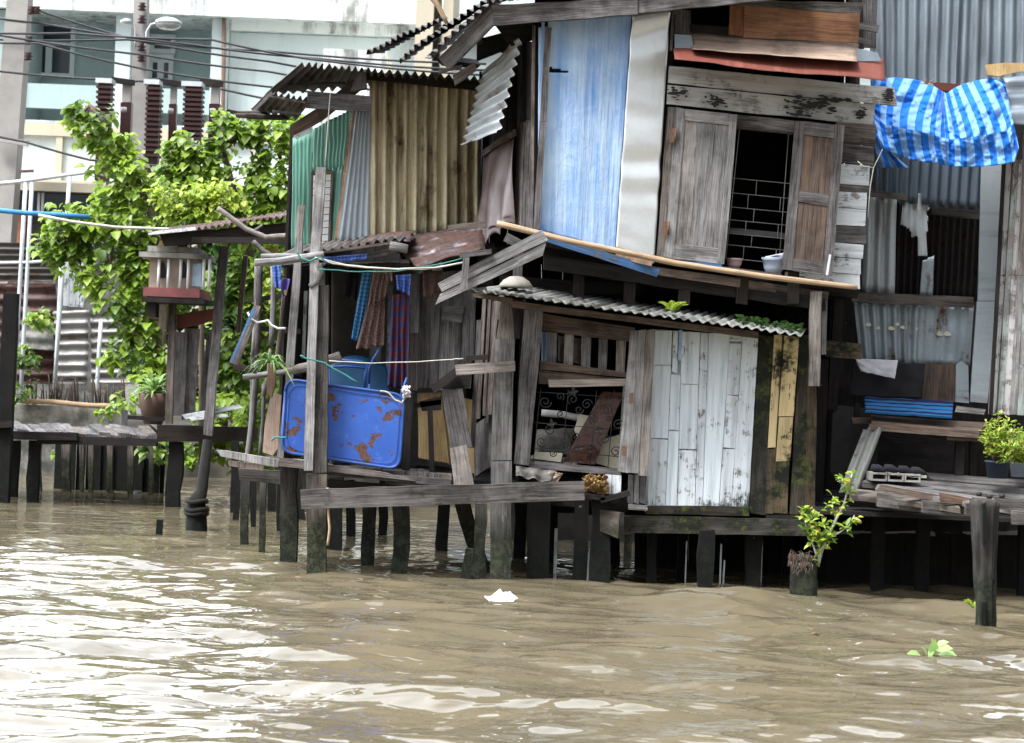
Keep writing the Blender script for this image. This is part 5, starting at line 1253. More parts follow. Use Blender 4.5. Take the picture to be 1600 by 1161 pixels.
def wpl(m):
    for i in range(1, 11): m.bd(489, 274+i*10.4, 517, 272+i*10.4, 1.0, 22.18, .01, tone=.2)
    m.bd(504, 273, 500, 386, 1.0, 22.17, .01, tone=.2)
ap(505, 'tile_joints', 'woodb', wpl, WP)
ap(506, 'window_frame', 'woodb', lambda m: (m.bd(486, 271, 521, 269, 4, 22.15, .04, tone=.9), m.bd(519, 270, 514, 386, 3.5, 22.15, .04, tone=.9), m.bd(488, 272, 485, 386, 3, 22.2, .04, tone=.7)))
def anx(m):                                                 # far and side walls closing the room
    a = P(457, 205, 22.7); b_ = P(754, 110, 21.95); D = Vector((0, 3.0, 0)); z0 = .9
    def dn(p): return Vector((p.x, p.y, z0))
    m.planks(a, a+D, dn(a)+D, dn(a), 8, .03, gap=0); m.planks(a+D, b_+D, dn(b_)+D, dn(a)+D, 14, .03, gap=0); m.planks(b_+Vector((0, .1, 0)), b_+D, dn(b_)+D, dn(b_)+Vector((0, .1, 0)), 8, .03, gap=0)
ap(507, 'rear_wall', 'woodd', anx)
def aroof(m):
    m.corr([(404, 152, 21.0), (484, 128, 20.9), (560, 104, 23.6), (470, 101, 23.8)][:0] or [(470, 101, 20.8), (604, 112, 20.85), (612, 130, 23.6), (414, 147, 21.9)], 13, .024, 10, tone=.4, ragged=.05)
    m.corr([(596, 113, 20.9), (768, 124, 21.0), (768, 132, 23.6), (604, 131, 23.6)], 13, .022, 8, tone=.3, ragged=.03)
ap(508, 'corrugated_roof', 'roofd', aroof)
ap(509, 'lower_eave_sheet', 'roofd', lambda m: m.corr([(422, 143, 20.9), (486, 158, 20.9), (466, 186, 22.2), (390, 174, 22.3)], 7, .022, 8, tone=.6, ragged=.05))
ap(510, 'eave_strip', 'roofd', lambda m: m.corr([(341, 170, 21.5), (440, 184, 21.5), (450, 178, 22.4), (345, 166, 22.4)][:0] or [(352, 171, 21.4), (372, 182, 21.4), (455, 186, 22.0), (400, 172, 22.0)], 2, .02, 8, tone=.5, ragged=.02))
ap(511, 'eave_batten', 'wood', lambda m: (m.bd(420, 150, 478, 160, 3, 20.95, .03, tone=.7), m.bd(450, 132, 540, 130, 4, 21.6, .03, tone=.3), m.bd(425, 174, 470, 178, 4, 21.2, .03, tone=.3)))
ap(512, 'rafter', 'woodb', lambda m: (m.q4([(453, 196), (453, 216), (500, 190), (494, 170)], 21.4, .06, .6), m.q4([(494, 170), (500, 190), (572, 134), (566, 112)], 21.35, .06, .3)))
ap(513, 'eave_board', 'wood', lambda m: m.q4([(480, 143), (580, 150), (580, 174), (478, 168)], 21.15, .04, .55))
ap(514, 'rafter_end', 'wood', lambda m: m.q4([(556, 116), (571, 108), (572, 138), (548, 142)], 21.1, .12, .5))
ap(515, 'wall_plate', 'woodd', lambda m: m.q4([(572, 112), (760, 128), (760, 142), (572, 124)], 21.5, .06, .4))
ap(516, 'white_chip', 'whitew', lambda m: m.q4([(458, 212), (487, 198), (486, 206), (462, 217)], 21.35, .03, .9))
ap(517, 'hanging_rope', 'rope', lambda m: m.tp([(516, 145), (512, 200), (508, 260)], .9, 21.0))
# ================================================================ PORCH
PO = T('porch', 'ramshackle open porch of grey poles and planks on stilts with a rusty low roof', 'porch', (P(540, 880, 20.5).x, 20.8, 0))
def pp(seed, name, mat, fn, parent=PO, **k):
    m = MB(seed); fn(m); return m.build(name, M[mat], parent, **k)
pp(520, 'thin_roof_sheet', 'roofd', lambda m: m.corr([(432, 402, 20.2), (626, 374, 20.2), (640, 362, 21.5), (470, 384, 21.6)], 14, .02, 6, tone=.6, ragged=.04))
pp(521, 'rusty_roof_sheet', 'purple', lambda m: (m.corr([(650, 421, 20.1), (612, 378, 21.4), (752, 350, 21.4), (756, 392, 20.2)], 5, .04, 16, tone=.5, ragged=.02), m.corr([(560, 380, 20.6), (590, 368, 21.2), (650, 360, 21.2), (640, 378, 20.5)], 2, .02, 10, tone=.9, ragged=.02)))
pp(522, 'roof_edge_board', 'wood', lambda m: (m.bd(497, 396, 620, 378, 4, 20.15, .04, tone=.4), m.bd(520, 410, 615, 393, 9, 20.3, .05, tone=.5), m.bd(700, 356, 760, 350, 9, 20.5, .06, tone=.4)))
pp(523, 'roof_log', 'woodl', lambda m: m.tp([(609, 384), (637, 389)], 7, 20.0, n=10, sub=2))
pp(524, 'dark_ceiling', 'woodd', lambda m: m.planks(P(440, 415, 20.4), P(640, 412, 20.4), P(650, 410, 22.3), P(470, 410, 22.3), 8, .03, gap=0))
pp(525, 'back_wall', 'beige', lambda m: m.q4([(500, 410), (720, 405), (720, 745), (500, 745)], 21.9, .04, .3, jit=0))
pp(526, 'inner_door_post', 'greenpost', lambda m: (m.bd(496, 430, 492, 570, 8, 21.3, .05, tone=.6), m.bd(588, 520, 586, 570, 18, 21.4, .05, tone=.9), m.bd(611, 428, 607, 600, 8, 21.2, .05, tone=.3)))
pp(527, 'side_planks', 'woodd', lambda m: m.planks(P(514, 410, 21.88), P(508, 410, 20.9), P(508, 720, 20.9), P(514, 720, 21.88), 4, .03))
def poles(m):
    m.bd(502, 262, 493, 395, 16, 20.0, .07, tone=.9); m.bd(492, 396, 482, 735, 14, 19.97, .06, tone=.9)
pp(530, 'tall_pole', 'woodl', poles)
pp(531, 'short_pole', 'woodl', lambda m: (m.bd(471, 320, 467, 372, 11, 20.25, .07, tone=.8), m.bd(468, 373, 452, 600, 12, 20.25, .07, tone=.5), m.bd(451, 600, 436, 735, 10, 20.3, .07, tone=.2)))
pp(532, 'front_stilt', 'postg', lambda m: (m.q4([(488, 446), (513, 448), (511, 740), (488, 740)], 20.0, .1, .45, rag=.02), m.q4([(479, 741), (510, 741), (508, 915), (479, 915)], 20.0, .1, .4, rag=.0)))
pp(533, 'green_stained_pole', 'greenpost', lambda m: (m.bd(463, 430, 452, 570, 11, 20.35, .06, tone=.1), m.bd(478, 455, 474, 560, 5, 20.4, .05, tone=.3)))
for i, (x0, y0, x1, y1, w, Y, t_) in enumerate(((404, 405, 398, 560, 13, 20.9, .5), (402, 560, 384, 740, 10, 20.9, .3), (427, 416, 424, 540, 9, 20.7, .7), (396, 545, 388, 720, 7, 21.1, .2), (412, 600, 406, 712, 6, 20.8, .5), (446, 440, 430, 580, 8, 20.8, .4), (423, 545, 412, 620, 6, 20.7, .8))):
    pp(534+i, 'thin_pole', 'wood', lambda m: m.tp([(x0, y0), ((x0+x1)/2+2, (y0+y1)/2), (x1, y1)], w/2, Y, tone=t_, n=6))
pp(545, 'top_rail', 'woodl', lambda m: (m.tp([(398, 411), (440, 408), (506, 398)], 6, 19.95, tone=.7), m.tp([(408, 401), (450, 400), (500, 404)], 4.5, 20.0, tone=.5)))
pp(546, 'crooked_hook', 'wood', lambda m: m.tp([(498, 412), (502, 425), (496, 440), (484, 448)], 5, 19.95, tone=.7))
pp(547, 'middle_rail', 'woodl', lambda m: (m.tp([(448, 580), (490, 572), (532, 556)], 7.5, 20.25, tone=.8, n=10), m.tp([(380, 590), (440, 582), (470, 578)], 5, 20.6, tone=.2)))
pp(548, 'cross_stick', 'woodd', lambda m: (m.bd(365, 572, 402, 580, 9, 20.5, .05), m.bd(384, 512, 470, 518, 8, 21, .04), m.bd(388, 470, 440, 462, 7, 21, .04)))
def floor(m):
    m.planks(P(420, 728, 20.25), P(706, 750, 20.25), P(706, 740, 21.9), P(430, 722, 21.9), 12, .045, gap=.006, tone=(.3, .9))
pp(550, 'plank_floor', 'wood', floor)
pp(551, 'floor_edge', 'wood', lambda m: (m.q4([(416, 712), (600, 738), (650, 752), (420, 726)], 20.15, .05, .8), m.q4([(510, 735), (705, 748), (704, 760), (512, 744)], 20.2, .05, .5), m.q4([(600, 750), (712, 748), (712, 762), (602, 756)], 20.3, .05, .3)))
pp(552, 'broken_light_plank', 'woodl', lambda m: (m.poly([(338, 703), (352, 704), (436, 718), (434, 730), (420, 728), (345, 713)], 19.95, .05, .9), m.poly([(356, 720), (414, 725), (410, 735), (358, 728)], 20.0, .04, .95)))
pp(553, 'ledger_beam', 'stilt', lambda m: (m.q4([(372, 732), (438, 736), (438, 756), (374, 750)], 20.1, .08, .9), m.q4([(500, 748), (640, 760), (640, 775), (500, 765)], 20.7, .08, .3)))
pp(554, 'white_board', 'plyb', lambda m: m.poly([(424, 612), (440, 618), (434, 700), (426, 712), (410, 706), (414, 660)], 20.7, .02, .9))
pp(555, 'pink_lath', 'bamboo', lambda m: m.tp([(512, 762), (513, 800), (515, 826), (512, 852)], 2, 19.85, tone=.9))
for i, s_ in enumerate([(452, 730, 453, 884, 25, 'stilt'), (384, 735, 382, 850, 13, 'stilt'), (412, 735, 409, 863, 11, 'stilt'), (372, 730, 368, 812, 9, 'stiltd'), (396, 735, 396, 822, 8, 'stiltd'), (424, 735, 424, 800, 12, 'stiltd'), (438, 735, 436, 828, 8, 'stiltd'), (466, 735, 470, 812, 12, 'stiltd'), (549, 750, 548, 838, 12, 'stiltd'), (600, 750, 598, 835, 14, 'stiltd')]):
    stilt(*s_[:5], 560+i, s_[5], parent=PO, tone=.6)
# leaning blue-painted plank, cable, rosette, clothes on the porch
m = MB(575); m.q4([(397, 476), (408, 478), (372, 570), (358, 566)], 20.0, .04, .8); m.build('leaning_plank', M['wood'], label='short grey plank with a blue painted edge leaning off the left porch poles', cat='plank')
m = MB(576); m.q4([(394, 482), (399, 483), (364, 566), (360, 565)], 19.95, .02, .9)
o = m.build('painted_edge', M['blueplank'], bpy.data.objects['leaning_plank'])
m = MB(577); m.tube([P(x, y, 20.0) for x, y in ((387, 488), (392, 498), (402, 504), (414, 502), (418, 500), (424, 508), (434, 513), (446, 513))], .010, 6); m.build('white_cable', M['whitepl'], label='short white cable looped between the left porch poles', cat='cable')
m = MB(578); m.sheet(P(436, 440, 20.2), P(453, 436, 20.2), P(449, 470, 20.2), P(438, 458, 20.2), 12, 18, lambda u, v: .03*math.sin(u*6+v*2), .006, lambda u, v: (.5+(u-.5)*(1-.75*v*v), v+.12*(1-abs(2*u-1))*(1-v)*-1))
m.build('purple_pennant', M['purplecl'], label='small purple cloth with an orange mark hanging from the porch rail', cat='cloth')
m = MB(579); m.poly([(443, 455), (446, 452), (449, 455), (447, 462), (444, 460)], 20.14, .003, .9); m.build('orange_mark', M['gold'], bpy.data.objects['purple_pennant'])
cloth_q([(424, 416), (440, 414), (438, 452), (430, 450)], 20.3, .02, 8, 'bshirt', 'blue_rag', 580, label='dark blue rag bunched at the left end of the porch rail', cat='cloth')
rosette('hanging_plant', 'spidery light green plant tied to the left porch poles', 'plant', 424, 566, 20.1, .34, 40, .012, None, 8, 'leafg', .6)
m = MB(581); m.poly([(420, 555), (432, 553), (430, 600), (424, 622), (416, 614), (418, 580)], 20.3, .06, .4); m.build('plant_husk', M['woodb'], label='dry brown husk hanging beneath the spidery plant', cat='husk')
# blue metal tabletop
TT = T('folding_table', 'blue enamel folding tabletop with rust patches standing on its edge on the porch', 'table', P(535, 722, 20.2))
def rrect(pts, r, Y0, k=7):
    W_ = [P(x, y, Y0) for x, y in pts]; out = []
    for i in range(4):
        p, a, b_ = W_[i], W_[i-1], W_[(i+1) % 4]
        u, v = (a-p).normalized()*r, (b_-p).normalized()*r
        for j in range(k+1):
            t_ = j/k; out.append(p+u*(1-t_)**2+v*t_**2)
    return out
TP = [(447, 592), (632, 617), (624, 733), (440, 706)]
m = MB(582); m.polyw(rrect(TP, .12, 20.2), .02, .5); tt = m.build('tabletop', M['bluemetal'], TT)
m = MB(583)
o_ = rrect(TP, .12, 20.195); m.tube(o_+[o_[0]], .014, 8, .6); m.build('rolled_rim', M['blueframe'], TT)
i_ = rrect([(452, 599), (626, 623), (618, 727), (446, 700)], .14, 20.19); m = MB(584); m.tube(i_+[i_[0]], .004, 5, .9); m.build('pressed_line', M['bluemetal'], TT)
FC = T('folding_chair', 'blue tubular chair frame poking up behind the blue tabletop', 'chair', P(545, 700, 20.6))
m = MB(585)
def cv(pts, Y): return [P(x, y, Y) for x, y in pts]
m.tube(cv([(508, 568), (530, 562), (566, 565), (574, 570), (571, 585), (570, 606)], 20.5), .013, 8); m.tube(cv([(514, 574), (540, 572), (572, 575)], 20.5), .012, 8)
m.tube(cv([(576, 605), (577, 575), (583, 562), (592, 546)], 20.55), .013, 8); m.build('backrest_frame', M['blueframe'], FC)
m = MB(586); m.tube(cv([(636, 590), (630, 606), (626, 620), (624, 700)], 20.35), .012, 8); m.tube(cv([(514, 574), (520, 700)], 20.5), .012, 8); m.tube(cv([(577, 600), (574, 704)], 20.5), .012, 8); m.build('leg', M['blueframe'], FC)
GT = MB(587)
GT.sheet(P(506, 572, 20.8), P(604, 572, 20.8), P(612, 640, 20.7), P(500, 640, 20.7), 30, 10, lambda u, v: .05*math.sin(u*math.pi), .02, lambda u, v: (u, v-(1-v)*.22*math.sin(u*math.pi)))
GT.build('plastic_basin', M['teal'], label='big dark blue green plastic basin standing behind the blue tabletop', cat='basin')
# towels and clothes
cloth_q([(546, 418), (562, 414), (556, 470), (534, 460)], 20.9, .03, 9, 'black_cl', 'black_shirt', 590, label='black garment hanging leftmost under the porch roof', cat='shirt')
cloth_q([(566, 424), (582, 424), (562, 534), (549, 530)], 20.7, .02, 12, 'bcheck', 'checked_towel', 591, label='light blue checked towel hanging on the porch line', cat='towel')
cloth_q([(584, 416), (612, 412), (604, 462), (574, 480)], 20.5, .03, 22, 'btowel', 'brown_towel', 592, label='brown patterned towel bunched high on the porch line', cat='towel')
cloth_q([(578, 462), (602, 458), (600, 540), (556, 545)], 20.6, .03, 20, 'btowel', 'brown_towel', 593, label='brown patterned towel hanging low beside the blue checked towel', cat='towel', hem=.08)
cloth_q([(612, 462), (640, 456), (638, 606), (605, 606)], 20.45, .035, 20, 'plaid', 'plaid_sarong', 594, label='dark red and blue plaid sarong hanging beside the grey flank boards', cat='sarong')
cloth_q([(618, 430), (642, 428), (640, 462), (620, 452)], 20.4, .04, 14, 'bshirt', 'blue_shirt', 595, label='bunched blue shirt above the plaid sarong', cat='shirt')
cloth_q([(504, 402), (575, 396), (572, 405), (506, 412)], 20.2, .015, 20, 'bshirt', 'blue_rolled_cloth', 596, label='blue cloth rolled under the thin porch roof sheet', cat='cloth')
cloth_q([(600, 420), (612, 418), (614, 440), (604, 438)], 20.4, .03, 10, 'btowel', 'brown_rag', 597, label='small brown rag knotted on the porch line', cat='cloth')
for i, (pts, mt, lab, r) in enumerate(((((492, 402), (520, 412), (570, 418), (620, 421), (680, 418), (724, 410)), 'rope', 'upper pale clothesline strung across the porch', .009), (((498, 404), (540, 414), (600, 420), (660, 421), (722, 411)), 'rope', 'lower pale clothesline strung across the porch', .007),
        (((498, 420), (560, 425), (620, 424), (680, 414), (722, 404)), 'ropet', 'teal clothesline strung below the pale ones', .006), (((514, 564), (580, 567), (640, 566), (700, 562), (724, 560)), 'rope', 'thin cord stretched over the blue tabletop', .005),
        (((469, 556), (485, 562), (505, 566), (520, 575), (560, 598)), 'ropet', 'teal cord knotted round the tall porch pole', .008), (((594, 611), (606, 613), (618, 625), (628, 629), (634, 620)), 'rope', 'white cord hooked over the corner of the blue tabletop', .008),
        (((463, 393), (470, 404), (484, 408), (500, 402), (512, 410)), 'ropet', 'teal cord wrapped round the top rail', .009), (((424, 688), (430, 683), (442, 684), (447, 684)), 'ropet', 'teal cord tying the tabletop edge to a pole', .009))):
    m = MB(600+i); w = cv(pts, 19.88 if i not in (5,) else 20.12); out = []
    for a_, b2 in zip(w, w[1:]):
        for s_ in range(4): out.append(lerp(a_, b2, s_/4)+Vector((0, 0, R.uniform(-.004, .004))))
    out.append(w[-1]); m.tube(out, r, 6); m.build('cord', M[mt], label=lab, cat='rope')
m = MB(610); m.sheet(P(627, 604, 20.12), P(640, 602, 20.12), P(642, 620, 20.1), P(629, 622, 20.1), 24, 24, lambda u, v: .05*math.sin(u*3.1)*math.sin(v*3.1)+.03*MN.noise(Vector((u*5, v*5, 0))), .01, lambda u, v: (u+.25*MN.noise(Vector((v*4, 1, 0))), v+.25*MN.noise(Vector((u*4, 3, 0))))); m.build('white_rag', M['whitecl'], label='small white rag knotted at the right corner of the blue tabletop', cat='rag')
# ================================================================ LEFT PIER AND SHELTER
PI = T('pier', 'long low plank pier on black piles at the left', 'pier', (P(200, 745, 28.6).x, 28.6, 0))
def ip(seed, name, mat, fn, parent=PI, **k):
    m = MB(seed); fn(m); return m.build(name, M[mat], parent, **k)
def deck(m):
    rr = random.Random(3)
    for i in range(26):
        x = -40+i*16+rr.uniform(-3, 3); y = 668+i*.5+rr.uniform(-2, 3)
        a, b_ = P(x-14, y-11+rr.uniform(-2, 2), 30.2), P(x+3, y-11+rr.uniform(-2, 2), 30.2); c, d = P(x+20, y+4, 28.3), P(x+2, y+2, 28.3)
        m.quad(a, b_, c, d, .05, rr.random(), rag=.06)
ip(620, 'deck_planks', 'wood', deck)
ip(621, 'edge_beam', 'woodd', lambda m: (m.q4([(-40, 672), (120, 676), (120, 688), (-40, 686)], 28.2, .1, .3), m.q4([(58, 680), (245, 686), (245, 697), (58, 694)], 28.25, .1, .3), m.q4([(245, 664), (402, 668), (402, 690), (245, 690)], 28.2, .1, .4), m.bd(200, 652, 258, 655, 6, 28.3, .05)))
def scr(m):
    a, b_ = P(86, 690, 31.3), P(258, 694, 31.3); m.planks(a, b_, Vector((b_.x, b_.y, -.6)), Vector((a.x, a.y, -.6)), 22, .05, gap=.0, tone=(0, .4), stag=.0, dj=.05)
ip(624, 'rear_screen', 'stiltd', scr)  # dark planks added to supply the black shade between the piles
ip(622, 'light_boards', 'whitew', lambda m: (m.q4([(284, 648), (372, 632), (380, 637), (290, 655)], 28.0, .04, .7), m.q4([(292, 652), (350, 646), (356, 651), (300, 657)], 27.9, .04, .9)))
for i, s_ in enumerate([(22, 688, 20, 776, 16, 'stiltd'), (54, 688, 50, 783, 16, 'stiltd'), (276, 690, 270, 792, 22, 'stiltd'), (368, 690, 364, 800, 10, 'stiltd')]): stilt(*s_[:5], 630+i, s_[5], parent=PI, tone=.5, name='pile')
for i, (x, yb, w) in enumerate(((104, 736, 12), (142, 738, 8), (172, 740, 9), (204, 744, 8), (236, 746, 7), (128, 736, 6), (60, 736, 9))): stilt(x, 690, x, yb, w, 640+i, 'postg', parent=PI, tone=.8, Y=30.6, name='pile')
m = MB(650); m.bd(24, 690, 52, 660, 16, 28.0, .06, tone=.5); 
MP = T('mooring_post', 'tall black mooring post standing in the river at the left edge of the pier', 'post', P(2, 790, YW(2, 790)))
m = MB(651); Ymp = YW(2, 785); a, b_ = P(18, 459, Ymp), P(2, 790, Ymp); m.beam(b_-Vector((0, 0, .8)), a, 22/FPX*Ymp, .16, tone=.3); m.build('post', M['stiltd'], MP)
m = MB(652); m.bd(-10, 664, 20, 662, 10, Ymp-.12, .1, tone=.4); m.build('stub_rail', M['woodd'], MP)
SH = T('pier_shelter', 'little open shelter of grey posts with a rusty tin roof on the pier', 'shelter', P(300, 668, 28.2))
def sp(seed, name, mat, fn, parent=SH, **k):
    m = MB(seed); fn(m); return m.build(name, M[mat], parent, **k)
for i, (x0, y0, x1, y1, w, t_) in enumerate(((273, 372, 264, 662, 11, .4), (350, 385, 325, 680, 14, .9), (330, 520, 318, 668, 12, .3), (384, 400, 372, 520, 7, .4))): sp(660+i, 'post', 'wood', lambda m: m.bd(x0, y0, x1, y1, w, 27.9 if i < 2 else 28.8, .1, tone=t_))
def shroof(m):
    m.corr([(233, 367, 27.2), (455, 338, 27.2), (470, 328, 29.6), (258, 357, 29.6)], 22, .02, 6, tone=.5, ragged=.04)
sp(665, 'tin_roof', 'rusty', shroof)
sp(666, 'roof_fascia', 'woodd', lambda m: (m.q4([(250, 366), (455, 347), (455, 372), (256, 384)], 27.3, .06, .4), m.bd(300, 375, 480, 377, 10, 27.2, .05, tone=.7)))
sp(667, 'light_roof_edge', 'whitew', lambda m: m.bd(232, 365, 306, 357, 5, 27.1, .05, tone=.9))
sp(668, 'back_boards', 'wood', lambda m: (m.q4([(274, 518), (292, 520), (288, 650), (270, 650)], 28.3, .03, .5), m.q4([(288, 512), (312, 514), (304, 655), (284, 655)], 28.35, .03, .9)))
sp(669, 'rust_panel', 'redsheet', lambda m: m.poly([(276, 492), (334, 482), (336, 500), (310, 508), (276, 514)], 28.0, .02, .1))
m = MB(670); m.tp([(340, 325), (360, 340), (385, 358), (415, 371), (456, 368)], (4, 4.5), 26.8, tone=.8, sub=4); m.tp([(392, 364), (410, 352)], 2, 26.8); m.build('bent_branch', M['woodl'], label='long bent grey branch lying over the shelter roof', cat='branch')
m = MB(671); m.tp([(395, 377), (410, 392), (425, 400)], 4, 27.0, tone=.7, sub=3); m.build('short_stick', M['wood'], label='short stick dangling below the shelter roof edge', cat='stick')
# spirit house
SPH = T('spirit_house', 'small cream, red and blue spirit house with arched openings on its stand under the shelter', 'shrine', P(288, 478, 27.6))
Ys = 27.5
def hp2(seed, name, mat, fn): m = MB(seed); fn(m); return m.build(name, M[mat], SPH)
hp2(680, 'body', 'shrinec', lambda m: (m.box((P(248, 0, Ys).x, Ys+.1, P(290, 466, Ys).z), (P(322, 0, Ys).x, Ys+.9, P(290, 398, Ys).z))))
hp2(681, 'red_base', 'shriner', lambda m: m.box((P(242, 0, Ys).x, Ys, P(290, 465, Ys).z), (P(330, 0, Ys).x, Ys+1, P(290, 451, Ys).z)))
hp2(682, 'roof_slab', 'conc', lambda m: (m.box((P(234, 0, Ys).x, Ys-.05, P(290, 404, Ys).z), (P(336, 0, Ys).x, Ys+1.05, P(290, 396, Ys).z)), m.box((P(246, 0, Ys).x, Ys+.02, P(290, 395, Ys).z), (P(322, 0, Ys).x, Ys+.95, P(290, 386, Ys).z))))
hp2(683, 'under_beam', 'woodd', lambda m: (m.box((P(240, 0, Ys).x, Ys-.02, P(290, 474, Ys).z), (P(338, 0, Ys).x, Ys+1, P(290, 466.5, Ys).z)), m.box((P(248, 0, Ys).x, Ys+.05, P(290, 497, Ys).z), (P(262, 0, Ys).x, Ys+.3, P(290, 475, Ys).z))))
def cols_(m):
    for x in (247, 262, 281, 293, 317, 326): m.tp([(x+2, 405), (x, 452)], 2.4, Ys+.02, n=8, wob=0, sub=1)
hp2(684, 'columns', 'whitepl', cols_)
def arch(m):
    for x in (254, 287):
        pts = [(x-5, 434), (x-5, 420), (x-3, 412), (x, 408), (x+3, 412), (x+5, 420), (x+5, 434)]; m.poly(pts, Ys+.085, .02, .2)
hp2(685, 'arched_openings', 'iron', arch)
hp2(686, 'blue_panel', 'shrineb', lambda m: m.poly([(300, 447), (301, 412), (315, 412), (314, 448)], Ys+.08, .02, .6))
hp2(687, 'yellow_gable', 'yply', lambda m: m.poly([(246, 386), (250, 376), (272, 374), (272, 387)], Ys+.1, .3, .9))
# ropes and flotsam at the left
m = MB(690); m.tube(cv([(-40, 325), (40, 333), (80, 335), (140, 339)], 30), .035, 6); m.build('blue_line', M['ropeb'], label='thick blue line stretched in from the left edge', cat='rope')
m = MB(691); m.tube(cv([(60, 336), (110, 346), (180, 355), (260, 358), (330, 360)], 29), .02, 6); m.build('pale_line', M['rope'], label='pale line running from the blue one to the shelter roof', cat='rope')
ST = T('old_pile', 'black pile bulging at the waterline and bound with old rope under the pier', 'pile', P(306, 828, YW(306, 828)))
Yst = YW(306, 828)
m = MB(692); c = P(306, 828, Yst); k = Yst/FPX; m.tube([c+Vector((0, 0, -.5)), c, c+Vector((0, 0, 22*k)), c+Vector((1*k, 0, 46*k)), c+Vector((5*k, .1, 60*k)), c+Vector((10*k, .2, 140*k))], [19*k, 18*k, 15*k, 13*k, 9*k, 8*k], 9, .4, .16); m.build('stump', M['stiltd'], ST)
m = MB(693)
for (r, z) in ((16.5, 26), (17, 32), (15, 45)):
    m.tube([c+Vector((math.cos(a/16*6.3)*r*k, math.sin(a/16*6.3)*r*k, z*k+.01*math.sin(a))) for a in range(17)], .028, 6, .3, .1)
m.build('rope_ring', M['woodd'], ST)
m = MB(694); Ya = YW(248, 834); m.beam(P(247, 836, Ya)-Vector((0, 0, .3)), P(250, 812, Ya), 9*Ya/FPX, .08, tone=.3); m.build('stake', M['stiltd'], label='little broken stake just above the water left of the bound pile', cat='stake')
for i, (x, y, r, mt, lab) in enumerate(((215, 766, 9, 'iron', 'dark lump of debris floating near the far bank'), (232, 762, 16, 'conc', 'pale stone showing above the water near the far bank'))):
    m = MB(695+i); Yk = YW(x, y+4); c = P(x, y+4, Yk); k = Yk/FPX; b = len(m.v); n = 10
    for a in range(5):
        for j in range(n):
            an = j/n*6.283; el = a/4*1.45; rr_ = r*k*(1+.25*MN.noise(Vector((math.cos(an)*2, math.sin(an)*2, el+i*9)))); m.v.append(c+Vector((math.cos(an)*math.cos(el)*rr_, math.sin(an)*math.cos(el)*rr_, math.sin(el)*rr_*.8-.03)))
    for a in range(4):
        for j in range(n): m.face((b+a*n+j, b+a*n+(j+1) % n, b+(a+1)*n+(j+1) % n, b+(a+1)*n+j), [(0, 0)]*4, .5)
    m.build('debris' if i == 0 else 'rock', M[mt], label=lab, cat='debris' if i == 0 else 'rock')
# ================================================================ RIGHT-HAND TIN SHACK
RS_ = T('tin_shack', 'patchwork tin shack with pale posts and a plank bench at the right edge', 'shack', (P(1470, 760, 22).x, 22.2, 0))
def rp(seed, name, mat, fn, parent=RS_, **k):
    m = MB(seed); fn(m); return m.build(name, M[mat], parent, **k)
YR = 21.8
rp(700, 'upper_wall', 'galv', lambda m: (m.corr([(1358, -30), (1500, -28), (1492, 150), (1360, 150)], 8, .028, 12, Y=YR, tone=.6), m.corr([(1498, -28), (1640, -24), (1640, 150), (1490, 150)], 8, .026, 12, Y=YR+.03, tone=.45)))
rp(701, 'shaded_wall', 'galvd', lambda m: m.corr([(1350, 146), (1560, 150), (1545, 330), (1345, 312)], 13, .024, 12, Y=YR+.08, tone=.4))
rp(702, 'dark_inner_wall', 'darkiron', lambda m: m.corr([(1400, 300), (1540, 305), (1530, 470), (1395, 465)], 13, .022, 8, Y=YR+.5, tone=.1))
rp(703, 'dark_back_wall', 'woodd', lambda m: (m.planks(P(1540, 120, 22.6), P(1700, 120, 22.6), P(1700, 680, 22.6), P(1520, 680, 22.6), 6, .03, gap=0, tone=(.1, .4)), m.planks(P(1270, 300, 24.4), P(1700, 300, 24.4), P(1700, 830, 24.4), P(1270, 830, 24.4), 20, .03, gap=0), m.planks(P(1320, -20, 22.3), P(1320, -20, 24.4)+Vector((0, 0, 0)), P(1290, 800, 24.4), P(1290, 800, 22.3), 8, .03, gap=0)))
rp(704, 'pale_patch', 'galvl', lambda m: m.corr([(1352, 302), (1402, 306), (1398, 462), (1346, 458)], 3, .02, 10, Y=YR, tone=.45, ragged=.01))
rp(705, 'timber_strip', 'wood', lambda m: (m.bd(1356, 302, 1418, 308, 10, YR-.05, .04, tone=.6), m.bd(1455, 328, 1532, 336, 14, YR+.3, .05, tone=.3)))
def torn(m):
    w = [P(1412, 300, YR+.1), P(1452, 304, YR+.1), P(1462, 400, YR+.1), P(1402, 400, YR+.1)]
    def keep(u, v):
        n = MN.noise(Vector((u*3, v*3, 4)))*.6+MN.noise(Vector((u*11, v*11, 4)))*.22
        return v < .66+n*.45+.5*(.52 < u < .80)-.1*(u < .3) and not (u > .88+n*.25)
    m.sheet(*w, 34, 60, lambda u, v: .018*math.sin(u*14)+.01*MN.noise(Vector((u*4, v*4, 0))), .003, None, .7, keep)
rp(706, 'torn_sheet', 'galvl', torn, label='torn pale metal sheet with a ragged lower edge')
rp(707, 'rusty_strip', 'galvr', lambda m: m.corr([(1441, 404), (1460, 400), (1457, 464), (1437, 462)], 1, .01, 8, Y=YR+.1, tone=.8))
rp(708, 'wall_rail', 'wood', lambda m: m.q4([(1330, 456), (1522, 464), (1522, 481), (1332, 472)], YR-.12, .08, .25))
rp(709, 'lower_wall', 'galvr', lambda m: (m.corr([(1334, 470), (1436, 474), (1432, 570), (1344, 566)], 6, .02, 10, Y=YR-.02, tone=.65), m.corr([(1434, 474), (1522, 478), (1516, 572), (1430, 570)], 5, .008, 10, Y=YR, tone=.75)))
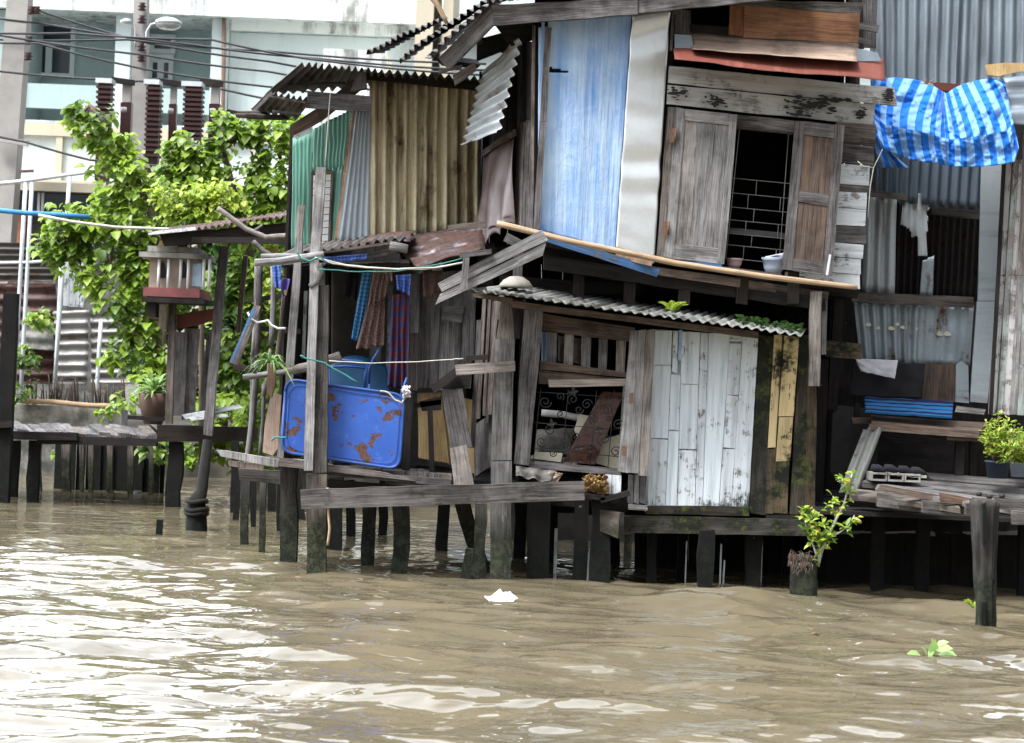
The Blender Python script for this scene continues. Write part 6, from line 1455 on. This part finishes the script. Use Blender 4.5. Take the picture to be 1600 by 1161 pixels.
def marks(m):
    rr = random.Random(4)
    for (x, y, w) in ((1356, 506, 8), (1372, 511, 5), (1392, 512, 9), (1401, 505, 6), (1411, 510, 9), (1432, 512, 3), (1468, 521, 8), (1480, 521, 10)):
        m.poly([(x-w*.6, y+2), (x-w*.2, y-4*rr.random()-1), (x+w*.5, y-1), (x+w*.7, y+3), (x, y+4)], YR-.036, .002, .9)
rp(710, 'yellow_lettering', 'paper', marks)
rp(711, 'grey_panel', 'ggrey', lambda m: (m.q4([(1534, 256), (1570, 256), (1558, 470), (1528, 470)], YR-.25, .03, .6, jit=.01), m.q4([(1527, 471), (1558, 471), (1543, 630), (1516, 628)], YR-.25, .03, .7, jit=.01)))
rr0 = random.Random(21)
for i, (x0, x1, w, mt, t_, y0) in enumerate(((1578, 1550, 11, 'pinkpost', .3, 190), (1588, 1562, 9, 'greenpost', .8, 250), (1597, 1572, 9, 'pinkpost', .7, 250), (1606, 1582, 10, 'woodl', .8, 190), (1616, 1594, 10, 'greenpost', .5, 190), (1628, 1606, 12, 'pinkpost', .4, 190), (1572, 1548, 5, 'woodd', .3, 190))):
    rp(712+i, 'wall_post', mt, lambda m: (m.bd(x0, y0, (x0+x1)/2, 430, w, 21.3-i*.02, .05, tone=t_), m.bd((x0+x1)/2, 431, x1, 648, w, 21.3-i*.02, .05, tone=min(1, t_+.2))))
rp(720, 'silver_awning_sheet', 'galv', lambda m: m.corr([(1566, 190, 20.9), (1568, 118, 21.3), (1640, 112, 21.3), (1640, 192, 20.9)], 3, .03, 10, tone=.5))
rp(721, 'yellow_roof_sheet', 'yply', lambda m: m.poly([(1540, 101), (1570, 98), (1640, 99), (1640, 112), (1592, 112), (1560, 119), (1544, 117)], 21.0, .05, 1.0))
rp(722, 'red_rail', 'redsheet', lambda m: m.bd(1450, 134, 1500, 138, 12, YR-.1, .04, tone=.2))
# bench and boards below
rp(725, 'bench_planks', 'woodb', lambda m: (m.q4([(1360, 648), (1544, 660), (1530, 674), (1362, 660)], [21.4, 21.4, 20.9, 20.9], .04, .7), m.q4([(1358, 662), (1530, 675), (1530, 685), (1358, 672)], 20.9, .05, .9), m.q4([(1480, 678), (1538, 682), (1537, 690), (1480, 688)], 20.95, .05, .5), m.q4([(1330, 652), (1365, 652), (1365, 662), (1332, 662)], 21.1, .05, .2)))
rp(726, 'bench_end', 'woodl', lambda m: (m.q4([(1496, 634), (1540, 640), (1538, 648), (1494, 644)], 21.0, .05, .9),))
rp(727, 'bench_post', 'woodd', lambda m: (m.bd(1500, 690, 1498, 750, 14, 21.1, .06), m.bd(1520, 690, 1519, 745, 10, 21.2, .06)))
rp(728, 'brown_board', 'woodb', lambda m: m.q4([(1443, 568), (1495, 569), (1492, 628), (1440, 626)], YR-.2, .02, .35))
rp(729, 'rusty_board', 'galvr', lambda m: m.poly([(1494, 570), (1502, 564), (1513, 572), (1514, 630), (1493, 628)], YR-.25, .03, .5))
M['dpan'] = plain('dark_grey_board', (.055, .05, .05), .8, scale=3, var=.4)
rp(730, 'round_cornered_panel', 'dpan', lambda m: m.polyw(rrect([(1302, 632), (1375, 640), (1370, 748), (1296, 744)], .1, 21.5), .02, .02))
rp(731, 'back_board', 'woodd', lambda m: (m.q4([(1372, 672), (1492, 690), (1488, 742), (1366, 738)], 21.9, .03, .9), m.q4([(1310, 560), (1345, 566), (1330, 640), (1304, 640)], 21.9, .03, .7), m.q4([(1278, 560), (1306, 565), (1298, 650), (1276, 650)], 21.7, .03, .4)))
rp(732, 'mossy_block', 'mossy', lambda m: m.q4([(1291, 531), (1347, 537), (1346, 562), (1290, 558)], 20.9, .12, .9))
rp(733, 'corner_pole', 'woodd', lambda m: (m.bd(1312, 450, 1300, 640, 16, 21.5, .08, tone=.7), m.bd(1286, 560, 1276, 840, 16, 21.2, .08, tone=.3), m.bd(1340, 630, 1338, 660, 8, 21.3, .05, tone=.6), m.bd(1345, 392, 1318, 408, 8, 21, .04, tone=.6)))
rp(734, 'leaning_sheet', 'asb', lambda m: m.corr([(1350, 668, 20.9), (1378, 672, 20.9), (1342, 770, 20.5), (1312, 766, 20.5)], 2, .02, 10, tone=.4))
# closed dark space beneath
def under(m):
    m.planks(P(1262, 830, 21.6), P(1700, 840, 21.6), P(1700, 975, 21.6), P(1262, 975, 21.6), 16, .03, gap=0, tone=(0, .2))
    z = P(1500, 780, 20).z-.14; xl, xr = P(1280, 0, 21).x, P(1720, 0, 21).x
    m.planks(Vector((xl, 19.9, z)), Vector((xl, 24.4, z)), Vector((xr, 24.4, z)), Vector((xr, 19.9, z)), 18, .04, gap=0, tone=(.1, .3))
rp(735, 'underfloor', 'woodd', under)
# deck
DK = T('landing_deck', 'broken plank landing stage in front of the right-hand tin shack', 'deck', (P(1500, 960, 19).x, 19.2, 0))
def dp(seed, name, mat, fn, parent=DK, **k):
    m = MB(seed); fn(m); return m.build(name, M[mat], parent, **k)
def dplanks(m):
    rr = random.Random(5)
    for (pts, Ys, t_) in ((((1352, 744), (1640, 766), (1640, 782), (1350, 754)), [21.0, 20.4, 20.0, 20.4], .5), (((1372, 755), (1600, 786), (1600, 798), (1370, 764)), [20.4, 18.9, 18.5, 20.0], .9), (((1450, 738), (1640, 752), (1640, 762), (1450, 748)), [21.2, 20.8, 20.6, 21], .3), (((1340, 764), (1500, 786), (1500, 794), (1340, 774)), [20.2, 19.2, 19.0, 20.0], .4)):
        m.q4(pts, Ys, .05, t_, rag=.03)
dp(740, 'deck_planks', 'wood', dplanks)
dp(741, 'pale_edge_beam', 'postg', lambda m: (m.q4([(1330, 766), (1374, 770), (1374, 788), (1330, 782)], 20.0, .1, .5), m.q4([(1372, 771), (1446, 781), (1446, 800), (1372, 792)], 19.6, .1, 1.0), m.q4([(1442, 782), (1516, 790), (1516, 806), (1442, 801)], 19.2, .1, .7), m.q4([(1510, 786), (1534, 786), (1534, 808), (1510, 806)], 18.2, .1, 1.0), m.q4([(1556, 776), (1640, 784), (1640, 800), (1556, 794)], 18.5, .08, 1.0), m.q4([(1584, 798), (1640, 802), (1640, 822), (1584, 820)], 18.3, .1, 1.0)))
dp(742, 'rail_beam', 'woodb', lambda m: (m.q4([(1376, 757), (1480, 776), (1480, 787), (1375, 765)], 19.4, .06, .7, rag=.02), m.q4([(1470, 770), (1580, 790), (1578, 797), (1470, 784)], 19.1, .06, .4)))
dp(743, 'black_bolts', 'iron', lambda m: [m.lathe([(.01, -.02), (.025, -.015), (.025, .015), (.01, .02)], P(x, y, 18.3), 10) for x, y in ((1530, 772), (1546, 776), (1566, 775))])
Yf = YW(1541, 984)
def fpost(m):
    def r(y): return {0: 0}.get(y, 0)
    prof = [(784, 1521, 1568), (820, 1522, 1567), (870, 1524, 1562), (920, 1525, 1559), (950, 1526, 1559), (1012, 1527, 1558)]
    m.rough(prof, Yf-.15, .8, 30, 3, .26)
dp(744, 'front_post', 'postk', fpost, label='thick weathered front post of the landing stage')
dp(745, 'post_split', 'stiltd', lambda m: (m.bd(1537, 786, 1538, 850, 5, Yf-.17, .05), m.bd(1556, 800, 1553, 905, 4, Yf-.17, .05, tone=.1), m.bd(1536, 940, 1535, 1000, 6, Yf-.17, .05)))
m = MB(746); Yw_ = YW(1600, 900)
dp(747, 'rear_pile', 'stiltd', lambda m: [m.beam(P(x, yb, 20.6)-Vector((0, 0, .5)), P(x+3, 800, 20.6), .12, .12, tone=.4) for x, yb in ((1370, 945), (1440, 948), (1600, 955))])
fern(1520, 950, Yf-.05, .12, 7, 748, 'small green sprig growing low on the left side of the thick front post', 'green_sprig', 1.0)
# hollow blocks, shoes
for i, x in enumerate((1362, 1388, 1414)):
    Yb = 20.3; a = P(x, 738+i, Yb); b_ = P(x+25, 752+i, Yb); m = MB(750+i)
    w = b_.x-a.x; h = a.z-b_.z; z0 = b_.z; t_ = .018
    m.box((a.x, Yb, z0), (a.x+w*.96, Yb+.3, z0+t_), .5); m.box((a.x, Yb, z0+h-t_), (a.x+w*.96, Yb+.3, z0+h), .9)
    for f in (0, .30, .63, .87): 
        if f in (0, .87): m.box((a.x+w*f, Yb+.002, z0+t_), (a.x+w*(f+.09), Yb+.3, z0+h-t_), .7)
    m.box((a.x+.02, Yb+.2, z0+t_), (a.x+w*.9, Yb+.29, z0+h-t_), .1)
    m.build('hollow_block', M['conc'], label=['leftmost hollow concrete block in the row at the deck back', 'middle hollow concrete block in the row at the deck back', 'rightmost hollow concrete block in the row at the deck back'][i], cat='block', group='hollow blocks at the deck back')
for i, (x, y, mt, lab) in enumerate(((1372, 735, 'black_cl', 'dark shoe, leftmost on the hollow blocks'), (1392, 735, 'black_cl', 'dark shoe in the middle of the hollow blocks'), (1414, 737, 'conc', 'shoe with a pale sole on the right hollow block'), (1434, 739, 'conc', 'shoe with a pale sole lying past the hollow blocks'))):
    m = MB(760+i); c = P(x, y, 20.35); out = []
    m.tube([c+Vector((-.07, 0, 0)), c+Vector((-.05, 0, .02)), c+Vector((0, 0, .02)), c+Vector((.05, 0, .0)), c+Vector((.075, 0, -.005))], [.015, .04, .038, .028, .012], 10, .5)
    m.build('shoe', M['black_cl'], label=lab, cat='shoe')
    if mt == 'conc':
        s_ = MB(765+i); s_.box(tuple(c+Vector((-.075, -.04, -.045))), tuple(c+Vector((.08, .05, -.02))), .9); s_.build('sole', M['conc'], bpy.data.objects[[o.name for o in bpy.data.objects if o.name.startswith('shoe')][-1]])
# cloths
cloth_q([(1334, 566), (1446, 568), (1440, 622), (1324, 618)], 21.45, .02, 16, 'darkcl', 'dark_blanket', 770, label='dark brown blanket hanging under the rust stained wall', cat='blanket')
cloth_q([(1336, 560), (1403, 563), (1398, 592), (1345, 580)], 21.3, .012, 8, 'whitecl', 'white_cloth', 771, label='white cloth hanging over the dark blanket', cat='cloth', hem=.15)
m = MB(772)
w = [P(1350, 620, 21.35), P(1490, 627, 21.35), P(1488, 656, 20.85), P(1352, 646, 20.85)]
w[2], w[3] = P(1488, 650, 20.95), P(1352, 641, 20.95); m.sheet(*w, 40, 16, lambda u, v: .006*math.sin(v*30)+.008*MN.noise(Vector((u*8, v*5, 0))), .02); m.build('striped_mat', M['mat'], label='blue striped mat spread on the bench', cat='mat')
# striped tarpaulin
def tarp():
    m = MB(773)
    top = [(1361, 128), (1378, 122), (1399, 121), (1430, 124), (1454, 131), (1468, 140), (1479, 146), (1490, 138), (1505, 131), (1525, 126), (1548, 122), (1570, 127)]
    bot = [(1366, 206), (1384, 236), (1405, 244), (1425, 250), (1450, 254), (1470, 257), (1492, 260), (1512, 261), (1540, 260), (1562, 258), (1586, 253), (1592, 230)]
    def at(lst, u):
        x = u*(len(lst)-1); i = min(int(x), len(lst)-2); f = x-i; return (lerp(lst[i][0], lst[i+1][0], f), lerp(lst[i][1], lst[i+1][1], f))
    nu, nv = 110, 60; b = len(m.v)
    for side_ in (0, 1):
        for i in range(nv+1):
            for j in range(nu+1):
                u, v = j/nu, i/nv; a, c = at(top, u), at(bot, u)
                x, y = lerp(a[0], c[0], v), lerp(a[1], c[1], v)
                bul = .16*math.sin(math.pi*v)*math.sin(math.pi*min(1, max(0, u)))**.6
                tuck = .16*math.exp(-((u-.53)/.05)**2)*(1-v)
                cr1 = .07*MN.noise(Vector((u*7, v*4, 1)))-.06*abs(MN.noise(Vector((u*13+v*3, v*7, 2))))-.04*abs(MN.noise(Vector((u*34, v*20, 2))))+.03*math.sin((u-.53)*30*(1.2-v)+2)*(1-v)**1.5
                Y = 21.1-.35*v-bul+tuck+cr1+side_*.004
                m.v.append(P(x, y, Y))
    N = (nu+1)*(nv+1); st = nu+1
    for i in range(nv):
        for j in range(nu):
            a = b+i*st+j
            def uvw(i_, j_): 
                u, v = j_/nu, i_/nv; return (u*1.38+.10*math.sin(v*2.6)*(1 if u < .5 else -.6)+(.07 if v > .62 else 0)*0, v*.8)
            sh = .075 if i > nv*.62 else 0; uq = [(p_[0]+sh, p_[1]) for p_ in (uvw(i, j), uvw(i, j+1), uvw(i+1, j+1), uvw(i+1, j))]
            m.face((a, a+1, a+1+st, a+st), uq, .5, True); m.face((a+N+st, a+N+st+1, a+N+1, a+N), list(reversed(uq)), .5, True)
            for (c, e0, e1) in ((i == 0, (i, j), (i, j+1)), (i == nv-1, (i+1, j+1), (i+1, j)), (j == 0, (i+1, j), (i, j)), (j == nu-1, (i, j+1), (i+1, j+1))):
                if c: p0, p1 = b+e0[0]*st+e0[1], b+e1[0]*st+e1[1]; m.face((p1, p0, p0+N, p1+N), [uvw(*e1), uvw(*e0), uvw(*e0), uvw(*e1)], .5)
    m.build('striped_tarpaulin', M['striped'], label='bright blue and white striped tarpaulin billowing between the shacks', cat='tarpaulin')
tarp()
cloth_q([(1362, 200), (1384, 232), (1420, 262), (1372, 262)], 21.5, .03, 9, 'striped', 'tarpaulin_fold', 774, bpy.data.objects['striped_tarpaulin'])
for i, (pts, mt, lab, nm) in enumerate((([(1379, 233), (1372, 248), (1365, 262), (1360, 290), (1356, 340)], 'rope', 'white cord dangling from the lower left corner of the tarpaulin', 'cord'), ([(1365, 262), (1350, 260), (1340, 252)], 'rope', 'short white cord from the tarpaulin to the plank wall', 'cord'), ([(1578, 252), (1582, 268), (1590, 282), (1584, 296)], 'redsheet', 'thin red cord at the lower right corner of the tarpaulin', 'cord'))):
    m = MB(776+i); m.tube(cv(pts, 19.95 if i < 2 else 20.9), .0045, 6); m.build(nm, M[mt], label=lab, cat='rope')
m = MB(779)
for i in range(7): a = i*.9; m.tube([P(1450, 131, 20.95), P(1450+14*math.cos(a), 131+6*math.sin(a)-3, 20.9)], [.008, .003], 5)
m.build('twine_knot', M['bamboo'], label='straw coloured twine knot on the top edge of the tarpaulin', cat='knot')
# potted shrubs
def shrub(px, py, Y, pr, ph, fol, label, seed, potm):
    k = Y/FPX; c = P(px, py, Y); t = T('potted_shrub', label, 'potted plant', c)
    m = MB(seed); m.lathe([(pr*.8*k, 0), (pr*k, ph*k), (pr*1.08*k, ph*k), (pr*1.08*k, (ph+3)*k), (pr*.9*k, (ph+1)*k), (.02, ph*.85*k)], c, 22); m.build('pot', M[potm], t)
    rr = random.Random(seed); m = MB(seed+1); l = MB(seed+2)
    for i in range(34):
        x, y = rr.gauss(0, .42), rr.random()
        tip = P(px+fol[0]+x*fol[1], py-ph-8-y*fol[2]*(1-.35*abs(x)), Y+rr.uniform(-.22, .22)); st_ = c+Vector((0, 0, ph*k))
        mid = lerp(st_, tip, .5)+Vector((rr.uniform(-.04, .04), 0, -.02)); m.tube([st_, mid, tip], [.008, .005, .003], 5, .4)
        for q_ in range(26):
            s_ = rr.uniform(.35, 1.0); p = lerp(mid, tip, s_)+Vector([rr.gauss(0, .022) for _ in range(3)])
            l.leaf(p, Vector((rr.uniform(-1, 1), rr.uniform(-1, .6), rr.uniform(-.2, 1))), Vector((0, -.3, 1)), .05*rr.uniform(.6, 1.3), .022, rr.random())
    m.build('stems', M['bark'], t); l.build('foliage', M['leafy'], t)
shrub(1558, 747, 20.2, 19, 24, (8, 42, 74), 'bushy bright green shrub in a dark blue pot on the landing stage', 780, 'pot')
shrub(1592, 745, 20.6, 15, 20, (4, 30, 46), 'smaller green shrub in a bluish white pot at the right edge', 785, 'blueb')
# mossy stump with its sapling
Ym = YW(1258, 936)
SM = T('mossy_stump', 'broad mossy stump with a dry grassy top standing in the river below the planks', 'stump', P(1258, 934, Ym))
def stump(m):
    prof = [(872, 1240, 1279), (890, 1238, 1280), (912, 1237, 1281), (960, 1238, 1280)]; m.rough(prof, Ym-.14, .9, 30, 7, .2)
m = MB(790); stump(m); m.build('stump', M['stump'], SM)
m = MB(791); rr = random.Random(5)
for i in range(260):
    x, y = min(1280, max(1238, rr.gauss(1252, 11))), rr.gauss(874, 5) if i < 240 else rr.uniform(870, 900); p = P(x, y, Ym-.13+rr.uniform(0, .2 if y < 880 else .0)); a = rr.uniform(0, 6.28)
    m.tube([p, p+Vector((math.cos(a)*.03, -.02, .015)), p+Vector((math.cos(a)*.05, -.03, -.03))], [.003, .003, .001], 4, rr.random(), cap=False)
m.build('dry_grass', M['woodb'], SM)
SA = T('sapling', 'thin leafy sapling growing from the mossy stump and leaning right', 'sapling', P(1278, 872, Ym))
m = MB(792); brs = [([(1277, 885), (1283, 862), (1292, 842), (1306, 812), (1318, 790), (1326, 762), (1332, 740)], (3.2, 1.2)), ([(1292, 842), (1312, 832), (1328, 820), (1335, 805)], (1.6, .8)), ([(1278, 872), (1270, 850), (1262, 830), (1256, 806), (1258, 796)], (2, .8)), ([(1306, 812), (1300, 790), (1302, 775)], (1, .6)), ([(1326, 762), (1316, 752), (1308, 752)], (1, .6)), ([(1283, 862), (1276, 846), (1282, 828)], (1.2, .6))]
for pts, r in brs: m.tp(pts, r, Ym-.05, n=6, sub=3, tone=.8)
m.build('stem', M['pinkpost'], SA)
m = MB(793)
for pts, r in brs:
    for i in range(len(pts)-1):
        for q_ in range(11 if i else 4):
            s_ = rr.random(); x, y = lerp(pts[i][0], pts[i+1][0], s_), lerp(pts[i][1], pts[i+1][1], s_)
            m.leaf(P(x+rr.gauss(0, 3), y+rr.gauss(0, 3), Ym-.05+rr.uniform(-.05, .05)), Vector((rr.uniform(-1, 1), rr.uniform(-.8, .3), rr.uniform(-.4, .9))), Vector((0, -.5, 1)), rr.uniform(.05, .10), .038, rr.random(), .15)
for (cx, cy, r) in ((1275, 828, 14), (1266, 812, 10), (1290, 836, 10), (1280, 850, 10)):
    for q_ in range(26): m.leaf(P(cx+rr.gauss(0, r*.6), cy+rr.gauss(0, r*.6), Ym-.08+rr.uniform(-.06, .06)), Vector((rr.uniform(-1, 1), rr.uniform(-.8, .3), rr.uniform(-.4, .9))), Vector((0, -.5, 1)), rr.uniform(.05, .10), .036, rr.random(), .15)
m.build('foliage', M['leafy'], SA)
# floating things
Yp = YW(783, 941); c = P(783, 934, Yp); k = Yp/FPX
m = MB(800); nu, nv = 26, 18; b = len(m.v)
for s_ in (0, 1):
    for i in range(nv+1):
        for j in range(nu+1):
            u, v = j/nu*2-1, i/nv*2-1; r2 = u*u*.9+v*v
            h = (10*max(0, 1-abs(u+.1)*1.8)+7*max(0, 1-abs(u-.55)*2.4)+2.5)*max(0, 1-v*v)+2*MN.noise(Vector((u*4, v*4, 2)))
            m.v.append(c+Vector((u*26*k*(1-.3*abs(v)), v*.16, (h-2)*k*1.3-s_*.006)))
N = (nu+1)*(nv+1)
for i in range(nv):
    for j in range(nu):
        a = b+i*(nu+1)+j; m.face((a, a+1, a+nu+2, a+nu+1), [(0, 0)]*4, .8, False); m.face((a+N+nu+1, a+N+nu+2, a+N+1, a+N), [(0, 0)]*4, .8)
m.build('plastic_bag', M['whitepl'], label='crumpled white plastic bag floating in the middle of the river', cat='bag')
Yh = YW(1455, 1030); WH = T('water_plant', 'bright green water plant floating in the river below the landing stage', 'water plant', P(1455, 1030, Yh))
m = MB(801); rr = random.Random(9)
for (x, y, dx, dz, L) in ((1456, 1026, .1, 1, .12), (1460, 1018, 1, .35, .13), (1458, 1020, -.2, 1, .11), (1470, 1026, 1, .1, .13), (1440, 1028, -.9, .3, .12), (1446, 1028, -.2, .5, .11), (1438, 1030, -.6, -.1, .09), (1465, 1028, .5, .2, .12), (1478, 1028, .9, .15, .08), (1462, 1012, 1, .6, .10), (1450, 1030, .3, .6, .1)):
    m.leaf(P(x, y, Yh)+Vector((0, rr.uniform(-.05, .05), .01)), Vector((dx, -.35, dz)), Vector((0, -.6, .8)), L, L*.62, .75+.25*rr.random(), .12)
m.build('leaves', M['leafg'], WH)
m = MB(802); m.tube([P(1452, 1030, Yh), P(1430, 1024, YW(1430, 1024)), P(1400, 1021, YW(1400, 1021)), P(1388, 1019, YW(1388, 1019))], [.008, .006, .005, .003], 6, .9); m.build('runner', M['leafg'], WH)
for i, (x, y, mt) in enumerate(((1310, 983, 'gold'), (1268, 997, 'gold'), (615, 965, 'bamboo'), (576, 958, 'bamboo'), (460, 908, 'bamboo'))):
    Yl = YW(x, y); m = MB(810+i); m.leaf(P(x, y, Yl)+Vector((0, 0, .035)), Vector((1, .2, .05)), Vector((0, 0, 1)), .07, .04, .8, .1)
    m.build('fallen_leaf', M[mt], label=['orange fallen leaf floating under the sapling', 'yellow fallen leaf floating nearest the camera under the mossy stump', 'tan fallen leaf floating farthest right of the two mid-river leaves', 'tan fallen leaf floating just left of another mid-river leaf', 'tan fallen leaf floating beside the left stilts'][i], cat='leaf', group='fallen leaves on the river')
print('objects', len(bpy.data.objects))
